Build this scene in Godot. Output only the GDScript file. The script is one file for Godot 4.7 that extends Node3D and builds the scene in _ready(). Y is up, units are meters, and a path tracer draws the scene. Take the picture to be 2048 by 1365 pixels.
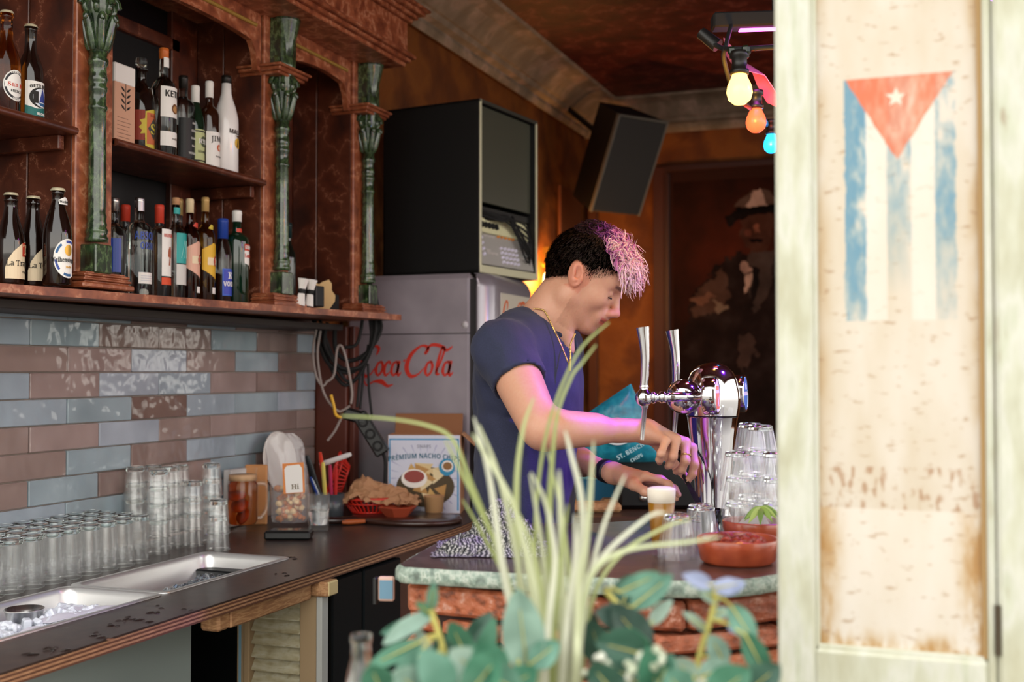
extends Node3D

const FOCAL := 2300.0
var cam: Camera3D
var M := {}
var rng := RandomNumberGenerator.new()
const EYE := 1.444

# ---------------------------------------------------------------- measuring
func ray(px, py) -> Vector3:
	return cam.transform.basis * Vector3((px - 1024.0) / FOCAL, (682.5 - py) / FOCAL, -1.0)
func on_x(px, py, x) -> Vector3:
	var r = ray(px, py)
	return cam.position + r * ((x - cam.position.x) / r.x)
func on_y(px, py, y) -> Vector3:
	var r = ray(px, py)
	return cam.position + r * ((y - cam.position.y) / r.y)
func on_z(px, py, z) -> Vector3:
	var r = ray(px, py)
	return cam.position + r * ((z - cam.position.z) / r.z)
func deep(px, py, d) -> Vector3:
	return cam.position + ray(px, py) * d

# ---------------------------------------------------------------- nodes
func mesh(called: String, st, material, parent = null) -> MeshInstance3D:
	var o := MeshInstance3D.new()
	o.name = called
	if st is SurfaceTool:
		st.generate_normals()
		o.mesh = st.commit()
	else:
		o.mesh = st
	o.material_override = material
	(parent if parent else self).add_child(o, true)
	return o
func tag(o, label := "", category := "", group := "", kind := ""):
	if label: o.set_meta("label", label)
	if category: o.set_meta("category", category)
	if group: o.set_meta("group", group)
	if kind: o.set_meta("kind", kind)
	return o
func thing(called: String, label: String, category: String, at := Vector3.ZERO, turn := 0.0, group := "") -> Node3D:
	var o := Node3D.new()
	o.name = called
	add_child(o, true)
	o.position = at
	o.rotation.y = turn
	return tag(o, label, category, group)
func copy_of(o, at: Vector3, turn: float, label: String, group := ""):
	var c = o.duplicate()
	c.name = String(o.name).rstrip("0123456789").rstrip("_")
	add_child(c, true)
	c.position = at
	c.rotation.y = turn
	return tag(c, label, "", group)

# ---------------------------------------------------------------- shapes
func sm(group := 0) -> SurfaceTool:
	var st := SurfaceTool.new()
	st.begin(Mesh.PRIMITIVE_TRIANGLES)
	st.set_smooth_group(group)
	return st
func tri(st, a: Vector3, b: Vector3, c: Vector3):      # counter-clockwise seen from outside
	st.add_vertex(a); st.add_vertex(c); st.add_vertex(b)
func quad(st, a, b, c, d):
	tri(st, a, b, c); tri(st, a, c, d)
func box(st, c: Vector3, s: Vector3, bev := 0.003, b := Basis()):
	var h := s * 0.5
	bev = minf(bev, minf(h.x, minf(h.y, h.z)) * 0.6)
	st.set_smooth_group(-1)
	var P = func(x, y, z, ax):
		var v := Vector3(x * h.x, y * h.y, z * h.z)
		for k in 3:
			if k != ax: v[k] -= signf(v[k]) * bev
		return c + b * v
	for ax in 3:
		var u := (ax + 1) % 3
		var w := (ax + 2) % 3
		for s1 in [-1, 1]:
			var q := []
			for uv in [[-1, -1], [1, -1], [1, 1], [-1, 1]]:
				var e := Vector3()
				e[ax] = s1; e[u] = uv[0] * s1; e[w] = uv[1]
				q.append(P.call(e.x, e.y, e.z, ax))
			quad(st, q[0], q[1], q[2], q[3])
	if bev <= 0.0: return
	for ax in 3:                                           # edges along ax
		var u := (ax + 1) % 3
		var w := (ax + 2) % 3
		for su in [-1, 1]:
			for sw in [-1, 1]:
				var e0 := Vector3(); var e1 := Vector3()
				e0[ax] = -1; e1[ax] = 1
				e0[u] = su; e1[u] = su; e0[w] = sw; e1[w] = sw
				var a = P.call(e0.x, e0.y, e0.z, u); var a2 = P.call(e1.x, e1.y, e1.z, u)
				var d = P.call(e0.x, e0.y, e0.z, w); var d2 = P.call(e1.x, e1.y, e1.z, w)
				if su * sw > 0: quad(st, a, d, d2, a2)
				else: quad(st, a, a2, d2, d)
	for x in [-1, 1]:
		for y in [-1, 1]:
			for z in [-1, 1]:
				var a = P.call(x, y, z, 0); var q = P.call(x, y, z, 1); var r = P.call(x, y, z, 2)
				if x * y * z > 0: tri(st, a, q, r)
				else: tri(st, a, r, q)
func slab(st, lo: Vector3, hi: Vector3, bev := 0.003):
	box(st, (lo + hi) * 0.5, (hi - lo).abs(), bev)
# profile: [radius, y] pairs from the bottom up; flute: amplitude and count of ridges
func lathe(st, prof, seg := 28, xf := Transform3D(), group := 1, flute := 0.0, flutes := 0, a0 := 0.0, a1 := TAU):
	st.set_smooth_group(group)
	for i in prof.size() - 1:
		var p = prof[i]; var q = prof[i + 1]
		for k in seg:
			var t0 := lerpf(a0, a1, float(k) / seg); var t1 := lerpf(a0, a1, float(k + 1) / seg)
			var f0 := 1.0; var f1 := 1.0
			if flute > 0.0:
				f0 = 1.0 + flute * cos(t0 * flutes); f1 = 1.0 + flute * cos(t1 * flutes)
			if k == seg - 1 and a1 - a0 >= TAU - 1e-4: t1 = a0; f1 = 1.0 + (flute * cos(t1 * flutes) if flute > 0.0 else 0.0)
			var A := xf * Vector3(p[0] * f0 * sin(t0), p[1], p[0] * f0 * cos(t0))
			var B := xf * Vector3(p[0] * f1 * sin(t1), p[1], p[0] * f1 * cos(t1))
			var C := xf * Vector3(q[0] * f1 * sin(t1), q[1], q[0] * f1 * cos(t1))
			var D := xf * Vector3(q[0] * f0 * sin(t0), q[1], q[0] * f0 * cos(t0))
			if p[0] > 1e-6: tri(st, A, B, C)
			if q[0] > 1e-6: tri(st, A, C, D)
func curve_points(pts, n := 8) -> PackedVector3Array:      # smooth line through pts
	var out := PackedVector3Array()
	for i in pts.size() - 1:
		var a = pts[maxi(i - 1, 0)]; var b = pts[i]; var c = pts[i + 1]; var d = pts[mini(i + 2, pts.size() - 1)]
		for k in n: out.append(b.cubic_interpolate(c, a, d, float(k) / n))
	out.append(pts[pts.size() - 1])
	return out
func tube(st, pts, r, seg := 8, group := 1, cap := true, flat := 1.0):   # r: number or per-point array
	st.set_smooth_group(group)
	var n: int = pts.size()
	var side := Vector3.UP
	var t0: Vector3 = (pts[1] - pts[0]).normalized()
	if absf(t0.dot(side)) > 0.9: side = Vector3.RIGHT
	side = (side - t0 * t0.dot(side)).normalized()
	var rings := []
	for i in n:
		var t: Vector3 = (pts[mini(i + 1, n - 1)] - pts[maxi(i - 1, 0)]).normalized()
		side = (side - t * t.dot(side)).normalized()
		var o := t.cross(side)
		var rr: float = r if (r is float or r is int) else r[i]
		var ring := []
		for k in seg:
			var a := TAU * k / seg
			ring.append(pts[i] + (side * cos(a) + o * sin(a) * flat) * rr)
		rings.append(ring)
	for i in n - 1:
		for k in seg:
			var k2 := (k + 1) % seg
			quad(st, rings[i][k], rings[i][k2], rings[i + 1][k2], rings[i + 1][k])
	if cap:
		st.set_smooth_group(-1)
		for k in range(1, seg - 1):
			tri(st, rings[0][0], rings[0][k + 1], rings[0][k])
			tri(st, rings[n - 1][0], rings[n - 1][k], rings[n - 1][k + 1])
func rod(st, a: Vector3, b: Vector3, r0: float, r1 := -1.0, seg := 10, group := 1):
	tube(st, [a, b], [r0, r1 if r1 >= 0 else r0], seg, group)
# polygon in its own x/y plane, from z = 0 to z = depth
func plate(st, poly, depth: float, xf := Transform3D(), both := true):
	var pp := PackedVector2Array(poly)
	if not Geometry2D.is_polygon_clockwise(pp): pp.reverse()
	pp.reverse()                                            # now counter-clockwise with y up
	var ids := Geometry2D.triangulate_polygon(pp)
	st.set_smooth_group(-1)
	for i in range(0, ids.size(), 3):
		var a := pp[ids[i]]; var b := pp[ids[i + 1]]; var c := pp[ids[i + 2]]
		if (b - a).cross(c - a) < 0: var t := b; b = c; c = t
		tri(st, xf * Vector3(a.x, a.y, depth), xf * Vector3(b.x, b.y, depth), xf * Vector3(c.x, c.y, depth))
		if both: tri(st, xf * Vector3(a.x, a.y, 0), xf * Vector3(c.x, c.y, 0), xf * Vector3(b.x, b.y, 0))
	for i in pp.size():
		var a := pp[i]; var b := pp[(i + 1) % pp.size()]
		quad(st, xf * Vector3(a.x, a.y, 0), xf * Vector3(b.x, b.y, 0), xf * Vector3(b.x, b.y, depth), xf * Vector3(a.x, a.y, depth))
func ellipse(cx, cy, rx, ry, n := 24, a0 := 0.0, a1 := TAU) -> Array:
	var out := []
	var full: bool = a1 - a0 > TAU - 0.001
	for k in (n if full else n + 1):
		var a := lerpf(a0, a1, float(k) / n)
		out.append(Vector2(cx + rx * cos(a), cy + ry * sin(a)))
	return out
func rect(x0, y0, x1, y1) -> Array:
	return [Vector2(x0, y0), Vector2(x1, y0), Vector2(x1, y1), Vector2(x0, y1)]
# a sheet over a grid of points g[row][col]; thick > 0 closes it into a solid
func sheet(st, g, thick := 0.0, group := 1):
	var nr: int = g.size(); var nc: int = g[0].size()
	st.set_smooth_group(group)
	for i in nr - 1:
		for j in nc - 1: quad(st, g[i][j], g[i][j + 1], g[i + 1][j + 1], g[i + 1][j])
	if thick <= 0.0: return
	var back := []
	for i in nr:
		var row := []
		for j in nc:
			var du: Vector3 = g[i][mini(j + 1, nc - 1)] - g[i][maxi(j - 1, 0)]
			var dv: Vector3 = g[mini(i + 1, nr - 1)][j] - g[maxi(i - 1, 0)][j]
			row.append(g[i][j] - du.cross(dv).normalized() * thick)
		back.append(row)
	st.set_smooth_group(group + 1)
	for i in nr - 1:
		for j in nc - 1: quad(st, back[i][j], back[i + 1][j], back[i + 1][j + 1], back[i][j + 1])
	st.set_smooth_group(-1)
	for j in nc - 1:
		quad(st, g[0][j + 1], g[0][j], back[0][j], back[0][j + 1])
		quad(st, g[nr - 1][j], g[nr - 1][j + 1], back[nr - 1][j + 1], back[nr - 1][j])
	for i in nr - 1:
		quad(st, g[i][0], g[i + 1][0], back[i + 1][0], back[i][0])
		quad(st, g[i + 1][nc - 1], g[i][nc - 1], back[i][nc - 1], back[i + 1][nc - 1])
# lettering: flat (radius 0) or wrapped round an upright cylinder; height is that of a capital
func letters(st, text: String, height: float, at: Vector3, radius := 0.0, font := 0, squeeze := 1.0, arc := 0.0, xf := Transform3D()):
	var tm := TextMesh.new()
	var f := SystemFont.new()
	f.font_names = PackedStringArray([["Droid Sans", "Droid Serif", "Droid Sans Mono"][font % 3]])
	if font >= 3: f.font_weight = 700
	tm.font = f; tm.text = text; tm.font_size = 64; tm.pixel_size = height / 46.0; tm.depth = 0.0004 ; tm.curve_step = 4.0
	var arr := tm.get_mesh_arrays()
	var vs: PackedVector3Array = arr[Mesh.ARRAY_VERTEX]
	var ix = arr[Mesh.ARRAY_INDEX]
	st.set_smooth_group(-1)
	var n: int = ix.size() if ix != null else vs.size()
	var put := func(i):
		var v: Vector3 = vs[ix[i] if ix != null else i]
		v.x *= squeeze
		if arc != 0.0: v.y += -v.x * v.x * arc
		v += at
		if radius > 0.0:
			var a := v.x / radius
			v = Vector3((radius + v.z) * sin(a), v.y, (radius + v.z) * cos(a))
		return xf * v
	for i in n: st.add_vertex(put.call(i))
# polygon wrapped round an upright cylinder (a paper label)
func wrap_patch(st, poly, radius: float, depth := 0.0004):
	var pp := PackedVector2Array(poly)
	# cut into narrow strips so that it follows the glass
	var lo := 1e9; var hi := -1e9
	for p in pp: lo = minf(lo, p.x); hi = maxf(hi, p.x)
	var y0 := -10.0; var y1 := 10.0
	var n := maxi(1, int(ceil((hi - lo) / (radius * 0.22))))
	st.set_smooth_group(-1)
	for k in n:
		var xa := lerpf(lo, hi, float(k) / n); var xb := lerpf(lo, hi, float(k + 1) / n)
		for part in Geometry2D.intersect_polygons(pp, PackedVector2Array([Vector2(xa, y0), Vector2(xb, y0), Vector2(xb, y1), Vector2(xa, y1)])):
			var ids := Geometry2D.triangulate_polygon(part)
			for i in range(0, ids.size(), 3):
				var a := part[ids[i]]; var b := part[ids[i + 1]]; var c := part[ids[i + 2]]
				if (b - a).cross(c - a) < 0: var t := b; b = c; c = t
				var q := []
				for v in [a, b, c]: q.append(Vector3((radius + depth) * sin(v.x / radius), v.y, (radius + depth) * cos(v.x / radius)))
				tri(st, q[0], q[1], q[2])
func star(cx, cy, r, n := 5, inner := 0.4, turn := PI / 2) -> Array:
	var out := []
	for k in n * 2:
		var rr: float = r if k % 2 == 0 else r * inner
		out.append(Vector2(cx + rr * cos(turn + PI * k / n), cy + rr * sin(turn + PI * k / n)))
	return out

# ---------------------------------------------------------------- materials
func mat(color: Color, rough := 0.6, metal := 0.0, coat := 0.0) -> StandardMaterial3D:
	var key := "%s %s %s %s" % [color.to_html(), rough, metal, coat]
	if M.has(key): return M[key]
	var m := StandardMaterial3D.new()
	m.albedo_color = color; m.roughness = rough; m.metallic = metal
	if coat > 0.0:
		m.clearcoat_enabled = true; m.clearcoat = coat; m.clearcoat_roughness = 0.06
	M[key] = m
	return m
func hx(s: String) -> Color: return Color(s)
func noise(freq: float, kind := FastNoiseLite.TYPE_SIMPLEX_SMOOTH, oct := 4, sd := 1, fractal := FastNoiseLite.FRACTAL_FBM, warp := 0.0) -> FastNoiseLite:
	var n := FastNoiseLite.new()
	n.seed = sd; n.noise_type = kind; n.frequency = freq; n.fractal_octaves = oct; n.fractal_type = fractal
	if warp > 0.0:
		n.domain_warp_enabled = true; n.domain_warp_amplitude = warp; n.domain_warp_frequency = freq * 0.8
	return n
func noise_tex(n: FastNoiseLite, stops: Array, size := 512, w := 0) -> NoiseTexture2D:
	var t := NoiseTexture2D.new()
	t.noise = n; t.width = w if w else size; t.height = size; t.seamless = true
	var g := Gradient.new()
	var off := PackedFloat32Array(); var col := PackedColorArray()
	for s in stops: off.append(s[0]); col.append(s[1])
	g.offsets = off; g.colors = col
	t.color_ramp = g
	return t
func bump_tex(n: FastNoiseLite, strength := 4.0, size := 512) -> NoiseTexture2D:
	var t := NoiseTexture2D.new()
	t.noise = n; t.width = size; t.height = size; t.seamless = true; t.as_normal_map = true; t.bump_strength = strength
	return t
func textured(tex, scale: Vector3, rough := 0.6, normal = null, nscale := 0.6, world := true) -> StandardMaterial3D:
	var m := StandardMaterial3D.new()
	m.albedo_texture = tex; m.roughness = rough
	m.uv1_triplanar = true; m.uv1_world_triplanar = world; m.uv1_scale = scale
	if normal:
		m.normal_enabled = true; m.normal_texture = normal; m.normal_scale = nscale
	return m
func glass_pane(color: Color, alpha := 0.08) -> StandardMaterial3D:
	var m := StandardMaterial3D.new()
	m.transparency = BaseMaterial3D.TRANSPARENCY_ALPHA
	m.albedo_color = Color(color, alpha); m.roughness = 0.03
	return m
func glass_solid(color: Color, scale := 0.05, rough := 0.02) -> StandardMaterial3D:
	var m := StandardMaterial3D.new()
	m.refraction_enabled = true; m.refraction_scale = scale
	m.albedo_color = Color(color, 0.0); m.roughness = rough
	return m
func lit(color: Color, energy: float) -> StandardMaterial3D:
	var m := StandardMaterial3D.new()
	m.albedo_color = color; m.emission_enabled = true; m.emission = color; m.emission_energy_multiplier = energy; m.roughness = 0.3
	return m
func coated(m: StandardMaterial3D, amount := 0.5, r := 0.15) -> StandardMaterial3D:
	m.clearcoat_enabled = true; m.clearcoat = amount; m.clearcoat_roughness = r
	return m

func _ready():
	rng.seed = 11
	# camera, sky, lights
	cam = Camera3D.new(); cam.name = "camera"
	add_child(cam)
	cam.position = Vector3(0, EYE, 0)
	cam.rotation = Vector3(atan(59.5 / FOCAL), deg_to_rad(20.63), 0)
	cam.fov = rad_to_deg(2.0 * atan(682.5 / FOCAL))
	cam.near = 0.05; cam.far = 60.0
	var lensd := CameraAttributesPhysical.new()
	lensd.frustum_focal_length = 40.44
	lensd.frustum_focus_distance = 2.7
	lensd.frustum_near = 0.05; lensd.frustum_far = 60.0
	lensd.exposure_aperture = 3.2
	cam.attributes = lensd
	cam.current = true
	var we := WorldEnvironment.new(); we.name = "environment"
	var env := Environment.new()
	env.background_mode = Environment.BG_SKY
	var sky := Sky.new()
	var ps := ProceduralSkyMaterial.new()
	ps.sky_top_color = hx("e4e4e2"); ps.sky_horizon_color = hx("f8f2e6"); ps.sky_curve = 0.2
	ps.ground_bottom_color = hx("8d8a84"); ps.ground_horizon_color = hx("b5b2aa")
	sky.sky_material = ps
	env.sky = sky
	env.background_energy_multiplier = 1.55
	env.tonemap_mode = Environment.TONE_MAPPER_LINEAR
	env.tonemap_exposure = 2.32
	env.sdfgi_enabled = true; env.ssao_enabled = true; env.ssil_enabled = true
	we.environment = env
	add_child(we)
	materials()
	setting()
	cabinet()
	bottles()
	back_counter()
	counter_things()
	corner_things()
	bar()
	bar_things()
	lamps()
	barman()
	shutter_door()
	plants()

func lamp(at: Vector3, color: Color, energy: float, size := 0.03, called := "lamp") -> OmniLight3D:
	var l := OmniLight3D.new()
	l.name = called; l.light_color = color; l.light_energy = energy; l.light_size = size
	l.omni_range = 12.0; l.omni_attenuation = 2.0; l.shadow_enabled = true
	add_child(l, true)
	l.position = at
	return l

func materials():
	var D := func(s): return hx(s)
	M.marble_red = coated(textured(noise_tex(noise(0.006, FastNoiseLite.TYPE_SIMPLEX_SMOOTH, 5, 3, FastNoiseLite.FRACTAL_FBM, 60.0), [[0.0, hx("26100a")], [0.3, hx("451d0e")], [0.46, hx("5a2a17")], [0.494, hx("64331f")], [0.503, hx("a0705a")], [0.512, hx("60301d")], [0.7, hx("4d2210")], [1.0, hx("6c351f")]], 1024), Vector3(0.7, 0.7, 0.7), 0.42), 0.25, 0.25)
	M.wood_red = coated(textured(noise_tex(noise(0.012, FastNoiseLite.TYPE_SIMPLEX_SMOOTH, 5, 9, FastNoiseLite.FRACTAL_FBM, 40.0), [[0.0, hx("5e2815")], [0.4, hx("8a4a2c")], [0.55, hx("a05a39")], [0.62, hx("b98060")], [0.68, hx("925030")], [1.0, hx("6c3019")]], 512), Vector3(1.8, 1.8, 1.8), 0.4), 0.25, 0.25)
	M.marble_green = coated(textured(noise_tex(noise(0.014, FastNoiseLite.TYPE_SIMPLEX_SMOOTH, 5, 21, FastNoiseLite.FRACTAL_FBM, 50.0), [[0.0, hx("0c130d")], [0.3, hx("1c2b1a")], [0.5, hx("344a2a")], [0.58, hx("6a8055")], [0.62, hx("33472c")], [0.8, hx("1d2a1e")], [1.0, hx("8b9a7c")]], 512), Vector3(4, 2.0, 4), 0.22), 0.6, 0.08)
	M.black_void = mat(hx("0b0a0b"), 0.4)
	M.ochre = textured(noise_tex(noise(0.008, FastNoiseLite.TYPE_SIMPLEX_SMOOTH, 5, 5, FastNoiseLite.FRACTAL_FBM, 30.0), [[0.0, hx("522608")], [0.4, hx("743c0e")], [0.6, hx("8c4f16")], [1.0, hx("7b4110")]], 512), Vector3(0.5, 0.5, 0.5), 0.75, bump_tex(noise(0.03, FastNoiseLite.TYPE_SIMPLEX_SMOOTH, 4, 6), 3.0), 0.5)
	M.stone = textured(noise_tex(noise(0.012, FastNoiseLite.TYPE_SIMPLEX_SMOOTH, 5, 8), [[0.0, hx("75634f")], [0.45, hx("8d7b66")], [0.62, hx("a08b75")], [0.75, hx("bd9f8b")], [1.0, hx("83715c")]], 512), Vector3(0.8, 0.8, 0.8), 0.85, bump_tex(noise(0.03, FastNoiseLite.TYPE_SIMPLEX_SMOOTH, 4, 12), 4.0), 0.5)
	M.ceiling = textured(noise_tex(noise(0.012, FastNoiseLite.TYPE_SIMPLEX_SMOOTH, 6, 15, FastNoiseLite.FRACTAL_FBM, 40.0), [[0.0, hx("3a0d0a")], [0.45, hx("571512")], [0.62, hx("65201a")], [0.7, hx("8a4a40")], [0.75, hx("601a15")], [1.0, hx("75231a")]], 512), Vector3(0.8, 0.8, 0.8), 0.6, bump_tex(noise(0.03, FastNoiseLite.TYPE_SIMPLEX_SMOOTH, 4, 16), 3.0), 0.4)
	M.floor = textured(noise_tex(noise(0.02, FastNoiseLite.TYPE_SIMPLEX_SMOOTH, 4, 17), [[0.0, hx("2a2420")], [1.0, hx("4c4138")]], 256), Vector3(1, 1, 1), 0.6)
	M.ply_top = coated(textured(noise_tex(noise(0.02, FastNoiseLite.TYPE_SIMPLEX_SMOOTH, 4, 18), [[0.0, hx("2b1f1b")], [0.6, hx("372923")], [1.0, hx("45352d")]], 512), Vector3(2, 2, 2), 0.42), 0.35, 0.22)
	M.ply_light = textured(noise_tex(noise(0.02, FastNoiseLite.TYPE_SIMPLEX_SMOOTH, 4, 19), [[0.0, hx("8b6346")], [1.0, hx("b58a66")]], 256), Vector3(1, 12, 6), 0.7)
	M.ply_dark = mat(hx("5e3b28"), 0.75)
	M.pine = textured(noise_tex(noise(0.008, FastNoiseLite.TYPE_SIMPLEX_SMOOTH, 4, 20, FastNoiseLite.FRACTAL_FBM, 20.0), [[0.0, hx("7c5234")], [0.4, hx("a87a52")], [0.55, hx("bf9468")], [0.7, hx("a0714a")], [1.0, hx("c49a70")]], 512), Vector3(6, 14, 2.0), 0.65)
	M.weathered = textured(noise_tex(noise(0.01, FastNoiseLite.TYPE_SIMPLEX_SMOOTH, 5, 22, FastNoiseLite.FRACTAL_FBM, 20.0), [[0.0, hx("6b5638")], [0.35, hx("96835c")], [0.55, hx("ab9a76")], [0.7, hx("bdb396")], [1.0, hx("8a7550")]], 512), Vector3(5, 3, 5), 0.8, bump_tex(noise(0.04, FastNoiseLite.TYPE_SIMPLEX_SMOOTH, 4, 23), 3.0), 0.6)
	M.pale_slat = textured(noise_tex(noise(0.01, FastNoiseLite.TYPE_SIMPLEX_SMOOTH, 5, 24, FastNoiseLite.FRACTAL_FBM, 20.0), [[0.0, hx("84744f")], [0.35, hx("a69a78")], [0.6, hx("b9b092")], [0.8, hx("c4c0aa")], [1.0, hx("998a66")]], 512), Vector3(2.5, 9, 4), 0.8)
	M.pan = mat(hx("e4e3e1"), 0.36, 0.8)
	M.chrome = mat(hx("d8d6d8"), 0.07, 1.0)
	M.steel = mat(hx("dedddb"), 0.3, 1.0)
	M.dark_steel = mat(hx("4c4a4c"), 0.25, 1.0)
	M.black_plastic = mat(hx("121313"), 0.4)
	M.black_matte = mat(hx("0b0b0b"), 0.75)
	M.clear = glass_pane(hx("eef6f2"), 0.06)
	M.clear_solid = glass_solid(hx("f4faf8"))
	M.brown_glass = mat(hx("160a06"), 0.08, 0.0, 0.6)
	M.paper_white = mat(hx("e9e6e0"), 0.7)
	M.ink = mat(hx("171512"), 0.7)
	var wob := bump_tex(noise(0.009, FastNoiseLite.TYPE_SIMPLEX_SMOOTH, 2, 31), 9.0, 512)
	M.tiles = {}
	for t in [["blue0", "a3b0bb"], ["blue1", "abb4c0"], ["blue2", "9aaab2"], ["taupe0", "98827b"], ["taupe1", "8e7871"], ["taupe2", "a48e89"], ["dim0", "7d655d"]]:
		var m := StandardMaterial3D.new()
		var c := hx(t[1])
		m.albedo_texture = noise_tex(noise(0.01, FastNoiseLite.TYPE_SIMPLEX_SMOOTH, 3, 40 + M.tiles.size()), [[0.0, c.darkened(0.1)], [1.0, c.lightened(0.08)]], 128)
		m.roughness = 0.06
		m.uv1_triplanar = true; m.uv1_world_triplanar = true; m.uv1_scale = Vector3(3, 3, 3)
		m.normal_enabled = true; m.normal_texture = wob; m.normal_scale = 0.28
		M.tiles[t[0]] = m
	M.grout = mat(hx("b3a399"), 0.9)

# ---------------------------------------------------------------- the room
const WALL := -2.25
const BACK := -7.4
const CEIL := 3.2
func setting():
	var st := sm()
	slab(st, Vector3(WALL - 0.15, -0.1, BACK - 0.15), Vector3(2.4, 0, -1.55), 0)
	tag(mesh("floor", st, M.floor), "", "", "", "structure")
	st = sm()
	slab(st, Vector3(-6, -0.25, -1.55), Vector3(6, -0.12, 8), 0)
	tag(mesh("pavement", st, mat(hx("8f8c86"), 0.9)), "", "", "", "structure")
	st = sm()
	slab(st, Vector3(WALL - 0.15, CEIL, BACK - 0.15), Vector3(2.4, CEIL + 0.15, -1.5), 0)
	tag(mesh("ceiling", st, M.ceiling), "", "", "", "structure")
	# the wall behind the counter: plaster, with a glazed tile field whose tiles are parts
	st = sm()
	slab(st, Vector3(WALL - 0.15, 0, BACK), Vector3(WALL - 0.012, CEIL, -1.2), 0)
	var wl = tag(mesh("wall_side", st, M.ochre), "", "", "", "structure")
	st = sm()
	slab(st, Vector3(WALL - 0.02, 0.85, -3.84), Vector3(WALL - 0.006, 1.66, -1.3), 0)
	mesh("grout_bed", st, M.grout, wl)
	var cols := {                                            # t taupe, b blue, d dim taupe; first column is the one cut by the picture's edge
		"A": "bbtbttb", "B": "bbttbtb", "C": "ttbtbtt", "D": "btbbttb", "E": "bbdbbbb", "F": "ttbtttt", "G": "tbtbbtt", "H": "tbttbtt", "I": "bbtbttb"}
	var L := 0.118 * 2.25
	var rows := "ABCDEFGHI"
	for r in 9:
		var y1 := EYE + 0.066 + 0.0707 * (2 - r)
		var half: bool = r % 2 == 0
		for k in range(-3, 8):
			var z1 := -(1.0555 + 0.118 * (k - 1)) * 2.25 - (0.0 if not half else 0.0615 * 2.25)
			var z0 := z1 - L
			if z1 < -3.83 or z0 > -1.3: continue
			z0 = maxf(z0, -3.835)
			var s: String = cols[rows[r]]
			var ch := s[clampi(k, 0, 6)] if k >= 0 else ("b" if (k * 7 + r * 3) % 2 == 0 else "t")
			var v := absi(k * 5 + r * 3)
			var key: String = ["blue0", "blue1", "blue2"][v % 3] if ch == "b" else "dim0" if ch == "d" else ["taupe0", "taupe1", "taupe2"][v % 3]
			st = sm()
			var proud := 0.0015 * sin(v * 2.3)
			var bb := Basis(Vector3.UP, 0.006 * sin(v * 1.7)) * Basis(Vector3(0, 0, 1), 0.008 * cos(v * 3.1))
			var c := Vector3(0, y1 - 0.03535, (z0 + z1) / 2)
			c.x = WALL
			box(st, Vector3.ZERO, Vector3(0.014, 0.0672, z1 - z0 - 0.0035), 0.0022, bb)
			var o := mesh("tile", st, M.tiles[key], wl)
			o.position = c + Vector3(proud, 0, 0)
	# back wall with the painted mural, side wall beyond the bar with its opening, front lintel
	st = sm()
	slab(st, Vector3(WALL - 0.15, 0, BACK - 0.15), Vector3(0.75, CEIL, BACK), 0)
	slab(st, Vector3(0.75, 0, BACK - 0.15), Vector3(2.05, 1.25, BACK), 0)
	slab(st, Vector3(0.75, 2.5, BACK - 0.15), Vector3(2.05, CEIL, BACK), 0)
	slab(st, Vector3(2.05, 0, BACK - 0.15), Vector3(2.4, CEIL, BACK), 0)
	tag(mesh("wall_back", st, M.ochre), "", "", "", "structure")
	st = sm()
	slab(st, Vector3(2.25, 0, BACK), Vector3(2.4, CEIL, -5.9), 0)
	slab(st, Vector3(2.25, 0, -5.9), Vector3(2.4, 0.4, -1.6), 0)
	slab(st, Vector3(2.25, 3.0, -5.9), Vector3(2.4, CEIL, -1.6), 0)
	tag(mesh("wall_street", st, M.ochre), "", "", "", "structure")
	st = sm()
	slab(st, Vector3(WALL - 0.15, 2.95, -1.6), Vector3(2.4, CEIL, -1.45), 0)
	tag(mesh("wall_front", st, M.stone), "", "", "", "structure")
	# unseen window added to the back wall to put glints on the tiles
	st = sm()
	for q in [[0.75, 1.25, 0.81, 2.5], [1.99, 1.25, 2.05, 2.5], [1.375, 1.25, 1.425, 2.5]]: slab(st, Vector3(q[0], q[1], BACK - 0.12), Vector3(q[2], q[3], BACK - 0.06), 0.004)
	for q in [1.25, 1.85, 2.44]: slab(st, Vector3(0.75, q, BACK - 0.119), Vector3(2.05, q + 0.06, BACK - 0.061), 0.004)
	var wn := tag(mesh("added_window_1", st, mat(hx("5a2c18"), 0.5)), "", "", "", "structure") as Node3D
	for x in [0.81, 1.425]:
		for y in [1.31, 1.91]:
			st = sm()
			slab(st, Vector3(x, y, BACK - 0.093), Vector3(x + 0.565, y + 0.535, BACK - 0.088), 0)
			mesh("pane", st, M.clear, wn)
	# moulded stone cove along the side wall and the back wall
	var prof := [Vector2(0, 3.02), Vector2(0.035, 3.0), Vector2(0.05, 3.03), Vector2(0.05, 3.05), Vector2(0.085, 3.06), Vector2(0.095, 3.085), Vector2(0.11, 3.09), Vector2(0.15, 3.13), Vector2(0.2, 3.165), Vector2(0.25, 3.18), Vector2(0.29, 3.185), Vector2(0.3, 3.2), Vector2(0, 3.2)]
	st = sm()
	plate(st, prof, -1.6 - BACK, Transform3D(Basis(), Vector3(WALL - 0.012, 0, BACK)))
	tag(mesh("trim_1", st, M.stone), "", "", "", "structure")
	st = sm()
	plate(st, prof, 4.5, Transform3D(Basis(Vector3(0, 0, 1), Vector3(0, 1, 0), Vector3(-1, 0, 0)), Vector3(2.25, 0, BACK)))
	tag(mesh("trim_2", st, M.stone), "", "", "", "structure")

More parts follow.
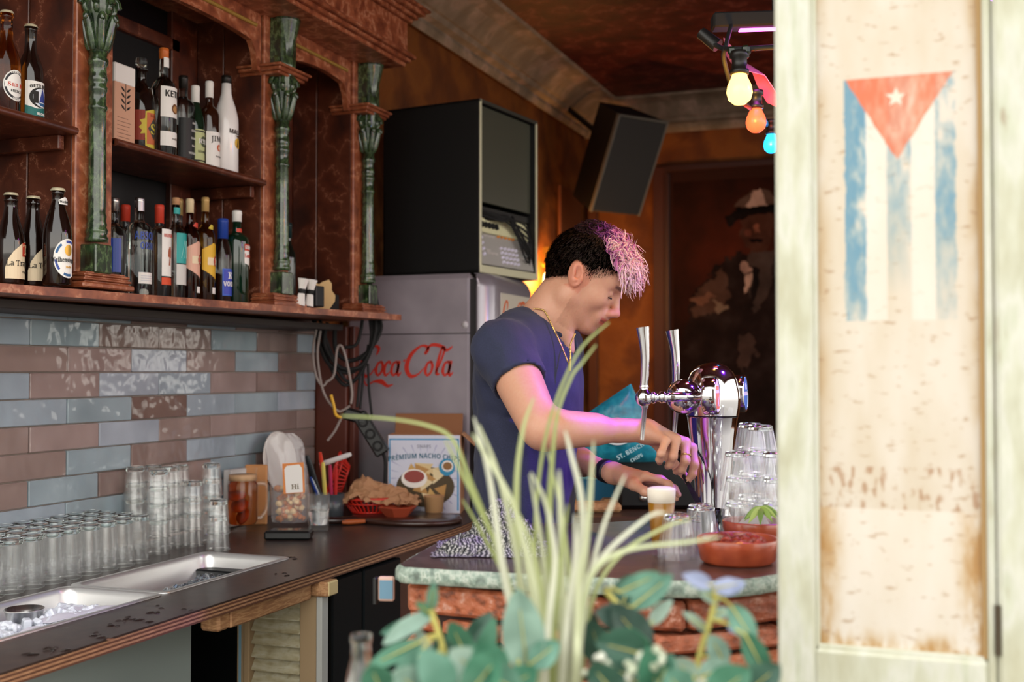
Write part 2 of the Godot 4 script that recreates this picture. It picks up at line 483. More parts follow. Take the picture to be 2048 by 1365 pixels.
# ---------------------------------------------------------------- the marbled back-bar cabinet
const CF := -1.95      # front plane
const CB := -2.2       # back panel
const SHELF_UP := 2.03
const BASE_Y := 1.642
var STILES := [[-2.205, -2.335], [-3.02, -3.165], [-3.59, -3.735]]
func column_part(parent, z: float, y0: float):
	var c := Vector3(CF + 0.022, 0, z)
	var st := sm()
	var pr := []
	# square base, rings, tapering shaft, rings, capital
	for p in [[0.0, 0.085], [0.027, 0.085], [0.028, 0.095], [0.0235, 0.103], [0.0265, 0.112], [0.0265, 0.118], [0.0225, 0.125], [0.0245, 0.133], [0.0215, 0.142], [0.0235, 0.155], [0.0205, 0.165],
			[0.0215, 0.18], [0.0205, 0.36], [0.0195, 0.44], [0.0225, 0.445], [0.0235, 0.452], [0.02, 0.458], [0.0195, 0.49], [0.022, 0.495], [0.0225, 0.505], [0.0195, 0.512], [0.021, 0.52], [0.0235, 0.527], [0.021, 0.536], [0.0195, 0.56], [0.024, 0.57], [0.0245, 0.58], [0.02, 0.588], [0.022, 0.6], [0.0, 0.6]]:
		pr.append([p[0], y0 + p[1] * 0.9])
	lathe(st, pr, 20, Transform3D(Basis(), c))
	var o := mesh("column", st, M.marble_green, parent)
	st = sm()
	box(st, c + Vector3(-0.004, y0 + 0.035, 0), Vector3(0.056, 0.07, 0.06), 0.003)
	mesh("column_base", st, M.marble_green, o)
	# carved capital: a flaring bell with leaves and scrolls
	st = sm()
	y0 -= 0.06
	lathe(st, [[0.0, y0 + 0.598], [0.02, y0 + 0.6], [0.024, y0 + 0.64], [0.03, y0 + 0.69], [0.036, y0 + 0.71], [0.034, y0 + 0.75], [0.04, y0 + 0.77], [0.04, y0 + 0.8], [0.0, y0 + 0.8]], 16, Transform3D(Basis(), c))
	for k in 7:
		var a := TAU * k / 7.0
		var dir := Vector3(sin(a), 0, cos(a))
		tube(st, curve_points([c + dir * 0.018 + Vector3(0, y0 + 0.605, 0), c + dir * 0.03 + Vector3(0, y0 + 0.65, 0), c + dir * 0.04 + Vector3(0, y0 + 0.685, 0), c + dir * 0.047 + Vector3(0, y0 + 0.672, 0)], 4), [0.008, 0.011, 0.012, 0.012, 0.012, 0.011, 0.011, 0.01, 0.009, 0.009, 0.008, 0.007, 0.005], 6)
		a += TAU / 14.0
		dir = Vector3(sin(a), 0, cos(a))
		var side := Vector3(dir.z, 0, -dir.x)
		var sp := []
		for j in 15:
			var b := j * 0.55
			var rr := 0.03 - j * 0.0017
			sp.append(c + dir * (0.03 + rr * cos(b) * 0.6) + side * 0.004 + Vector3(0, y0 + 0.712 + rr * sin(b), 0))
		tube(st, sp, 0.0078, 6)
	mesh("capital", st, M.marble_green, o)

func cabinet():
	var c := thing("back_bar_cabinet", "tall red marbled back-bar cabinet with green marbled columns over the tiled counter", "cabinet", Vector3(0, 0, 0))
	var st := sm()
	# back panels: the bay with mirror-dark opening keeps a black board
	slab(st, Vector3(CB - 0.03, BASE_Y, -2.3), Vector3(CB, 2.62, -1.2), 0.001)
	mesh("back_panel", st, M.marble_red, c)
	st = sm()
	slab(st, Vector3(CB - 0.03, BASE_Y, -3.72), Vector3(CB, 2.62, -2.93), 0.001)
	mesh("back_panel", st, M.marble_red, c)
	st = sm()
	slab(st, Vector3(CB - 0.03, BASE_Y, -2.93), Vector3(CB - 0.012, 2.62, -2.28), 0.001)
	mesh("dark_panel", st, M.black_void, c)
	st = sm()
	slab(st, Vector3(CB - 0.02, BASE_Y, -2.93), Vector3(CB + 0.006, 2.62, -2.89), 0.003)
	slab(st, Vector3(CB - 0.02, BASE_Y, -2.335), Vector3(CB + 0.006, 2.62, -2.3), 0.003)
	slab(st, Vector3(CB - 0.02, 2.42, -2.93), Vector3(CB + 0.006, 2.46, -2.3), 0.003)
	mesh("panel_frame", st, M.marble_red, c)
	# partitions, each with a stile on its front, a plinth below, a column before it
	var k := 0
	for s in STILES:
		st = sm()
		slab(st, Vector3(CB, BASE_Y, s[1] + 0.01), Vector3(CF - 0.012, 2.6, s[0] - 0.01), 0.002)
		# vertical boards of the partition's near face
		var boards = [[CB, -2.1], [-2.1, CF - 0.012]]
		for b in boards:
			slab(st, Vector3(b[0] + 0.0015, BASE_Y, s[0] - 0.012), Vector3(b[1] - 0.0015, 2.6, s[0] - 0.003), 0.002)
		var p := mesh("partition", st, M.marble_red, c)
		st = sm()
		slab(st, Vector3(CF - 0.014, BASE_Y, s[1]), Vector3(CF, 2.6, s[0]), 0.003)
		mesh("stile", st, M.wood_red, p)
		st = sm()
		var zc: float = (s[0] + s[1]) / 2
		var y := BASE_Y
		for q in [[0.0, 0.013, 0.02], [0.013, 0.018, 0.01], [0.018, 0.024, 0.015], [0.024, 0.029, 0.009], [0.029, 0.035, 0.012], [0.035, 0.04, 0.004]]:
			slab(st, Vector3(CF - 0.012 - 0.025 * mini(k, 1), y + q[0], s[1] - q[2]), Vector3(CF + 0.036 + q[2], y + q[1], s[0] + q[2] * (1.7 if k == 0 else 1.0)), 0.003)
		mesh("plinth", st, M.wood_red, c)
		column_part(c, zc + (0.016 if k == 0 else 0.004), BASE_Y + 0.038)
		if k > 0:
			st = sm()
			for q in [[0.0, 0.01, 0.004], [0.01, 0.022, 0.012], [0.022, 0.03, 0.02]]:
				slab(st, Vector3(CF - 0.09, 2.355 + q[0], s[1] - q[2]), Vector3(CF + 0.05 + q[2], 2.355 + q[1], s[0] + q[2]), 0.003)
			mesh("impost", st, M.wood_red, c)
			st = sm()
			slab(st, Vector3(CF - 0.01, 2.39, s[1] + 0.03), Vector3(CF + 0.045, 2.55, s[0] - 0.03), 0.006)
			lathe(st, [[0.0, 2.39], [0.03, 2.39], [0.025, 2.42], [0.03, 2.47], [0.045, 2.53], [0.05, 2.55], [0.0, 2.55]], 14, Transform3D(Basis(), Vector3(CF + 0.03, 0, zc)))
			mesh("bracket", st, M.marble_green, c)
		k += 1
	# shelves
	for z in [[-1.2, -2.2], [-2.34, -3.015]]:
		st = sm()
		slab(st, Vector3(CB, SHELF_UP - 0.02, z[1]), Vector3(CF + 0.004, SHELF_UP, z[0]), 0.003)
		tube(st, [Vector3(CF + 0.004, SHELF_UP - 0.011, z[1]), Vector3(CF + 0.004, SHELF_UP - 0.011, z[0])], 0.0095, 8)
		var sh := mesh("shelf", st, M.marble_red, c)
		st = sm()
		slab(st, Vector3(CB, SHELF_UP - 0.055, z[1] + 0.0), Vector3(CF - 0.03, SHELF_UP - 0.02, z[1] + 0.02), 0.002)
		mesh("shelf_cleat", st, M.marble_red, sh)
	# wide base board, very slightly out of level, resting on the tile edge
	st = sm()
	var g := []
	for y in [0.0, -0.019]:
		g.append(y)
	var zb := [-1.2, -3.74]
	var xs := [-1.955, -1.835]
	var a0 := Vector3(WALL, BASE_Y - 0.012, zb[0]); var a1 := Vector3(xs[0], BASE_Y - 0.012, zb[0])
	var b0 := Vector3(WALL, BASE_Y + 0.004, zb[1]); var b1 := Vector3(xs[1], BASE_Y + 0.004, zb[1])
	var dn := Vector3(0, -0.02, 0)
	st.set_smooth_group(-1)
	quad(st, a0, a1, b1, b0); quad(st, a0 + dn, b0 + dn, b1 + dn, a1 + dn)
	quad(st, a1 + dn, b1 + dn, b1, a1); quad(st, b1 + dn, b0 + dn, b0, b1); quad(st, a0 + dn, a1 + dn, a1, a0)
	mesh("base_board", st, M.wood_red, c)
	st = sm()
	slab(st, Vector3(WALL, BASE_Y - 0.052, -3.7), Vector3(-2.05, BASE_Y - 0.03, -1.2), 0.002)
	mesh("underboard", st, mat(hx("3b3330"), 0.6), c)
	# entablature: frieze between two moulded courses, with a soffit
	st = sm()
	var ez := -3.72
	for q in [[2.54, 2.556, 0.12], [2.556, 2.57, 0.135], [2.57, 2.582, 0.15], [2.582, 2.59, 0.14], [2.59, 2.7, 0.125], [2.7, 2.715, 0.14], [2.715, 2.73, 0.155], [2.73, 2.745, 0.175], [2.745, 2.755, 0.19], [2.755, 2.775, 0.16]]:
		slab(st, Vector3(CB - 0.03, q[0], ez - (q[2] - 0.12)), Vector3(CF + q[2] + 0.02, q[1], -1.2), 0.003)
	mesh("entablature", st, M.wood_red, c)
	st = sm()
	slab(st, Vector3(CB, 2.62, -3.7), Vector3(CF + 0.1, 2.64, -1.2), 0)
	mesh("soffit", st, M.marble_red, c)
	# shaped valances hung between the stiles
	for z in [[-2.34, -3.015], [-3.17, -3.585]]:
		st = sm()
		var w: float = z[0] - z[1]
		var poly := [Vector2(0, 2.56), Vector2(0, 2.36), Vector2(0.018, 2.365), Vector2(0.03, 2.42), Vector2(0.05, 2.45)]
		for j in 9: poly.append(Vector2(0.05 + (w - 0.1) * (j + 1) / 10.0, 2.452 + 0.012 * sin(PI * (j + 1) / 10.0)))
		poly.append_array([Vector2(w - 0.05, 2.45), Vector2(w - 0.03, 2.42), Vector2(w - 0.018, 2.365), Vector2(w, 2.36), Vector2(w, 2.56)])
		plate(st, poly, 0.02, Transform3D(Basis(Vector3(0, 0, -1), Vector3(0, 1, 0), Vector3(1, 0, 0)), Vector3(CF - 0.03, 0, z[0])))
		var v := mesh("valance", st, M.wood_red, c)
		st = sm()
		rod(st, Vector3(CF - 0.008, 2.5, z[0] - 0.03), Vector3(CF - 0.008, 2.5, z[1] + 0.03), 0.006)
		mesh("bead", st, mat(hx("9a7a35"), 0.4), v)

# ---------------------------------------------------------------- bottles
const PROFILES := {
	"longneck": [[0.0, 0.0], [0.9, 0.0], [1.0, 0.02], [1.0, 0.5], [0.96, 0.56], [0.75, 0.64], [0.5, 0.72], [0.44, 0.8], [0.42, 0.93], [0.47, 0.935], [0.47, 0.955], [0.43, 0.96], [0.43, 0.975], [0.0, 0.975]],
	"stubby": [[0.0, 0.0], [0.9, 0.0], [1.0, 0.02], [1.0, 0.46], [0.93, 0.54], [0.7, 0.66], [0.52, 0.76], [0.45, 0.84], [0.44, 0.9], [0.49, 0.905], [0.49, 0.93], [0.44, 0.94], [0.44, 0.97], [0.0, 0.97]],
	"bavarian": [[0.0, 0.0], [0.9, 0.0], [1.0, 0.02], [1.0, 0.5], [0.96, 0.58], [0.8, 0.68], [0.55, 0.79], [0.42, 0.86], [0.38, 0.93], [0.44, 0.935], [0.44, 0.965], [0.39, 0.97], [0.0, 0.975]],
	"spirit": [[0.0, 0.0], [0.92, 0.0], [1.0, 0.018], [1.0, 0.6], [0.97, 0.635], [0.8, 0.685], [0.5, 0.72], [0.37, 0.745], [0.35, 0.78], [0.35, 0.94], [0.0, 0.94]],
	"shoulder": [[0.0, 0.0], [0.92, 0.0], [1.0, 0.018], [1.0, 0.66], [0.95, 0.7], [0.7, 0.735], [0.42, 0.755], [0.37, 0.78], [0.36, 0.94], [0.0, 0.94]],
	"taper": [[0.0, 0.0], [0.92, 0.0], [1.0, 0.015], [1.0, 0.52], [0.97, 0.58], [0.78, 0.68], [0.55, 0.76], [0.42, 0.82], [0.38, 0.93], [0.0, 0.93]],
	"wine": [[0.0, 0.0], [0.9, 0.0], [1.0, 0.015], [1.0, 0.58], [0.93, 0.64], [0.65, 0.7], [0.42, 0.75], [0.38, 0.8], [0.37, 0.93], [0.42, 0.935], [0.42, 0.96], [0.38, 0.965], [0.0, 0.97]],
	"squat": [[0.0, 0.0], [0.9, 0.0], [1.0, 0.02], [1.0, 0.5], [0.94, 0.6], [0.72, 0.68], [0.4, 0.73], [0.32, 0.76], [0.32, 0.87], [0.44, 0.875], [0.44, 0.89], [0.0, 0.89]],
}
func bottle(called, label, px, ytop, x, base_y, r, profile, glass, cap_from, cap_mat, group, squeeze := 1.0) -> Array:
	var top = on_x(px, ytop, x)
	var h: float = top.y - base_y
	var b := thing(called, label, "bottle", Vector3(x, base_y, top.z), PI / 2, group)
	var st := sm()
	var pr := []
	for p in PROFILES[profile]: pr.append([p[0] * r, p[1] * h])
	var sq := Transform3D(Basis.from_scale(Vector3(1, 1, squeeze)), Vector3.ZERO)
	lathe(st, pr, 26, sq)
	mesh("body", st, glass, b)
	if cap_from < 1.0:
		st = sm()
		var rc := 0.0
		for i in pr.size():
			if pr[i][1] >= cap_from * h - 0.001: rc = maxf(rc, pr[i][0])
		if rc == 0.0: rc = 0.014
		rc += 0.0012
		var y: float = cap_from * h
		if cap_from > 0.94:                                    # crown cork with crimped skirt
			lathe(st, [[rc + 0.0012, h - 0.0065], [rc, h - 0.003], [rc - 0.002, h], [0.0, h + 0.0004]], 42, Transform3D(), 1, 0.04, 21)
		else:
			lathe(st, [[0.0, y], [rc, y], [rc, h - 0.012], [rc + 0.0006, h - 0.011], [rc + 0.0006, h - 0.008], [rc, h - 0.007], [rc, h - 0.002], [rc - 0.002, h], [0.0, h]], 24)
		mesh("cap", st, cap_mat, b)
	return [b, h, r]
func patch(b, poly, r, m, depth := 0.0005, called := "label"):
	var st := sm()
	wrap_patch(st, poly, r, depth)
	return mesh(called, st, m, b)
func inscribe(b, text, hgt, x, y, r, m, font := 0, squeeze := 1.0, arc := 0.0):
	var st := sm()
	letters(st, text, hgt, Vector3(x, y, 0.0016), r, font, squeeze, arc)
	return mesh("lettering", st, m, b)

func bottles():
	var cream := mat(hx("e3cfae"), 0.7)
	var white = M.paper_white
	var red := mat(hx("c23a24"), 0.5)
	var black = M.ink
	var gold := mat(hx("c99a3a"), 0.35, 0.6)
	var goldcap := mat(hx("c8a468"), 0.35, 0.3)
	var blue := mat(hx("1f3f96"), 0.4)
	var sky := mat(hx("245a8c"), 0.5)
	var teal := mat(hx("1d6b66"), 0.6)
	var tealb := mat(hx("1f9a96"), 0.5)
	var crown := mat(hx("d9cfae"), 0.35, 0.3)
	var amber := glass_solid(hx("c46a1c"), 0.04)
	var green := mat(hx("0a2415"), 0.07, 0.0, 0.6)
	var clear := glass_solid(hx("eef4f2"), 0.045)
	var black_cap := mat(hx("17130f"), 0.4)
	var g1 := "beer bottles in the cabinet"
	var g2 := "spirit bottles in the cabinet"
	# --- upper shelf of the nearest bay
	var q = bottle("beer_bottle", "amber glass beer bottle with round white label, first on the high shelf", 14, 22, -2.03, SHELF_UP, 0.0305, "longneck", amber, 0.96, crown, g1)
	var r: float = q[2]
	var l = patch(q[0], ellipse(0, 0.072, 0.031, 0.036), r, white)
	patch(l, ellipse(0, 0.072, 0.0285, 0.033), r, mat(hx("1c1a22"), 0.6), 0.0008, "ring")
	patch(l, ellipse(0, 0.072, 0.024, 0.0275), r, white, 0.0011, "disc")
	patch(l, rect(-0.027, 0.066, 0.027, 0.081), r, white, 0.0013, "band")
	inscribe(l, "San M", 0.010, 0.0, 0.0735, r, red, 4)
	inscribe(l, "CERVEZA", 0.0052, 0.0, 0.1025, r, white, 3, 1.0, 9.0)
	inscribe(l, "FRESCA", 0.006, 0.0, 0.0585, r, black, 3)
	inscribe(l, "SAN M", 0.0048, 0.0, 0.0415, r, white, 3, 1.0, -9.0)
	q = bottle("beer_bottle", "dark beer bottle with white and teal sailing boat label on the high shelf", 62, 50, -2.03, SHELF_UP, 0.0305, "longneck", M.brown_glass, 0.96, crown, g1)
	l = patch(q[0], rect(-0.036, 0.016, 0.036, 0.098), r, white)
	patch(l, ellipse(0, 0.06, 0.027, 0.024), r, black, 0.0008, "ring")
	patch(l, ellipse(0.003, 0.06, 0.022, 0.022), r, mat(hx("d7dde4"), 0.6), 0.0011, "disc")
	patch(l, [Vector2(-0.018, 0.046), Vector2(-0.018, 0.074), Vector2(-0.006, 0.074), Vector2(-0.006, 0.046)], r, black, 0.0013, "tower")
	patch(l, [Vector2(-0.004, 0.05), Vector2(0.006, 0.083), Vector2(0.022, 0.05)], r, mat(hx("2c3f8c"), 0.6), 0.0013, "sail")
	patch(l, [Vector2(-0.006, 0.048), Vector2(0.022, 0.048), Vector2(0.016, 0.041), Vector2(-0.001, 0.041)], r, sky, 0.0014, "hull")
	patch(l, [Vector2(-0.036, 0.016), Vector2(0.036, 0.016), Vector2(0.036, 0.034), Vector2(0.015, 0.038), Vector2(-0.01, 0.033), Vector2(-0.036, 0.04)], r, teal, 0.0012, "wave")
	inscribe(l, "GETIJ BIER", 0.0075, 0.0, 0.0875, r, black, 3, 1.0, 5.0)
	inscribe(l, "BLOND", 0.006, 0.004, 0.0215, r, white, 3)
	# --- base board of the nearest bay
	for k in 2:
		q = bottle("beer_bottle", ["dark trappist beer bottle with cream arched label, first in the row on the base board", "dark trappist beer bottle with cream arched label, between two others on the base board"][k], [22, 67][k], [386, 393][k], -2.015, BASE_Y + 0.0005, 0.0315, "stubby", M.brown_glass, 0.955, crown, g1)
		l = patch(q[0], [Vector2(-0.036, 0.012), Vector2(0.034, 0.012), Vector2(0.034, 0.1), Vector2(0.018, 0.1), Vector2(0.0, 0.092), Vector2(-0.018, 0.075), Vector2(-0.03, 0.056), Vector2(-0.036, 0.036)], 0.0315, cream)
		patch(l, rect(0.004, 0.064, 0.03, 0.096), 0.0315, red, 0.0008, "seal")
		inscribe(l, "T", 0.024, 0.016, 0.08, 0.0315, mat(hx("f2c9a0"), 0.6), 4)
		inscribe(l, "La Trappe", 0.0125, 0.002, 0.048, 0.0315, black, 1, 0.86)
		inscribe(l, "Tripel", 0.004, 0.012, 0.028, 0.0315, black, 1)
	q = bottle("beer_bottle", "large dark wheat beer bottle with round white and blue label beside the column plinth", 116, 377, -1.935, BASE_Y + 0.0005, 0.0325, "bavarian", M.brown_glass, 0.965, crown, g1)
	r = 0.0325
	l = patch(q[0], ellipse(0, 0.062, 0.036, 0.046), r, white)
	for a in 6:
		patch(l, ellipse(0, 0.062, 0.033, 0.042, 6, a * PI / 3 + 0.1, a * PI / 3 + 0.75) + _rev(ellipse(0, 0.062, 0.028, 0.036, 6, a * PI / 3 + 0.1, a * PI / 3 + 0.75)), r, blue if a % 2 else sky, 0.0009, "ring")
	patch(l, ellipse(0, 0.081, 0.011, 0.013), r, gold, 0.0009, "crest")
	inscribe(l, "Weihenstephaner", 0.0105, 0.0, 0.058, r, black, 4, 0.62)
	inscribe(l, "Hefe", 0.005, 0.0, 0.042, r, gold, 4)
	l = patch(q[0], [Vector2(-0.014, 0.188), Vector2(0.014, 0.188), Vector2(0.016, 0.198), Vector2(0.0, 0.206), Vector2(-0.016, 0.198)], 0.0205, white, 0.0005, "neck_label")
	inscribe(l, "Weihen", 0.005, 0.0, 0.194, 0.0205, black, 4)
	# --- upper shelf of the middle bay
	var at = on_x(226, 133, -2.08)
	var t := thing("bottle_carton", "pale peach bottle carton with white top and dark leaf sprig beside the green column", "box", Vector3(-2.08, SHELF_UP, at.z), PI / 2)
	var st := sm()
	var hh: float = at.y - SHELF_UP
	box(st, Vector3(0, hh * 0.39, 0), Vector3(0.082, hh * 0.78, 0.082), 0.002)
	mesh("carton", st, mat(hx("cf9f83"), 0.6), t)
	st = sm()
	box(st, Vector3(0, hh * 0.885, 0), Vector3(0.083, hh * 0.23, 0.083), 0.003)
	mesh("lid", st, white, t)
	st = sm()
	for k in 4:
		for s in [-1, 1]:
			var c := Vector2(0.002 + s * 0.011, hh * 0.5 + k * 0.016)
			var d := Vector2(s * 0.8, 0.6).normalized()
			var nn := Vector2(-d.y, d.x)
			plate(st, [c - d * 0.011, c + nn * 0.0035, c + d * 0.011, c - nn * 0.0035], 0.0006, Transform3D(Basis(), Vector3(0, 0, 0.0411)))
	plate(st, rect(0.0012, hh * 0.46, 0.0028, hh * 0.78), 0.0006, Transform3D(Basis(), Vector3(0, 0, 0.0411)))
	mesh("leaf_print", st, M.ink, t)
	st = sm()
	for k in 7: plate(st, rect(-0.03, hh * (0.1 + 0.045 * k), 0.012 + 0.006 * (k % 3), hh * (0.1 + 0.045 * k) + 0.0012), 0.0005, Transform3D(Basis(), Vector3(0, 0, 0.0411)))
	mesh("small_print", st, mat(hx("7b5a49"), 0.7), t)
	q = bottle("rum_bottle", "squat dark bottle with glass stopper and yellow star-edged orange label", 283, 117, -2.075, SHELF_UP, 0.041, "squat", M.brown_glass, 0.895, clear, g2)
	r = 0.041
	var orange := mat(hx("c2663a"), 0.6)
	var yell := mat(hx("c9b53a"), 0.6)
	l = patch(q[0], rect(-0.058, 0.045, -0.026, 0.128), r, mat(hx("8a2b14"), 0.6))
	l = patch(q[0], [Vector2(-0.025, 0.03), Vector2(0.0, 0.022), Vector2(0.025, 0.03), Vector2(0.03, 0.07), Vector2(0.025, 0.125), Vector2(0.0, 0.133), Vector2(-0.025, 0.125), Vector2(-0.026, 0.105), Vector2(-0.04, 0.1), Vector2(-0.034, 0.09), Vector2(-0.042, 0.08), Vector2(-0.034, 0.072), Vector2(-0.038, 0.062), Vector2(-0.026, 0.064)], r, yell, 0.0009)
	patch(l, rect(-0.021, 0.035, 0.021, 0.122), r, orange, 0.0013, "panel")
	patch(l, [Vector2(0, 0.048), Vector2(0.018, 0.078), Vector2(0, 0.108), Vector2(-0.018, 0.078)], r, mat(hx("3a3b36"), 0.6), 0.0016, "diamond")
	inscribe(l, "S", 0.028, 0.0, 0.078, r, yell, 4)
	inscribe(l, "BALS", 0.007, 0.0, 0.114, r, mat(hx("8c3f1c"), 0.6), 3)
	q = bottle("vodka_bottle", "tall clear bottle with orange cap and white label with brown emblem", 328, 97, -2.03, SHELF_UP, 0.0355, "spirit", clear, 0.9, mat(hx("c96a2c"), 0.4), g2)
	r = 0.0355
	patch(q[0], rect(-0.0125, 0.258, 0.0125, 0.285), 0.0134, white, 0.0008, "neck_label")
	l = patch(q[0], rect(-0.04, 0.115, 0.04, 0.2), r, white)
	inscribe(l, "KETEL", 0.018, 0.002, 0.18, r, black, 3, 0.9)
	patch(l, ellipse(0.004, 0.14, 0.013, 0.014), r, mat(hx("6e4524"), 0.5), 0.0009, "emblem")
	patch(l, ellipse(0.004, 0.139, 0.009, 0.009), r, mat(hx("b98a54"), 0.5), 0.0013, "arch")
	l = patch(q[0], rect(-0.04, 0.035, 0.04, 0.075), r, white)
	inscribe(l, "vodka", 0.006, 0.004, 0.056, r, mat(hx("77706a"), 0.7), 1)
	q = bottle("whiskey_bottle", "clear whiskey bottle with tall black label of small white lines on the upper shelf", 367, 152, -2.07, SHELF_UP, 0.034, "shoulder", clear, 0.86, black_cap, g2)
	r = 0.034
	l = patch(q[0], rect(-0.045, 0.03, 0.045, 0.145), r, mat(hx("0e0d0d"), 0.5))
	for k in 5: inscribe(l, ["Old", "SOUR", "MASH", "No 7", "WHISKEY"][k], 0.006, 0.004, 0.132 - 0.022 * k, r, white, 1)
	q = bottle("tequila_bottle", "small bottle with white neck and pale green ornamented label between two whiskey bottles", 391, 172, -2.055, SHELF_UP, 0.027, "taper", green, 0.8, white, g2)
	r = 0.027
	l = patch(q[0], rect(-0.034, 0.02, 0.036, 0.12), r, mat(hx("b6bd86"), 0.6))
	patch(l, rect(-0.03, 0.026, 0.034, 0.03), r, black, 0.0009, "rule")
	patch(l, rect(-0.03, 0.112, 0.034, 0.116), r, black, 0.0009, "rule")
	patch(l, ellipse(0.004, 0.085, 0.014, 0.016), r, mat(hx("3f4a2c"), 0.6), 0.0009, "emblem")
	inscribe(l, "RYE", 0.013, 0.003, 0.085, r, white, 4)
	inscribe(l, "straight", 0.008, 0.003, 0.055, r, black, 1)
	q = bottle("bourbon_bottle", "amber bottle with white cap and white label with a red seal", 419, 163, -2.04, SHELF_UP, 0.031, "spirit", mat(hx("2a1206"), 0.08, 0.0, 0.5), 0.82, white, g2)
	r = 0.031
	l = patch(q[0], rect(-0.038, 0.018, 0.04, 0.12), r, white)
	inscribe(l, "JIM B", 0.016, 0.004, 0.1, r, black, 1, 0.95, 3.0)
	patch(l, ellipse(0.006, 0.074, 0.0105, 0.0105), r, mat(hx("c2542e"), 0.5), 0.0009, "seal")
	patch(l, ellipse(0.006, 0.074, 0.005, 0.006), r, cream, 0.0012, "seal_mark")
	inscribe(l, "bourbon", 0.005, 0.005, 0.048, r, black, 1)
	q = bottle("coconut_rum_bottle", "opaque white tapered bottle with black cap and sunset palm print", 453, 152, -2.03, SHELF_UP, 0.037, "taper", mat(hx("e6e2df"), 0.18, 0.0, 0.4), 0.92, black_cap, g2)
	r = 0.037
	inscribe(q[0], "MALIBU", 0.013, 0.004, 0.132, r, mat(hx("3c2a22"), 0.6), 3, 0.9, -3.0)
	l = patch(q[0], ellipse(0.008, 0.1, 0.016, 0.016), r, mat(hx("e0b23a"), 0.5), 0.0008)
	patch(l, [Vector2(0.0, 0.086), Vector2(0.006, 0.118), Vector2(-0.006, 0.122), Vector2(0.008, 0.124), Vector2(0.02, 0.12), Vector2(0.01, 0.118), Vector2(0.006, 0.086)], r, mat(hx("5b3a1e"), 0.5), 0.0011, "palm_print")
	# --- base board of the middle bay, behind first
	q = bottle("spirit_bottle", "clear bottle with silver cap, half hidden by the green column", 229, 396, -2.06, BASE_Y + 0.001, 0.033, "spirit", clear, 0.86, M.steel, g2)
	l = patch(q[0], rect(-0.045, 0.03, 0.045, 0.05), 0.033, white)
	patch(q[0], rect(-0.045, 0.06, -0.01, 0.15), 0.033, blue, 0.0006)
	q = bottle("spirit_bottle", "clear bottle with red cap standing behind the silver-capped vodka bottle", 251, 410, -2.12, BASE_Y + 0.001, 0.034, "spirit", clear, 0.82, red, g2)
	patch(q[0], rect(-0.03, 0.03, 0.045, 0.045), 0.034, white)
	q = bottle("vodka_bottle", "clear vodka bottle with silver cap and blue lettering on the glass", 279, 396, -2.02, BASE_Y + 0.002, 0.0325, "shoulder", clear, 0.9, M.steel, g2)
	r = 0.0325
	inscribe(q[0], "ABSOLUT", 0.02, 0.003, 0.16, r, blue, 3, 0.72)
	inscribe(q[0], "ORIGIN", 0.018, 0.006, 0.133, r, blue, 3, 0.72)
	l = patch(q[0], rect(-0.03, 0.032, 0.04, 0.062), r, white)
	for k in 3: patch(l, rect(-0.024, 0.04 + 0.006 * k, 0.034, 0.0408 + 0.006 * k), r, mat(hx("8f9bb5"), 0.7), 0.0009, "text_line")
	patch(q[0], rect(-0.014, 0.228, 0.014, 0.26), 0.0125, mat(hx("b9b4b8"), 0.4, 0.5), 0.0006, "neck_label")
	q = bottle("gin_bottle", "clear gin bottle with red cap and white label with red guardsman", 319, 410, -2.03, BASE_Y + 0.002, 0.032, "shoulder", clear, 0.8, red, g2)
	r = 0.032
	l = patch(q[0], rect(-0.022, 0.06, 0.034, 0.19), r, white)
	inscribe(l, "BEEFEATER", 0.009, 0.006, 0.172, r, red, 3, 0.7)
	patch(l, [Vector2(0.0, 0.09), Vector2(0.003, 0.112), Vector2(-0.003, 0.114), Vector2(-0.002, 0.132), Vector2(0.003, 0.142), Vector2(0.009, 0.142), Vector2(0.013, 0.13), Vector2(0.012, 0.112), Vector2(0.008, 0.11), Vector2(0.008, 0.09)], r, mat(hx("a85a3c"), 0.6), 0.0009, "guardsman")
	patch(q[0], rect(-0.022, 0.036, 0.034, 0.056), r, mat(hx("cf4a22"), 0.6))
	q = bottle("rum_bottle", "bottle with yellow cap hidden behind the cork-capped bottle with teal label", 358, 398, -2.12, BASE_Y + 0.001, 0.03, "spirit", clear, 0.84, goldcap, g2)
	q = bottle("rum_bottle", "clear bottle with tan cork cap, teal neck band and teal square label", 352, 396, -2.02, BASE_Y + 0.002, 0.029, "spirit", clear, 0.93, mat(hx("b98a62"), 0.7), g2)
	r = 0.029
	patch(q[0], rect(-0.016, 0.24, 0.016, 0.258), 0.0112, tealb, 0.0008, "neck_label")
	l = patch(q[0], rect(-0.024, 0.1, 0.03, 0.185), r, tealb)
	st = sm()
	for k in 3: rod(st, Vector3((r + 0.0008) * sin((-0.01 + 0.012 * k) / r), 0.115, (r + 0.0008) * cos((-0.01 + 0.012 * k) / r)), Vector3((r + 0.0008) * sin((0.002 + 0.008 * k) / r), 0.165, (r + 0.0008) * cos((0.002 + 0.008 * k) / r)), 0.0005)
	mesh("line_drawing", st, mat(hx("a9d8d2"), 0.6), l)
	patch(q[0], rect(-0.024, 0.04, 0.03, 0.097), r, mat(hx("c9c7c2"), 0.6))
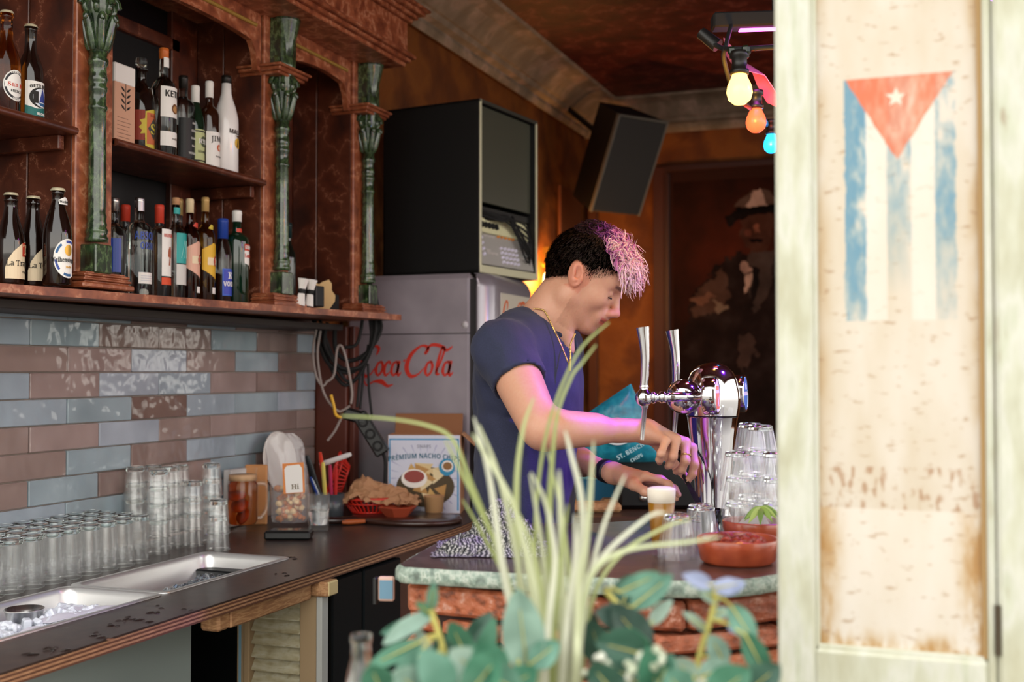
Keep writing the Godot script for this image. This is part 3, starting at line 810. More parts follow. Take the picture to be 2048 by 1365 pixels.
	for k in 2:
		q = bottle("rum_bottle", ["rum bottle with white and gold cap and slanted pinkish label with round red seal", "rum bottle with gold cap and slanted yellow label with round red seal"][k], [380, 411][k], [398, 395][k], -2.02, BASE_Y + 0.002 + 0.002 * k, 0.029, "spirit", glass_solid(hx(["8a3a14", "d9a23a"][k]), 0.045), 0.86, [mat(hx("dcc8a0"), 0.4), goldcap][k], g2)
		r = 0.029
		var main := mat(hx(["d8a58e", "d6a81e"][k]), 0.5)
		l = patch(q[0], [Vector2(-0.036, 0.092), Vector2(0.036, 0.05), Vector2(0.036, 0.16), Vector2(0.0, 0.17), Vector2(-0.036, 0.15)], r, main)
		patch(l, rect(-0.02, 0.105, 0.036, 0.127), r, cream, 0.0009, "band")
		patch(l, ellipse(0.013, 0.117, 0.014, 0.016), r, mat(hx("a02c18"), 0.5), 0.0012, "seal")
		patch(l, ellipse(0.013, 0.117, 0.009, 0.011), r, cream, 0.0015, "seal_ring")
		inscribe(l, "HC", 0.011, 0.013, 0.117, r, red, 4)
		patch(q[0], rect(-0.004, 0.022, 0.032, 0.04), r, white)
		patch(q[0], [Vector2(-0.012, 0.212), Vector2(0.02, 0.205), Vector2(0.014, 0.222), Vector2(-0.004, 0.224)], 0.0215, red if k == 0 else yell, 0.001, "shoulder_label")
	q = bottle("vodka_bottle", "small vodka bottle with blue cap and blue label next to the green gin bottle", 446, 438, -2.01, BASE_Y + 0.004, 0.0265, "taper", clear, 0.76, blue, g2)
	r = 0.0265
	l = patch(q[0], rect(-0.026, 0.02, 0.03, 0.1), r, mat(hx("2a56b8"), 0.5))
	patch(l, rect(-0.022, 0.024, 0.026, 0.096), r, mat(hx("2a3aa8"), 0.5), 0.0008, "panel")
	inscribe(l, "K", 0.02, 0.0, 0.08, r, white, 4)
	inscribe(l, "VODKA", 0.014, 0.003, 0.055, r, white, 3, 0.8)
	q = bottle("gin_bottle", "dark green gin bottle with white cap and red and white label, last in the row", 474, 422, -2.0, BASE_Y + 0.005, 0.037, "shoulder", green, 0.88, white, g2)
	r = 0.037
	patch(q[0], rect(-0.0145, 0.21, 0.0145, 0.226), 0.014, red, 0.0008, "neck_label")
	l = patch(q[0], [Vector2(-0.012, 0.12), Vector2(0.036, 0.108), Vector2(0.036, 0.178), Vector2(-0.012, 0.178)], r, white)
	patch(l, rect(-0.012, 0.158, 0.036, 0.178), r, red, 0.0009, "band")
	inscribe(l, "GORDON'S", 0.011, 0.013, 0.168, r, white, 3, 0.6)
	inscribe(l, "London", 0.011, 0.012, 0.143, r, red, 4, 0.8)
	patch(l, ellipse(0.021, 0.115, 0.0105, 0.012), r, mat(hx("d8b7a0"), 0.5), 0.0012, "seal")
	# --- last bay
	q = bottle("wine_bottle", "plain dark wine bottle beside the middle column's plinth", 577, 446, -2.04, BASE_Y + 0.006, 0.0255, "wine", mat(hx("07120b"), 0.06, 0.0, 0.6), 0.82, mat(hx("0c2a2a"), 0.35), g2)
func _rev(a: Array) -> Array:
	a.reverse()
	return a

# ---------------------------------------------------------------- counter under the tiles
const CY := 0.93
const CX := -1.507
const ORD := ["first", "second", "third", "fourth", "fifth", "sixth", "seventh", "eighth", "ninth", "tenth", "eleventh", "twelfth", "thirteenth", "last"]
func back_counter():
	var t := thing("back_counter", "long counter of dark film-faced plywood with bare ply edge below the tiled wall", "counter")
	var pans := [[-1.945, -1.69, -2.185, -1.64], [-1.95, -1.69, -2.735, -2.215]]
	var st := sm()
	# top film, cut round the two sunk pans
	var zs := [-0.9, -1.64, -2.185, -2.215, -2.735, -3.52]
	for i in 5:
		if i == 1 or i == 3:
			slab(st, Vector3(WALL, CY - 0.004, zs[i + 1]), Vector3(-1.948, CY, zs[i]), 0)
			slab(st, Vector3(-1.688, CY - 0.004, zs[i + 1]), Vector3(CX, CY, zs[i]), 0)
		else:
			slab(st, Vector3(WALL, CY - 0.004, zs[i + 1]), Vector3(CX, CY, zs[i]), 0)
	plate(st, [Vector2(WALL, 3.52), Vector2(CX, 3.52), Vector2(CX - 0.006, 3.6), Vector2(-1.56, 3.95), Vector2(WALL, 3.95)], 0.004, Transform3D(Basis(Vector3(1, 0, 0), Vector3(0, 0, -1), Vector3(0, 1, 0)), Vector3(0, CY - 0.004, 0)))
	mesh("worktop", st, M.ply_top, t)
	for k in 6:                                               # plies showing on the front edge
		st = sm()
		var y0 := CY - 0.004 - 0.0245 * (k + 1) / 6.0
		var jut := 0.0006 * ((k * 7) % 3)
		slab(st, Vector3(CX - 0.03, y0, -3.52), Vector3(CX - 0.001 + jut, y0 + 0.0041, -0.9), 0.0003)
		plate(st, [Vector2(CX - 0.03, 3.52), Vector2(CX - 0.001 + jut, 3.52), Vector2(CX - 0.007 + jut, 3.6), Vector2(-1.561 + jut, 3.95), Vector2(-1.6, 3.95)], 0.0041, Transform3D(Basis(Vector3(1, 0, 0), Vector3(0, 0, -1), Vector3(0, 1, 0)), Vector3(0, y0, 0)))
		mesh("ply", st, M.ply_dark if k % 2 else M.ply_light, t)
	st = sm()
	slab(st, Vector3(WALL, CY - 0.029, -3.94), Vector3(CX - 0.028, CY - 0.02, -2.74), 0)
	slab(st, Vector3(WALL, CY - 0.029, -2.75), Vector3(-1.96, CY - 0.02, -0.9), 0)
	slab(st, Vector3(-1.68, CY - 0.029, -2.75), Vector3(CX - 0.028, CY - 0.02, -0.9), 0)
	tag(mesh("underside", st, M.ply_dark, t), "", "", "", "stuff")
	# pine rail and bracket block carrying the edge
	st = sm()
	slab(st, Vector3(CX - 0.075, CY - 0.072, -2.59), Vector3(CX - 0.016, CY - 0.0285, -2.235), 0.004)
	mesh("rail", st, M.pine, t)
	st = sm()
	slab(st, Vector3(CX - 0.07, CY - 0.072, -2.235), Vector3(CX - 0.018, CY - 0.0285, -2.19), 0.006)
	mesh("rail_end", st, M.pine, t)
	st = sm()
	slab(st, Vector3(-1.8, CY - 0.066, -2.66), Vector3(-1.484, CY - 0.0285, -2.6), 0.004)
	lathe(st, [[0.0, 0.0], [0.008, 0.0006], [0.009, 0.0]], 14, Transform3D(Basis(Vector3(1, 0, 0), Vector3(0, 0, 1), Vector3(0, -1, 0)), Vector3(-1.512, CY - 0.055, -2.599)))
	mesh("bracket_block", st, M.pine, t)
	st = sm()
	slab(st, Vector3(-1.4995, CY - 0.0655, -2.655), Vector3(-1.482, CY - 0.029, -2.605), 0.003)
	mesh("end_grain", st, mat(hx("d8c08c"), 0.7), t)
	# grey cupboard side and dark recess below
	t = thing("under_counter_cupboard", "grey-green cupboard panel in the shade under the plywood counter", "cupboard")
	st = sm()
	slab(st, Vector3(-2.2, 0.005, -2.36), Vector3(-1.72, CY - 0.085, -1.0), 0.004)
	mesh("body", st, mat(hx("98a5a1"), 0.6), t)
	# louvred shutter standing under the bracket
	t = thing("louvred_shutter", "weathered louvred wooden shutter standing under the plywood counter", "shutter")
	var zf := -2.615
	var x0 := -1.765
	for s in [[x0, x0 + 0.028], [x0 + 0.026, x0 + 0.044], [-1.574, -1.523]]:
		st = sm()
		slab(st, Vector3(s[0], 0.12, zf - 0.03), Vector3(s[1], CY - 0.067, zf + (0.0 if s[0] != x0 + 0.026 else 0.008)), 0.003)
		mesh("stile", st, mat(hx("a58b68"), 0.8), t)
	st = sm()
	slab(st, Vector3(x0 + 0.007, 0.3, zf), Vector3(x0 + 0.015, CY - 0.14, zf + 0.0012), 0.0004)
	mesh("paint_streak", st, mat(hx("7fa5b8"), 0.8), t)
	st = sm()
	slab(st, Vector3(-1.522, 0.12, zf - 0.03), Vector3(-1.505, CY - 0.067, zf + 0.006), 0.003)
	mesh("edge_strip", st, mat(hx("b4b4ae"), 0.8), t)
	for k in 20:
		var y := CY - 0.085 - 0.0345 * k
		st = sm()
		box(st, Vector3((x0 + 0.044 - 1.574) / 2, y, zf - 0.014), Vector3(-1.574 - x0 - 0.044, 0.006, 0.044), 0.0025, Basis(Vector3(1, 0, 0), 0.95))
		mesh("slat", st, M.pale_slat, t)
	st = sm()
	slab(st, Vector3(x0, 0.12, zf - 0.03), Vector3(-1.523, 0.16, zf), 0.003)
	mesh("rail", st, M.weathered, t)
	# black under-counter cooler and the brown cabinet beyond it
	t = thing("bar_cooler", "black under-counter bar cooler next to the louvred shutter", "cooler")
	st = sm()
	slab(st, Vector3(-2.1, 0.005, -3.1), Vector3(-1.535, CY - 0.035, -2.68), 0.004)
	mesh("body", st, mat(hx("0d1012"), 0.35), t)
	st = sm()
	slab(st, Vector3(-1.535, 0.08, -3.09), Vector3(-1.515, CY - 0.04, -2.86), 0.004)
	mesh("door", st, mat(hx("14181a"), 0.3), t)
	st = sm()
	slab(st, Vector3(-1.535, 0.08, -2.855), Vector3(-1.518, CY - 0.04, -2.69), 0.004)
	mesh("frame", st, mat(hx("101416"), 0.3), t)
	t = thing("brown_cabinet", "plain brown cabinet under the far end of the counter", "cabinet")
	st = sm()
	slab(st, Vector3(-2.1, 0.005, -3.9), Vector3(-1.58, CY - 0.035, -3.11), 0.004)
	mesh("body", st, mat(hx("54382c"), 0.6), t)
	for d in [[-3.3, -3.115], [-3.88, -3.31]]:
		st = sm()
		slab(st, Vector3(-1.58, 0.1, d[0]), Vector3(-1.562, CY - 0.1, d[1]), 0.003)
		mesh("door", st, mat(hx("5b3c2e"), 0.55), t)
	st = sm()
	slab(st, Vector3(-1.58, CY - 0.09, -3.88), Vector3(-1.556, CY - 0.036, -3.115), 0.003)
	mesh("drawer", st, mat(hx("62443a"), 0.5), t)
	# sunk steel pans
	var names := ["steel pan sunk in the counter holding white ice and wet labels", "steel pan sunk in the counter with a little dark ice, further along"]
	for k in 2:
		var p = pans[k]
		t = thing("steel_pan", names[k], "pan", Vector3((p[0] + p[1]) / 2, CY, (p[2] + p[3]) / 2), 0.0, "steel pans sunk in the counter")
		var hxx: float = (p[1] - p[0]) / 2 + 0.012
		var hz: float = (p[3] - p[2]) / 2 + 0.012
		st = sm(1)
		var loops := []
		for q in [[0.0, 0.0005, 0.02], [0.0, 0.003, 0.02], [0.003, 0.0045, 0.02], [0.011, 0.0045, 0.02], [0.014, 0.002, 0.03], [0.016, -0.01, 0.032], [0.022, -0.055, 0.035], [0.034, -0.064, 0.03], [0.11, -0.0655, 0.02]]:
			var lp := []
			for c in 4:
				var sx: float = [1, -1, -1, 1][c]; var sz: float = [1, 1, -1, -1][c]
				for j in 6:
					var a: float = PI / 2 * c + PI / 2 * j / 5.0
					lp.append(Vector3(sx * (hxx - q[0] - q[2]) + cos(a) * q[2], q[1], sz * (hz - q[0] - q[2]) + sin(a) * q[2]))
			loops.append(lp)
		for i in loops.size() - 1:
			for j in 24:
				quad(st, loops[i][j], loops[i + 1][j], loops[i + 1][(j + 1) % 24], loops[i][(j + 1) % 24])
		st.set_smooth_group(-1)
		for j in range(1, 23): tri(st, loops[8][0], loops[8][j + 1], loops[8][j])
		mesh("basin", st, M.pan, t)
	# ice, wet labels and a strainer in the nearer pan
	var ice := glass_solid(hx("eef3f8"), 0.031, 0.15)
	var frost := mat(hx("d9dde6"), 0.25)
	for k in 2:
		var p = pans[k]
		st = sm(-1)
		var r2 := RandomNumberGenerator.new(); r2.seed = 5 + k
		for i in (420 if k == 0 else 90):
			var x := r2.randf(); var z := r2.randf()
			if k == 1: x = 0.25 + 0.7 * x; z = 0.12 + 0.5 * z
			else: x = 0.1 + 0.8 * x; z = 0.05 + 0.72 * z
			var c := Vector3(lerpf(p[0] + 0.03, p[1] - 0.03, x), CY - 0.064 + (0.03 if k == 0 else 0.018) * r2.randf() + (0.028 if k == 0 else 0.014) * (1.0 - absf(2.0 * x - 1.0)) * r2.randf(), lerpf(p[2] + 0.04, p[3] - 0.04, z))
			box(st, c, Vector3(0.012 + 0.02 * r2.randf(), 0.008 + 0.014 * r2.randf(), 0.012 + 0.02 * r2.randf()), 0.003, Basis.from_euler(Vector3(r2.randf() * 3, r2.randf() * 3, r2.randf() * 3)))
		tag(mesh("ice", st, frost if k == 0 else ice), ["crushed white ice heaped in the nearer steel pan", "a few wet dark ice chips in the further steel pan"][k], "ice", "", "stuff")
	for k in 2:
		st = sm()
		var g := []
		var c0: Vector3 = on_y([115, 175][k], [1268, 1232][k], CY - 0.02)
		for i in 9:
			var row := []
			for j in 9:
				var u := (j - 4) / 8.0; var v := (i - 4) / 8.0
				row.append(c0 + Vector3(u * 0.12 + v * 0.02, 0.006 + 0.006 * sin(u * 9 + k) * cos(v * 7 + k * 2), v * 0.16 - u * 0.03 * (k + 1)))
			g.append(row)
		g.reverse()
		sheet(st, g, 0.0008)
		tag(mesh("wet_paper", st, mat(hx("d9d7e2"), 0.35)), ["crumpled wet white paper with print lying on the ice at the pan's corner", "second wet white paper lying flat on the ice"][k], "paper")
		if k == 0:
			st = sm()
			letters(st, "II III II IIII II", 0.014, Vector3.ZERO, 0.0, 0, 1.0, 0.0, Transform3D(Basis(Vector3(0, 1, 0), 1.2) * Basis(Vector3(1, 0, 0), -PI / 2), c0 + Vector3(0.02, 0.0135, 0.02)))
			mesh("print", st, M.ink, get_node("wet_paper"))
	var c1: Vector3 = on_y(48, 1248, CY - 0.03)
	t = thing("jigger_cup", "small round steel cup lying in the ice by the pan's edge", "cup", c1)
	st = sm()
	lathe(st, [[0.0, 0.0], [0.028, 0.002], [0.036, 0.012], [0.04, 0.03], [0.042, 0.031], [0.04, 0.033], [0.034, 0.014], [0.026, 0.005], [0.0, 0.004]], 28)
	mesh("bowl", st, M.steel, t)
	# spilled water
	st = sm(1)
	var r3 := RandomNumberGenerator.new(); r3.seed = 77
	for q in [[60, 1310], [100, 1297], [120, 1300], [265, 1238], [250, 1242], [285, 1243], [310, 1228], [370, 1222], [200, 1270], [215, 1278], [320, 1215], [92, 1303], [225, 1252], [560, 1150], [590, 1118]]:
		for i in 3:
			var c: Vector3 = on_y(q[0] + r3.randf_range(-14, 14), q[1] + r3.randf_range(-3, 3), CY)
			var rr := r3.randf_range(0.003, 0.009)
			lathe(st, [[rr, 0.0], [rr * 0.9, 0.0012], [rr * 0.5, 0.0022], [0.0, 0.0025]], 10, Transform3D(Basis.from_scale(Vector3(r3.randf_range(0.7, 1.3), 1, r3.randf_range(0.7, 1.6))), c))
	tag(mesh("spilled_water", st, glass_solid(hx("ffffff"), 0.033)), "scattered water drops on the dark counter in front of the pans", "water", "", "stuff")

# straight tumbler, rim down when turned over; origin at the rim end
func make_tumbler(called, label, r_rim, r_base, h, group, flute := 0.0, flutes := 0, seg := 28):
	var t := thing(called, label, "glass", Vector3.ZERO, 0.0, group)
	var st := sm()
	lathe(st, [[r_rim - 0.0016, 0.0], [r_rim, 0.0005], [lerpf(r_rim, r_base, 0.5), h * 0.5], [r_base + 0.0005, h - 0.014]], seg, Transform3D(), 1, flute, flutes)
	lathe(st, [[r_base - 0.003, h - 0.016], [lerpf(r_rim, r_base, 0.5) - 0.0022, h * 0.5], [r_rim - 0.0016, 0.0]], seg, Transform3D(), 2)
	mesh("bowl", st, M.glassware, t)
	st = sm()
	lathe(st, [[0.0, h - 0.015], [r_base - 0.004, h - 0.0165], [r_base + 0.0004, h - 0.0138], [r_base, h - 0.004], [r_base - 0.004, h], [0.0, h - 0.001]], seg)
	mesh("base", st, M.clear_solid, t)
	st = sm()
	lathe(st, [[r_rim - 0.002, 0.0], [r_rim + 0.0002, 0.0003], [r_rim + 0.0002, 0.0022], [r_rim - 0.002, 0.0025]], seg)
	mesh("rim", st, M.clear_solid, t)
	return t

func counter_things():
	M.glassware = glass_pane(hx("f4faf8"), 0.0)
	M.glassware.metallic = 0.045
	M.soft_glass = glass_pane(hx("f4faf8"), 0.0)
	M.soft_glass.metallic_specular = 0.26
	var g := "upturned tumblers in rows behind the pans"
	var proto = make_tumbler("tumbler", "", 0.0305, 0.0255, 0.126, g, 0.0, 0, 24)
	var first := true
	var xs := [-2.035, -2.098, -2.161, -2.222]
	for row in 4:
		for k in 13:
			var z: float = -1.78 - 0.0645 * k - 0.012 * row
			if z < -2.60 - 0.03 * row: continue
			var at := Vector3(xs[row] + 0.003 * sin(k * 3.1 + row), CY, z + 0.003 * cos(k * 2.3 + row * 1.7))
			var l := "upturned straight tumbler in the %s, %s from the picture's edge" % [["row nearest the pans", "second row behind the pans", "third row behind the pans", "row against the tiles"][row], ORD[k]]
			if first:
				proto.position = at; tag(proto, l); first = false
			else: copy_of(proto, at, 0.37 * k, l, g)
	# stacked tumblers beside the rows
	var g2 := "tumblers stacked in towers"
	var st_proto = make_tumbler("stacking_tumbler", "", 0.034, 0.0255, 0.098, g2, 0.0, 0, 24)
	first = true
	var spots := [[262, 1096, 4, "glass tower nearest the tiled wall"], [305, 1092, 4, "second glass tower from the tiled wall"], [340, 1096, 4, "tallest middle glass tower"], [316, 1108, 4, "foremost glass tower beside the rows"], [358, 1090, 4, "glass tower just past the middle"], [385, 1092, 3, "three-high glass tower before the jar"], [422, 1084, 4, "tall glass tower next to the handled jar"], [436, 1100, 2, "two-high glass tower touching the handled jar"]]
	for s in spots.size():
		var base: Vector3 = on_y(spots[s][0], spots[s][1], CY)
		base.x = maxf(base.x, -2.205)
		for k in spots[s][2]:
			var l := "upturned tumbler %s in the %s" % [["at the bottom", "second up", "third up", "on top"][k], spots[s][3]]
			var at := base + Vector3(0, 0.0005 + 0.046 * k, 0)
			if first:
				st_proto.position = at; tag(st_proto, l); first = false
			else: copy_of(st_proto, at, 0.5 * k + s, l, g2)
	# handled jar of iced tea
	var c: Vector3 = on_y(485, 1062, CY)
	var t := thing("handled_jar", "clear glass handled jar of amber iced tea with slices beside the stacked tumblers", "jar", c)
	var st := sm()
	lathe(st, [[0.0, 0.004], [0.045, 0.0], [0.051, 0.006], [0.051, 0.15], [0.046, 0.162], [0.045, 0.185], [0.047, 0.187], [0.047, 0.2], [0.044, 0.2], [0.043, 0.165], [0.048, 0.15], [0.048, 0.03], [0.042, 0.022], [0.0, 0.02]], 32)
	mesh("jar", st, M.soft_glass, t)
	st = sm()
	lathe(st, [[0.0, 0.0225], [0.041, 0.0225], [0.0465, 0.032], [0.0465, 0.148], [0.0415, 0.16], [0.0, 0.16]], 28)
	mesh("iced_tea", st, glass_solid(hx("d98a4a"), 0.033), t)
	st = sm()
	lathe(st, [[0.0415, 0.1615], [0.0445, 0.1615], [0.0445, 0.18], [0.0, 0.18]], 28)
	mesh("foam", st, mat(hx("c9a37a"), 0.5), t)
	for k in 3:
		st = sm()
		lathe(st, [[0.0, 0.0], [0.024, 0.0], [0.025, 0.003], [0.024, 0.006], [0.0, 0.006]], 18, Transform3D(Basis.from_euler(Vector3(1.2 - 0.4 * k, 0.5 * k, 0.3)), Vector3(0.012 - 0.012 * k, 0.05 + 0.03 * k, 0.01)))
		mesh("slice", st, mat(hx("c8642c"), 0.4), t)
	st = sm()
	var dir := Vector3(0.79, 0, -0.55)
	tube(st, curve_points([dir * 0.048 + Vector3(0, 0.15, 0), dir * 0.075 + Vector3(0, 0.147, 0), dir * 0.085 + Vector3(0, 0.12, 0), dir * 0.08 + Vector3(0, 0.07, 0), dir * 0.062 + Vector3(0, 0.042, 0), dir * 0.049 + Vector3(0, 0.04, 0)], 6), 0.0075, 10)
	mesh("handle", st, M.glassware, t)
	# peach wooden board leaning behind it
	c = on_y(512, 1050, CY)
	t = thing("wooden_board", "small light wooden board standing behind the handled jar", "board", c, 0.36)
	st = sm()
	box(st, Vector3(0.0, 0.1, 0), Vector3(0.075, 0.2, 0.014), 0.004)
	mesh("board", st, mat(hx("c98d55"), 0.6), t)
	# papers
	st = sm()
	c = on_y(478, 1030, CY) + Vector3(-0.0, 0.19, 0)
	box(st, Vector3(0, -0.094, 0), Vector3(0.03, 0.186, 0.14), 0.002)
	var o = tag(mesh("paper_pack", st, mat(hx("cfccc9"), 0.7)), "white upright paper pack with grey top behind the handled jar", "paper")
	o.position = Vector3(-2.2, c.y, -3.27)
	# plate leaning on the tiles
	c = on_x(553, 925, -2.19)
	t = thing("plate", "white round plate leaning on the tiles behind the snack bag", "plate", c)
	st = sm()
	lathe(st, [[0.0, 0.0], [0.07, 0.002], [0.105, 0.014], [0.108, 0.016], [0.105, 0.018], [0.068, 0.006], [0.0, 0.004]], 36)
	var pl := mesh("dish", st, mat(hx("d8d2ca"), 0.3, 0, 0.3), t)
	pl.basis = Basis(Vector3(0, 0, 1), -PI / 2 + 0.15)
	st = sm()
	lathe(st, [[0.105, 0.0135], [0.1085, 0.0158], [0.106, 0.0185]], 24, Transform3D(), 1, 0.0, 0, 2.2, 4.0)
	pl = mesh("rust_rim", st, mat(hx("8a4326"), 0.5), t)
	pl.basis = Basis(Vector3(0, 0, 1), -PI / 2 + 0.15)
	# snack bag with popcorn-like mix and a label
	c = on_y(580, 1062, CY)
	t = thing("snack_bag", "clear plastic bag of caramel popcorn with orange and white label", "bag", c + Vector3(0, 0.028, 0), 0.36)
	var bagw = func(y): return 0.056 + 0.006 * sin(y * 22.0) + 0.012 * smoothstep(0.08, 0.2, y)
	st = sm()
	var gg := []
	for i in 17:
		var row := []
		var y := 0.285 * i / 16.0
		var w: float = bagw.call(y)
		var dd := lerpf(0.045, 0.006, smoothstep(0.09, 0.28, y)) * (0.75 if i == 0 else 1.0)
		if y > 0.24: w *= sqrt(maxf(0.02, 1.0 - pow((y - 0.24) / 0.05, 2.0)))
		var lean := -0.02 * smoothstep(0.08, 0.28, y)
		for j in 25:
			var a := TAU * j / 24.0
			row.append(Vector3(sin(a) * w * (1.0 + 0.02 * sin(y * 90 + j)) + lean, y, cos(a) * dd + 0.004 * sin(y * 40.0 + j * 1.7)))
		gg.append(row)
	sheet(st, gg)
	var film := glass_pane(hx("f0ecee"), 0.16)
	film.roughness = 0.08
	mesh("film", st, film, t)
	st = sm()
	var r4 := RandomNumberGenerator.new(); r4.seed = 3
	var pops := [sm(1), sm(1)]
	for i in 130:
		var y := 0.01 + 0.105 * r4.randf()
		var a := r4.randf() * TAU
		var rr := sqrt(r4.randf()) * 0.9
		var rad := r4.randf_range(0.008, 0.0135)
		lathe(pops[i % 2], [[0.0, -rad], [rad * 0.8, -rad * 0.6], [rad, 0.0], [rad * 0.75, rad * 0.7], [0.0, rad]], 7, Transform3D(Basis.from_euler(Vector3(r4.randf() * 3, r4.randf() * 3, 0)), Vector3(sin(a) * rr * 0.046, y, cos(a) * rr * 0.035)), 1, 0.25, 3)
	for k in 2: tag(mesh(["popcorn", "popcorn_caramel"][k], pops[k], mat(hx(["e6c893", "c26f1c"][k]), 0.6), t), "", "", "", "stuff")
	st = sm()
	var lab := Transform3D(Basis(Vector3(0, 0, 1), 0.06) * Basis(Vector3(1, 0, 0), -0.07), Vector3(0.02, 0.145, 0.048))
	plate(st, rect(-0.034, -0.048, 0.034, 0.048), 0.001, lab)
	var lb := mesh("label", st, mat(hx("d6813a"), 0.6), t)
	st = sm()
	plate(st, [Vector2(-0.026, -0.046), Vector2(0.028, -0.046), Vector2(0.028, 0.03), Vector2(0.02, 0.042), Vector2(-0.02, 0.04), Vector2(-0.028, 0.03)], 0.0014, lab)
	mesh("label_field", st, M.paper_white, lb)
	st = sm()
	letters(st, "Hi", 0.016, Vector3(0.004, -0.028, 0.0018), 0.0, 4, 1.0, 0.0, lab)
	mesh("lettering", st, mat(hx("6a5a3c"), 0.7), lb)
	# card reader under it
	c = on_y(578, 1078, CY)
	t = thing("card_reader", "flat black card reader lying in front of the snack bag", "device", c, 0.36)
	st = sm()
	box(st, Vector3(0, 0.014, 0), Vector3(0.14, 0.027, 0.075), 0.006)
	mesh("body", st, M.black_plastic, t)
	st = sm()
	box(st, Vector3(-0.01, 0.028, 0.0), Vector3(0.09, 0.002, 0.05), 0.0008)
	mesh("screen", st, mat(hx("2a2f31"), 0.1), t)
	# glass of water
	c = on_y(637, 1062, CY)
	t = thing("water_glass", "clear straight glass half full of water next to the card reader", "glass", c)
	st = sm()
	lathe(st, [[0.0, 0.001], [0.03, 0.0], [0.033, 0.004], [0.0345, 0.06], [0.036, 0.118], [0.0345, 0.118], [0.0325, 0.06], [0.031, 0.02]], 28, Transform3D(), 1, 0.012, 10)
	mesh("glass", st, M.glassware, t)
	st = sm()
	lathe(st, [[0.0, 0.019], [0.0305, 0.021], [0.032, 0.06], [0.0325, 0.068], [0.0, 0.068]], 24)
	mesh("water", st, glass_solid(hx("ffffff"), 0.033), t)
	# cup of straws and sauces
	c = on_y(660, 1040, CY)
	t = thing("utensil_cup", "dark grey cup behind the water glass", "cup", c)
	st = sm()
	lathe(st, [[0.0, 0.0], [0.045, 0.0], [0.05, 0.09], [0.047, 0.09], [0.042, 0.01], [0.0, 0.01]], 26)
	mesh("cup", st, mat(hx("40464a"), 0.3), t)
	var sticks := [[648, 1028, 612, 912, 0.016, "141a1e", "black_bottle_opener", "black tool handle leaning from the grey cup towards the snack bag", "tool"], [658, 1030, 640, 905, 0.008, "d43a22", "red_pen", "red capped pen standing in the grey cup", "pen"], [652, 1030, 646, 925, 0.008, "e0d06a", "yellow_tube", "pale yellow sachet tube standing in the grey cup", "sachet"], [664, 1030, 660, 930, 0.007, "b7345a", "pink_tube", "pink sachet tube standing in the grey cup", "sachet"], [670, 1030, 672, 932, 0.007, "c2302c", "red_tube", "thin red sachet tube standing in the grey cup", "sachet"], [650, 1030, 621, 955, 0.006, "2a4aa2", "blue_pen", "blue pen leaning low in the grey cup", "pen"], [640, 930, 702, 909, 0.009, "dcd8d6", "white_straw_pack", "white wrapped straw lying across the top of the grey cup", "straw"], [656, 1031, 624, 958, 0.004, "c9d0d4", "metal_stirrer", "thin shiny stirrer leaning beside the blue pen", "stirrer"]]
	for s in sticks:
		st = sm()
		var a := deep(s[0], s[1], 3.965)
		var b := deep(s[2], s[3], 3.93)
		tube(st, [a, a.lerp(b, 0.1), a.lerp(b, 0.9), b], [s[4] * 0.8, s[4], s[4], s[4] * 0.7], 10, 1, true, 0.6)
		tag(mesh(s[6], st, mat(hx(s[5]), 0.35)), s[7], s[8])
	# red baskets with kraft paper
	c = on_y(738, 1036, CY) + Vector3(0, 0.0165, 0)
	for k in 2:
		t = thing("snack_basket", ["red plastic oval basket holding crumpled brown paper on the round board", "red plastic basket standing on edge behind the crumpled paper"][k], "basket", c, 0.36, "red plastic baskets")
		st = sm()
		for ring in [[0.0, 0.058, 0.0035], [0.03, 0.085, 0.003], [0.048, 0.096, 0.006]]:
			var pts := []
			for j in 33: pts.append(Vector3(cos(TAU * j / 32.0) * ring[1], ring[0] + 0.004, sin(TAU * j / 32.0) * ring[1] * 0.66))
			tube(st, pts, ring[2], 6)
		mesh("rim", st, mat(hx("c8281a"), 0.35), t)
		st = sm()
		for j in 30:
			var a := TAU * j / 30.0
			rod(st, Vector3(cos(a) * 0.058, 0.004, sin(a) * 0.058 * 0.66), Vector3(cos(a + 0.12) * 0.096, 0.05, sin(a + 0.12) * 0.096 * 0.66), 0.0032, 0.0032, 5)
		tag(mesh("lattice", st, mat(hx("c8281a"), 0.35), t), "", "", "", "stuff")
		st = sm()
		lathe(st, [[0.0, 0.001], [0.06, 0.001], [0.06, 0.005], [0.0, 0.005]], 24, Transform3D(Basis.from_scale(Vector3(1, 1, 0.66))))
		mesh("bottom", st, mat(hx("b82218"), 0.4), t)
		if k == 1:
			t.position = deep(692, 962, 4.2); t.basis = Basis.from_euler(Vector3(0.3, 0.4, 1.25))
	st = sm()
	gg = []
	var fn := noise(1.0, FastNoiseLite.TYPE_SIMPLEX, 2, 4)
	for i in 24:
		var row := []
		for j in 24:
			var u: float = (j / 23.0 - 0.5); var v: float = (i / 23.0 - 0.5)
			var hgt := 0.01 + 0.08 * exp(-pow((u + 0.2) / 0.2, 2.0) - pow(v / 0.4, 2.0)) + 0.052 * exp(-pow((u - 0.16) / 0.24, 2.0) - pow((v + 0.1) / 0.3, 2.0)) + 0.022 * absf(fn.get_noise_2d(u * 3.5 + 9, v * 4)) + 0.01 * fn.get_noise_2d(u * 8.0, v * 8.0)
			row.append(Vector3(u * 0.28 + 0.035 + 0.012 * fn.get_noise_2d(v * 4, u * 4 + 40), maxf(hgt + 0.01, 0.012), v * 0.15 + 0.012 * fn.get_noise_2d(u * 4 + 70, v * 4)))
		gg.append(row)
	gg.reverse()
	sheet(st, gg, 0.0006, -1)
	o = tag(mesh("kraft_paper", st, mat(hx("a97d58"), 0.75)), "crumpled brown kraft paper spilling out of the red basket", "paper")
	o.position = c + Vector3(0, 0.012, 0); o.rotation.y = 0.36
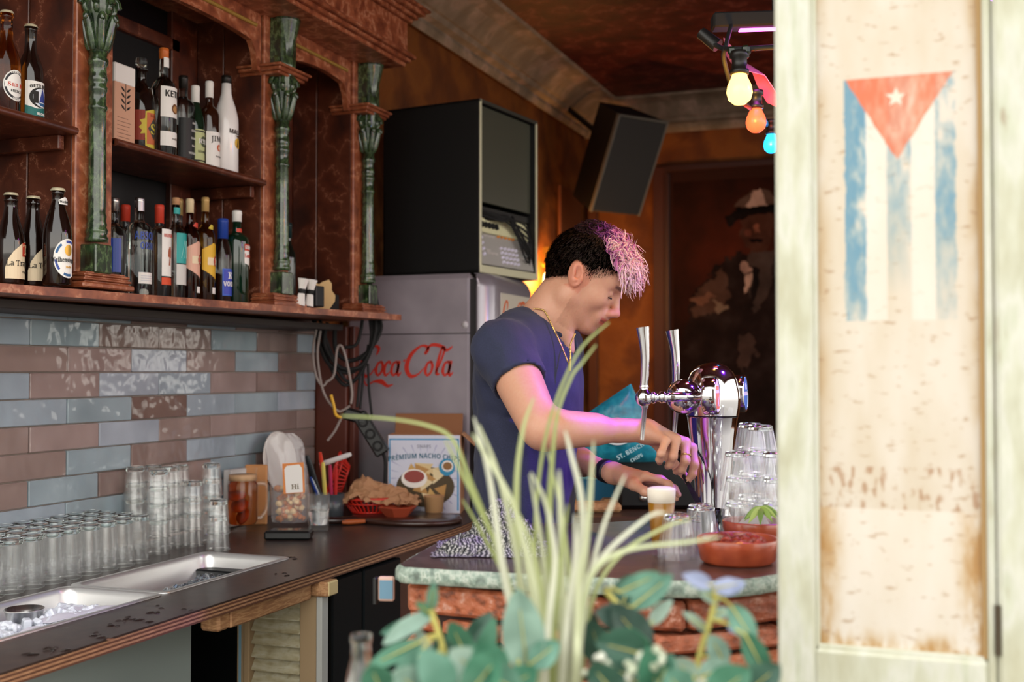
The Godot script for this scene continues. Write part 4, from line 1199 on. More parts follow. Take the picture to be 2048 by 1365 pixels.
	# round dark board with a handle, dish, cups
	var bc: Vector3 = on_y(812, 1042, CY)
	t = thing("serving_board", "round dark wooden serving board with handle at the counter's far end", "board", bc, -0.15)
	st = sm()
	lathe(st, [[0.0, 0.0005], [0.2, 0.0005], [0.208, 0.006], [0.206, 0.014], [0.2, 0.0165], [0.0, 0.0165]], 48, Transform3D(Basis.from_scale(Vector3(1, 1, 0.7))))
	mesh("disc", st, coated(mat(hx("3b2219"), 0.35), 0.5, 0.15), t)
	st = sm()
	tube(st, curve_points([Vector3(-0.1, 0.013, 0.15), Vector3(-0.14, 0.014, 0.2), Vector3(-0.19, 0.016, 0.24), Vector3(-0.215, 0.015, 0.26)], 5), 0.0125, 10, 1, true, 1.3)
	mesh("handle", st, coated(mat(hx("2a1611"), 0.3), 0.6, 0.1), t)
	st = sm()
	var ka := on_y(684, 1052, CY) + Vector3(0, 0.01, 0)
	var kb := on_y(730, 1050, CY) + Vector3(0, 0.012, 0)
	tube(st, [ka, ka.lerp(kb, 0.3), ka.lerp(kb, 0.8), kb], [0.006, 0.009, 0.008, 0.007], 8)
	tag(mesh("knife_handle", st, mat(hx("a2501f"), 0.5)), "orange-brown wooden knife handle lying beside the round board", "knife")
	c = on_y(795, 1043, CY) + Vector3(0, 0.0168, 0)
	t = thing("terracotta_dish", "small six-sided terracotta dish on the round dark board", "dish", c, 0.2)
	st = sm(-1)
	lathe(st, [[0.0, 0.0], [0.04, 0.0], [0.069, 0.032], [0.066, 0.034], [0.036, 0.006], [0.0, 0.005]], 6, Transform3D(), -1)
	mesh("dish", st, mat(hx("a5452a"), 0.55), t)
	var cg := "kraft paper cups on the round board"
	for k in 2:
		c = on_y([811, 868][k], [1024, 1034][k], CY) + Vector3(0, 0.0168, 0)
		t = thing("paper_cup", ["brown paper cup standing behind the terracotta dish", "wider brown paper cup near the far rim of the round board"][k], "cup", c, 0.0, cg)
		st = sm()
		var rr: float = [0.026, 0.036][k]
		lathe(st, [[0.0, 0.0], [rr * 0.86, 0.0], [rr, 0.054], [rr + 0.002, 0.055], [rr, 0.057], [rr * 0.84, 0.004], [0.0, 0.003]], 26)
		mesh("cup", st, mat(hx("c79a6b"), 0.7), t)
	c = on_y(832, 1019, CY) + Vector3(0, 0.0168, 0)
	t = thing("sauce_tub", "tiny white tub with blue base between the two paper cups", "tub", c)
	st = sm()
	lathe(st, [[0.0, 0.012], [0.0125, 0.012], [0.0135, 0.032], [0.0, 0.033]], 18)
	mesh("tub", st, M.paper_white, t)
	st = sm()
	lathe(st, [[0.0, 0.0], [0.0125, 0.0], [0.0135, 0.012], [0.0, 0.0125]], 18)
	mesh("blue_base", st, mat(hx("2d6fae"), 0.4), t)
	nacho_box()

func nacho_box():
	var c: Vector3 = on_y(848, 1028, CY)
	var t := thing("snack_carton", "open cardboard carton printed with nacho chips picture at the counter's end", "box", c, 0.31)
	var card := mat(hx("9a6b48"), 0.8)
	var w := 0.262; var h := 0.283; var d := 0.13
	var st := sm()
	box(st, Vector3(0, h / 2, -0.0), Vector3(w, h, 0.004), 0.001)
	box(st, Vector3(0, h / 2, -d), Vector3(w, h, 0.004), 0.001)
	box(st, Vector3(-w / 2, h / 2, -d / 2), Vector3(0.004, h, d), 0.001)
	box(st, Vector3(w / 2, h / 2, -d / 2), Vector3(0.004, h, d), 0.001)
	box(st, Vector3(0, 0.003, -d / 2), Vector3(w, 0.004, d), 0.001)
	mesh("body", st, card, t)
	st = sm()
	box(st, Vector3(0, h + 0.035, -d - 0.012), Vector3(w - 0.01, 0.075, 0.004), 0.001, Basis(Vector3(1, 0, 0), -0.25))
	mesh("back_flap", st, mat(hx("8a5a38"), 0.8), t)
	st = sm()
	box(st, Vector3(w / 2 + 0.03, h - 0.02, -d / 2), Vector3(0.004, 0.075, d - 0.02), 0.001, Basis(Vector3(0, 0, 1), 0.85))
	mesh("side_flap", st, mat(hx("a97a55"), 0.8), t)
	# printed front
	var P = func(poly, m, z, called, par): 
		var s2 := sm()
		plate(s2, poly, 0.0004, Transform3D(Basis(), Vector3(0, h / 2, 0.0021 + z)))
		return mesh(called, s2, m, par)
	var blue := mat(hx("2f8fc0"), 0.6)
	var print_ = P.call(rect(-w / 2 + 0.001, -h / 2 + 0.002, w / 2 - 0.001, h / 2 - 0.001), mat(hx("cfd2e0"), 0.6), 0.0, "printed_front", t)
	for q in [[-0.126, -0.13, -0.122, 0.128], [0.12, -0.13, 0.126, 0.128], [-0.126, 0.123, 0.126, 0.128]]: P.call(rect(q[0], q[1], q[2], q[3]), blue, 0.0004, "border", print_)
	for k in 26:
		var a := TAU * k / 26.0
		var e := Vector2(cos(a), sin(a))
		var lim := minf(0.118 / maxf(0.01, absf(e.x)), 0.12 / maxf(0.01, absf(e.y)))
		var nn := Vector2(-e.y, e.x)
		var cc := Vector2(0.0, -0.015)
		lim = minf(lim, 0.135)
		P.call([cc + e * 0.09, cc + e * lim + nn * 0.0022, cc + e * lim - nn * 0.0022], mat(hx("a7aac6"), 0.6), 0.0006, "ray", print_)
	P.call(ellipse(0.005, -0.045, 0.105, 0.073, 30), mat(hx("4a3a1c"), 0.6), 0.0008, "shade", print_)
	var r5 := RandomNumberGenerator.new(); r5.seed = 8
	for k in 16:
		var a := r5.randf() * TAU
		var cc := Vector2(0.0 + cos(a) * 0.075 * r5.randf(), -0.035 + sin(a) * 0.055)
		var tr := []
		var a2 := r5.randf() * TAU
		for j in 3: tr.append(cc + Vector2(cos(a2 + TAU * j / 3.0), sin(a2 + TAU * j / 3.0)) * r5.randf_range(0.026, 0.04))
		P.call(tr, mat(hx(["d9c08a", "caa25e", "e2cfa0", "b98a4a"][k % 4]), 0.6), 0.001 + 0.00012 * k, "printed_chip", print_)
	P.call(ellipse(-0.035, -0.015, 0.047, 0.034), mat(hx("ece6dc"), 0.5), 0.0032, "bowl_print", print_)
	P.call(ellipse(-0.035, -0.008, 0.037, 0.022), mat(hx("8c2a1c"), 0.4), 0.0036, "salsa_print", print_)
	P.call(ellipse(0.083, 0.026, 0.029, 0.031), mat(hx("1f8ab4"), 0.5), 0.0032, "dip_bowl", print_)
	P.call(ellipse(0.085, 0.03, 0.021, 0.02), mat(hx("e8e4dc"), 0.5), 0.0036, "dip_rim", print_)
	P.call(ellipse(0.085, 0.03, 0.016, 0.014), mat(hx("8a5f2a"), 0.5), 0.004, "dip", print_)
	st = sm()
	letters(st, "PREMIUM NACHO CHIPS", 0.0175, Vector3(0, 0.066, 0.003), 0.0, 3, 0.93, 0.7, Transform3D(Basis(), Vector3(0, h / 2, 0)))
	mesh("lettering", st, mat(hx("1c5f78"), 0.6), print_)
	st = sm()
	letters(st, "SNAPS", 0.012, Vector3(0, 0.1, 0.003), 0.0, 3, 1.0, 0.0, Transform3D(Basis(), Vector3(0, h / 2, 0)))
	mesh("lettering", st, mat(hx("8f93a2"), 0.6), print_)

# ---------------------------------------------------------------- far corner: fridge, amplifier rack, cables, speaker, mural
func brush(st, pts, widths, xf: Transform3D, depth := 0.0012):
	# a flat brush stroke of varying width: pts in 2-D, as a thin raised ribbon
	var line := []
	var n: int = pts.size()
	var p3 := []
	for p in pts: p3.append(Vector3(p[0], p[1], 0))
	var sm_ = curve_points(p3, 8)
	var L := []; var R := []
	for i in sm_.size():
		var t: Vector3 = (sm_[mini(i + 1, sm_.size() - 1)] - sm_[maxi(i - 1, 0)]).normalized()
		var f := float(i) / 8.0
		var k := mini(int(f), n - 2)
		var w: float = lerpf(widths[k], widths[k + 1], f - k) * 0.5
		var nn := Vector3(-t.y, t.x, 0) * w
		L.append(sm_[i] + nn); R.append(sm_[i] - nn)
	st.set_smooth_group(-1)
	var z := Vector3(0, 0, depth)
	for i in L.size() - 1:
		quad(st, xf * (R[i] + z), xf * (R[i + 1] + z), xf * (L[i + 1] + z), xf * (L[i] + z))
		quad(st, xf * L[i], xf * (L[i] + z), xf * (L[i + 1] + z), xf * L[i + 1])
		quad(st, xf * R[i + 1], xf * (R[i + 1] + z), xf * (R[i] + z), xf * R[i])

# flowing script word; drawn in units where the capital is 1 high
func script_word(st, xf: Transform3D):
	var C = func(x0, s):
		brush(st, [[x0 + 0.62 * s, 0.72], [x0 + 0.7 * s, 0.93], [x0 + 0.45 * s, 1.0], [x0 + 0.12 * s, 0.72], [x0, 0.32], [x0 + 0.16 * s, 0.03], [x0 + 0.42 * s, 0.08], [x0 + 0.62 * s, 0.3]], [0.05, 0.13, 0.06, 0.15, 0.2, 0.13, 0.06, 0.03], xf)
	var o = func(x0):
		brush(st, [[x0 + 0.2, 0.5], [x0 + 0.06, 0.42], [x0, 0.2], [x0 + 0.1, 0.05], [x0 + 0.25, 0.16], [x0 + 0.29, 0.36], [x0 + 0.2, 0.5], [x0 + 0.3, 0.47]], [0.06, 0.09, 0.13, 0.07, 0.09, 0.12, 0.06, 0.03], xf)
	var a = func(x0):
		o.call(x0)
		brush(st, [[x0 + 0.33, 0.52], [x0 + 0.27, 0.2], [x0 + 0.33, 0.05], [x0 + 0.45, 0.16]], [0.1, 0.12, 0.09, 0.03], xf)
	C.call(0.0, 1.0)
	o.call(0.66)
	brush(st, [[1.3, 0.4], [1.22, 0.5], [1.08, 0.4], [1.03, 0.2], [1.12, 0.05], [1.3, 0.16]], [0.08, 0.07, 0.1, 0.13, 0.08, 0.03], xf)
	a.call(1.36)
	brush(st, [[1.86, 0.5], [1.93, 0.56]], [0.07, 0.07], xf)
	# swash under the first word
	brush(st, [[0.1, -0.02], [0.3, -0.28], [0.6, -0.16], [0.95, -0.16], [1.25, -0.3], [1.5, -0.24]], [0.06, 0.05, 0.06, 0.16, 0.1, 0.02], xf)
	C.call(2.02, 1.25)
	brush(st, [[2.75, 0.75], [3.0, 1.02], [3.4, 1.0], [3.7, 0.86], [3.95, 0.98]], [0.05, 0.1, 0.12, 0.1, 0.04], xf)
	o.call(2.86)
	brush(st, [[3.3, 0.1], [3.5, 0.5], [3.62, 0.9], [3.5, 0.92], [3.38, 0.5], [3.36, 0.12], [3.5, 0.1]], [0.04, 0.08, 0.09, 0.07, 0.13, 0.12, 0.03], xf)
	a.call(3.62)

func corner_things():
	# post at the end of the tiles
	var st := sm()
	slab(st, Vector3(WALL, CY, -3.905), Vector3(-2.115, BASE_Y - 0.03, -3.843), 0.004)
	slab(st, Vector3(-2.112, CY, -3.9), Vector3(-2.09, BASE_Y - 0.03, -3.86), 0.003)
	tag(mesh("trim_3", st, mat(hx("5c2a1c"), 0.45)), "", "", "", "structure")
	# fridge
	var t := thing("retro_fridge", "tall grey retro fridge with red script lettering on its side, beyond the counter", "fridge", Vector3.ZERO)
	var grey := textured(noise_tex(noise(0.02, FastNoiseLite.TYPE_SIMPLEX_SMOOTH, 3, 51), [[0.0, hx("8d868c")], [1.0, hx("a39ba1")]], 256), Vector3(1, 1, 1), 0.4)
	st = sm()
	slab(st, Vector3(-2.2, 0.005, -4.44), Vector3(-1.66, 1.813, -3.985), 0.02)
	mesh("body", st, grey, t)
	st = sm()
	slab(st, Vector3(-2.195, 1.583, -3.99), Vector3(-1.665, 1.5865, -3.984), 0)
	slab(st, Vector3(-1.672, 0.05, -4.43), Vector3(-1.635, 1.79, -3.992), 0)
	mesh("seam", st, mat(hx("2a2629"), 0.6), t)
	# door: rounded slab swept in plan
	st = sm(1)
	var loops := []
	for q in [[0.03, 0.03], [0.04, 0.012], [0.06, 0.0], [1.76, 0.0], [1.785, 0.012], [1.8, 0.03], [1.812, 0.06]]:
		var lp := []
		var x0 := -1.64; var x1: float = -1.575 - q[1] * 0.6; var z0: float = -4.45 + q[1] * 0.4; var z1: float = -3.975 - q[1] * 0.4
		lp.append(Vector3(x0, q[0], z0)); 
		for j in 9:
			var a := PI / 2 * j / 8.0
			lp.append(Vector3(x1 - 0.06 + 0.06 * sin(a), q[0], z0 + 0.06 - 0.06 * cos(a)))
		for j in 9:
			var a := PI / 2 * j / 8.0
			lp.append(Vector3(x1 - 0.06 + 0.06 * cos(a), q[0], z1 - 0.06 + 0.06 * sin(a)))
		lp.append(Vector3(x0, q[0], z1))
		loops.append(lp)
	for i in loops.size() - 1:
		for j in 20:
			quad(st, loops[i][j], loops[i + 1][j], loops[i + 1][(j + 1) % 20], loops[i][(j + 1) % 20])
	st.set_smooth_group(-1)
	for j in range(1, 19): tri(st, loops[6][0], loops[6][j + 1], loops[6][j])
	mesh("door", st, coated(mat(hx("9c969e"), 0.3, 0.45), 0.6, 0.12), t)
	st = sm()
	slab(st, Vector3(-1.5755, 0.6, -4.39), Vector3(-1.5725, 1.74, -4.06), 0.001)
	var dp := mesh("door_panel", st, mat(hx("c9c2b2"), 0.4), t)
	st = sm()
	script_word(st, Transform3D(Basis(Vector3(0, 0.0, -1), Vector3(0, 1, 0), Vector3(1, 0, 0)) * Basis.from_scale(Vector3(0.07, 0.11, 1)), Vector3(-1.5723, 1.6, -4.08)))
	mesh("script", st, mat(hx("d8622a"), 0.5), dp)
	st = sm()
	var c := on_z(722, 752, -3.985)
	var e := on_z(905, 692, -3.985)
	var sx: float = (e.x - c.x) / 4.06
	script_word(st, Transform3D(Basis(Vector3(sx, 0, 0), Vector3(0.012, 0.118, 0), Vector3(0, 0, 1)), Vector3(c.x, c.y - 0.004, -3.9845)))
	mesh("script", st, mat(hx("d0301e"), 0.5), t)
	st = sm()
	c = on_z(930, 650, -3.985)
	lathe(st, [[0.0, 0.0], [0.0135, 0.0], [0.0135, 0.001], [0.0, 0.001]], 20, Transform3D(Basis(Vector3(1, 0, 0), PI / 2), c))
	mesh("round_sticker", st, mat(hx("d8d4d6"), 0.6), t)
	# amplifier rack on top
	t = thing("amplifier_rack", "big black equipment rack with mixers and tangled cables on top of the fridge", "rack", Vector3(-1.639, 1.8145, -4.0), -0.14)
	var W := 0.47; var H := 0.66; var D := 0.44
	st = sm()
	for q in [[-D, 0.0, -0.012, 0.0, H, 0.0], [-D, 0.0, -W, 0.0, H, -W + 0.012], [-D, 0.0, -W, 0.0, 0.014, 0.0], [-D, H - 0.012, -W, 0.0, H, 0.0], [-D, 0.0, -W, -D + 0.012, H, 0.0]]:
		slab(st, Vector3(q[0], q[1], q[2]), Vector3(q[3], q[4], q[5]), 0.002)
	mesh("case", st, mat(hx("070808"), 0.6), t)
	var trim := mat(hx("c9c6a6"), 0.45, 0.2)
	for q in [[0.0, 0.0, -0.013, H], [0.0, 0.0, 0.0, 0.0]]: pass
	for q in [[0.0, -0.013, H, 0.0], [0.0, -W, H, -W + 0.013]]:
		st = sm()
		slab(st, Vector3(0.0, 0.0, q[1]), Vector3(0.006, q[2], q[3]), 0.002)
		mesh("edge_trim", st, trim, t)
	st = sm()
	slab(st, Vector3(0.0, 0.0, -W), Vector3(0.007, 0.03, 0.0), 0.002)
	mesh("edge_trim", st, trim, t)
	st = sm()
	slab(st, Vector3(0.0, H - 0.014, -W), Vector3(0.006, H, 0.0), 0.002)
	mesh("edge_trim", st, mat(hx("3a3a33"), 0.4), t)
	st = sm()
	slab(st, Vector3(-0.03, 0.275, -W + 0.02), Vector3(-0.018, H - 0.015, -0.014), 0.002)
	mesh("front_cover", st, mat(hx("45463a"), 0.35), t)
	st = sm()
	slab(st, Vector3(-0.3, 0.235, -W + 0.02), Vector3(-0.02, 0.26, -0.014), 0.002)
	mesh("shelf", st, M.black_plastic, t)
	# two control desks leaning in the opening
	var cream := mat(hx("dcd9ae"), 0.5)
	st = sm()
	box(st, Vector3(-0.03, 0.195, -W / 2 - 0.005), Vector3(0.012, 0.075, W - 0.05), 0.002, Basis(Vector3(0, 0, 1), 0.3))
	var desk := mesh("upper_desk", st, cream, t)
	for k in 5:
		st = sm()
		box(st, Vector3(-0.018, 0.19, -0.055 - 0.028 * k), Vector3(0.014, 0.022, 0.014), 0.002, Basis(Vector3(0, 0, 1), 0.3))
		mesh("socket", st, M.black_matte, desk)
	st = sm()
	box(st, Vector3(-0.022, 0.1, -W / 2 - 0.005), Vector3(0.014, 0.135, W - 0.05), 0.002, Basis(Vector3(0, 0, 1), 0.22))
	var low := mesh("lower_desk", st, mat(hx("a3a09a"), 0.5), t)
	var face := Transform3D(Basis(Vector3(0, 0, 1), 0.22), Vector3(-0.022, 0.1, -W / 2 - 0.005))
	var lit_ := mat(hx("dfdcee"), 0.4)
	for k in 5:
		for j in 4:
			st = sm()
			lathe(st, [[0.0062, 0.0], [0.0055, 0.01], [0.0, 0.0105]], 9, face * Transform3D(Basis(Vector3(0, 0, 1), -PI / 2), Vector3(0.007, 0.008 - 0.019 * j, 0.045 - 0.03 * k)))
			mesh("knob", st, lit_, low)
		st = sm()
		lathe(st, [[0.006, 0.0], [0.005, 0.009], [0.0, 0.0095]], 9, face * Transform3D(Basis(Vector3(0, 0, 1), -PI / 2), Vector3(0.007, 0.055, 0.05 - 0.03 * k)))
		mesh("knob", st, mat(hx("d98a2e"), 0.4), low)
	for j in 5:
		st = sm()
		lathe(st, [[0.007, 0.0], [0.006, 0.01], [0.0, 0.0105]], 9, face * Transform3D(Basis(Vector3(0, 0, 1), -PI / 2), Vector3(0.007, 0.06 - 0.022 * j, 0.19)))
		mesh("knob", st, lit_, low)
	for q in [[0.05, 0.155, 8], [-0.01, 0.155, 3], [-0.02, 0.155, 8], [0.01, -0.115, 6], [-0.02, -0.115, 6]]:
		for k in int(q[2]):
			st = sm()
			slab(st, Vector3(0.006, q[0] - 0.005 + 0.002 * (k % 3), q[1] - 0.0105 * k - 0.007), Vector3(0.0085, q[0] + 0.006, q[1] - 0.0105 * k), 0.0008)
			var o := mesh("legend_key", st, mat(hx("b9b3ae"), 0.5), low)
			o.transform = face
	for q in [[0.185, "2d79b4"], [0.15, "e0a95c"]]:
		st = sm()
		lathe(st, [[0.0105, 0.0], [0.0105, 0.012], [0.0, 0.013]], 14, Transform3D(Basis(Vector3(0, 0, 1), -PI / 2), Vector3(-0.035, 0.045, -W / 2 + q[0])))
		mesh("plug", st, mat(hx(q[1]), 0.4), t)
	st = sm()
	slab(st, Vector3(-0.06, 0.03, -0.36), Vector3(-0.03, 0.062, -0.18), 0.003)
	mesh("power_unit", st, mat(hx("6a6967"), 0.4), t)
	for k in 7:
		st = sm()
		var y0 := 0.25 - 0.006 * k
		tube(st, curve_points([Vector3(-0.04, y0, -0.02 - 0.01 * k), Vector3(0.004 + 0.003 * k, 0.235 - 0.008 * (k % 4), -0.1 - 0.02 * k), Vector3(0.006, 0.228 - 0.014 * (k % 3), -0.25), Vector3(0.006, 0.2 - 0.022 * k, -0.38 - 0.01 * (k % 3)), Vector3(-0.01, 0.05 + 0.02 * k, -0.425 - 0.004 * k)], 7), 0.004 + 0.001 * (k % 2), 7)
		mesh("cable", st, M.black_matte, t)
	# loudspeaker in the corner under the cove
	var sc := deep(1222, 314, 6.9)
	t = thing("wall_speaker", "black wedge loudspeaker tilted down in the corner below the ceiling cove", "speaker", sc)
	var zz := Vector3(0.728, -0.45, 0.517).normalized()
	var xx := Vector3.UP.cross(zz).normalized()
	var yy := zz.cross(xx)
	t.basis = Basis(xx, yy, zz).scaled(Vector3.ONE * 0.89)
	st = sm()
	plate(st, [Vector2(-0.205, 0.315), Vector2(0.205, 0.315), Vector2(0.13, 0.0), Vector2(-0.13, 0.0)], 0.66, Transform3D(Basis(Vector3(1, 0, 0), Vector3(0, 0, 1), Vector3(0, -1, 0)), Vector3(0, 0.33, -0.12)))
	mesh("cabinet", st, mat(hx("131213"), 0.6), t)
	st = sm()
	slab(st, Vector3(-0.2, -0.325, 0.196), Vector3(0.2, 0.325, 0.222), 0.01)
	mesh("grille", st, mat(hx("3a3836"), 0.7), t)
	for s in [-1, 1]:
		st = sm()
		slab(st, Vector3(s * 0.203 - 0.007, -0.33, 0.19), Vector3(s * 0.203 + 0.007, 0.33, 0.224), 0.004)
		mesh("grille_edge", st, mat(hx("75736a"), 0.5), t)
	st = sm()
	slab(st, Vector3(-0.21, 0.322, 0.19), Vector3(0.21, 0.334, 0.224), 0.004)
	mesh("grille_edge", st, mat(hx("75736a"), 0.5), t)
	st = sm()
	rod(st, Vector3(0, 0.1, -0.2), Vector3(-0.1, 0.2, -0.62), 0.02)
	mesh("bracket", st, M.black_plastic, t)
	# wall lamp
	c = on_x(1096, 560, WALL + 0.07)
	t = thing("wall_sconce", "glowing amber wall lamp on the side wall behind the barman's head", "lamp", c)
	st = sm()
	lathe(st, [[0.0, -0.12], [0.03, -0.12], [0.035, -0.105], [0.01, -0.1], [0.01, -0.07], [0.022, -0.06], [0.0, -0.055]], 18)
	rod(st, Vector3(-0.07, -0.11, 0), Vector3(0, -0.11, 0), 0.01)
	mesh("base", st, mat(hx("2c1a0c"), 0.4, 0.6), t)
	st = sm()
	lathe(st, [[0.0, -0.055], [0.02, -0.05], [0.03, -0.01], [0.026, 0.03], [0.0, 0.06]], 18)
	mesh("bulb", st, lit(hx("ffcf80"), 3.5), t)
	st = sm()
	lathe(st, [[0.03, 0.075], [0.05, 0.1], [0.052, 0.15], [0.035, 0.19]], 20)
	mesh("glass_shade", st, lit(hx("c8701a"), 0.35), t)
	lamp(c, hx("ffb45e"), 0.2, 0.03, "sconce_light")
	# panelling strips on the back wall and side wall
	st = sm()
	var n := 4
	for q in [[1120, 1160], [1180, 1192], [1310, 1330]]:
		var a: Vector3 = on_z(q[0], 700, BACK + 0.03) if q[0] > 1170 else on_x(q[0], 700, WALL + 0.02)
		var b: Vector3 = on_z(q[1], 700, BACK + 0.03) if q[0] > 1170 else on_x(q[1], 700, WALL + 0.02)
		st = sm()
		slab(st, Vector3(minf(a.x, b.x) - 0.01, 0.0, minf(a.z, b.z) - 0.01), Vector3(maxf(a.x, b.x) + 0.01, 2.78 if q[0] > 1170 else 2.6, maxf(a.z, b.z) + 0.01), 0.004)
		tag(mesh("trim_%d" % n, st, mat(hx(["6b3a1c", "5a2c14", "4a1f16"][n - 4]), 0.6)), "", "", "", "structure")
		n += 1
	mural()
	cables()
	board_things()

func mural():
	var a := on_z(1340, 345, BACK + 0.02)
	var b := on_z(1800, 960, BACK + 0.02)
	var w: float = b.x - a.x; var h: float = a.y - b.y
	var im := Image.create(308, 410, false, Image.FORMAT_RGB8)
	var fn := noise(0.02, FastNoiseLite.TYPE_SIMPLEX_SMOOTH, 4, 61)
	var shapes := []                                         # [polygon in picture pixels, colour, softness]
	var S = func(pts, col, soft): 
		var pp := PackedVector2Array()
		for p in pts: pp.append(Vector2((p[0] - 1340) / 1.494, (p[1] - 345) / 1.5))
		shapes.append([pp, hx(col), soft])
	S.call([[1560, 520], [1470, 515], [1420, 560], [1380, 610], [1370, 700], [1400, 960], [1690, 960], [1700, 620], [1640, 550], [1600, 522]], "241815", 6.0)
	S.call([[1400, 590], [1450, 545], [1465, 600], [1430, 640], [1385, 640]], "4d362c", 5.0)
	S.call([[1500, 515], [1560, 515], [1545, 600], [1515, 640]], "453630", 3.0)
	S.call([[1490, 530], [1515, 548], [1498, 560], [1488, 545]], "b08a7c", 2.0)
	S.call([[1497, 562], [1512, 556], [1506, 590], [1496, 598]], "b59484", 2.0)
	S.call([[1512, 540], [1528, 545], [1522, 600], [1510, 620]], "1a1312", 2.0)
	S.call([[1485, 420], [1550, 415], [1556, 480], [1540, 515], [1505, 515], [1488, 480]], "4a2b20", 3.0)
	S.call([[1514, 458], [1526, 456], [1528, 476], [1516, 478]], "86503c", 2.0)
	S.call([[1495, 470], [1510, 466], [1512, 480], [1498, 482]], "6b3c2e", 2.0)
	S.call([[1505, 488], [1535, 488], [1532, 496], [1508, 496]], "110b0a", 2.0)
	S.call([[1452, 445], [1475, 430], [1520, 424], [1580, 428], [1590, 440], [1540, 438], [1490, 446], [1462, 462]], "150d0b", 2.0)
	S.call([[1475, 425], [1490, 402], [1515, 390], [1545, 390], [1565, 410], [1572, 428], [1520, 424]], "5c453b", 2.0)
	S.call([[1503, 420], [1515, 392], [1527, 388], [1545, 420], [1548, 430], [1515, 430]], "b9988a", 3.0)
	S.call([[1480, 426], [1570, 420], [1572, 430], [1482, 436]], "0f0a09", 1.5)
	S.call([[1375, 610], [1420, 590], [1440, 600], [1400, 622]], "6e4c3c", 3.0)
	S.call([[1430, 612], [1460, 620], [1455, 635], [1435, 625]], "75604f", 4.0)
	S.call([[1480, 690], [1510, 670], [1520, 720], [1490, 760]], "4a362f", 6.0)
	for y in 410:
		for x in 308:
			var v := fn.get_noise_2d(x, y)
			var p := Vector2(x, y)
			var warm := clampf(1.0 - p.distance_to(Vector2(90, 110)) / 150.0, 0, 1)
			var c := hx("20130f").lerp(hx("562416"), clampf(warm * 0.9 + 0.25 * v, 0, 1))
			if y < 14 or x < 4: c = hx("3a211a")
			for s in shapes:
				var inside := Geometry2D.is_point_in_polygon(p + Vector2(fn.get_noise_2d(x * 2.5, y * 2.5), fn.get_noise_2d(y * 2.5, x * 2.5 + 300)) * s[2] * 2.0, s[0])
				if inside: c = s[1].lightened(clampf(v * 0.1, 0, 0.2)) if v > 0 else s[1].darkened(-v * 0.4)
			im.set_pixel(x, y, c)
	var m := StandardMaterial3D.new()
	m.albedo_texture = ImageTexture.create_from_image(im); m.roughness = 0.9; m.metallic_specular = 0.2
	var t := thing("mural", "dark framed painting of a man in suit and pale hat on the back wall", "painting", Vector3(a.x + w / 2, (a.y + b.y) / 2, BACK + 0.005))
	var st := sm(-1)
	var q := [Vector3(-w / 2, -h / 2, 0.016), Vector3(w / 2, -h / 2, 0.016), Vector3(w / 2, h / 2, 0.016), Vector3(-w / 2, h / 2, 0.016)]
	for i in [0, 2, 1, 0, 3, 2]:
		st.set_uv([Vector2(0, 1), Vector2(1, 1), Vector2(1, 0), Vector2(0, 0)][i]); st.add_vertex(q[i])
	mesh("canvas", st, m, t)
	st = sm()
	slab(st, Vector3(-w / 2, -h / 2, -0.004), Vector3(w / 2, h / 2, 0.0155), 0.002)
	mesh("backing", st, mat(hx("1d120e"), 0.7), t)
	for f in [[-w / 2 - 0.05, -h / 2, -w / 2, h / 2], [w / 2, -h / 2, w / 2 + 0.05, h / 2], [-w / 2 - 0.05, h / 2, w / 2 + 0.05, h / 2 + 0.05], [-w / 2 - 0.05, -h / 2 - 0.05, w / 2 + 0.05, -h / 2]]:
		st = sm()
		slab(st, Vector3(f[0], f[1], -0.004), Vector3(f[2], f[3], 0.035), 0.008)
		mesh("frame", st, mat(hx("3c1a12"), 0.5), t)

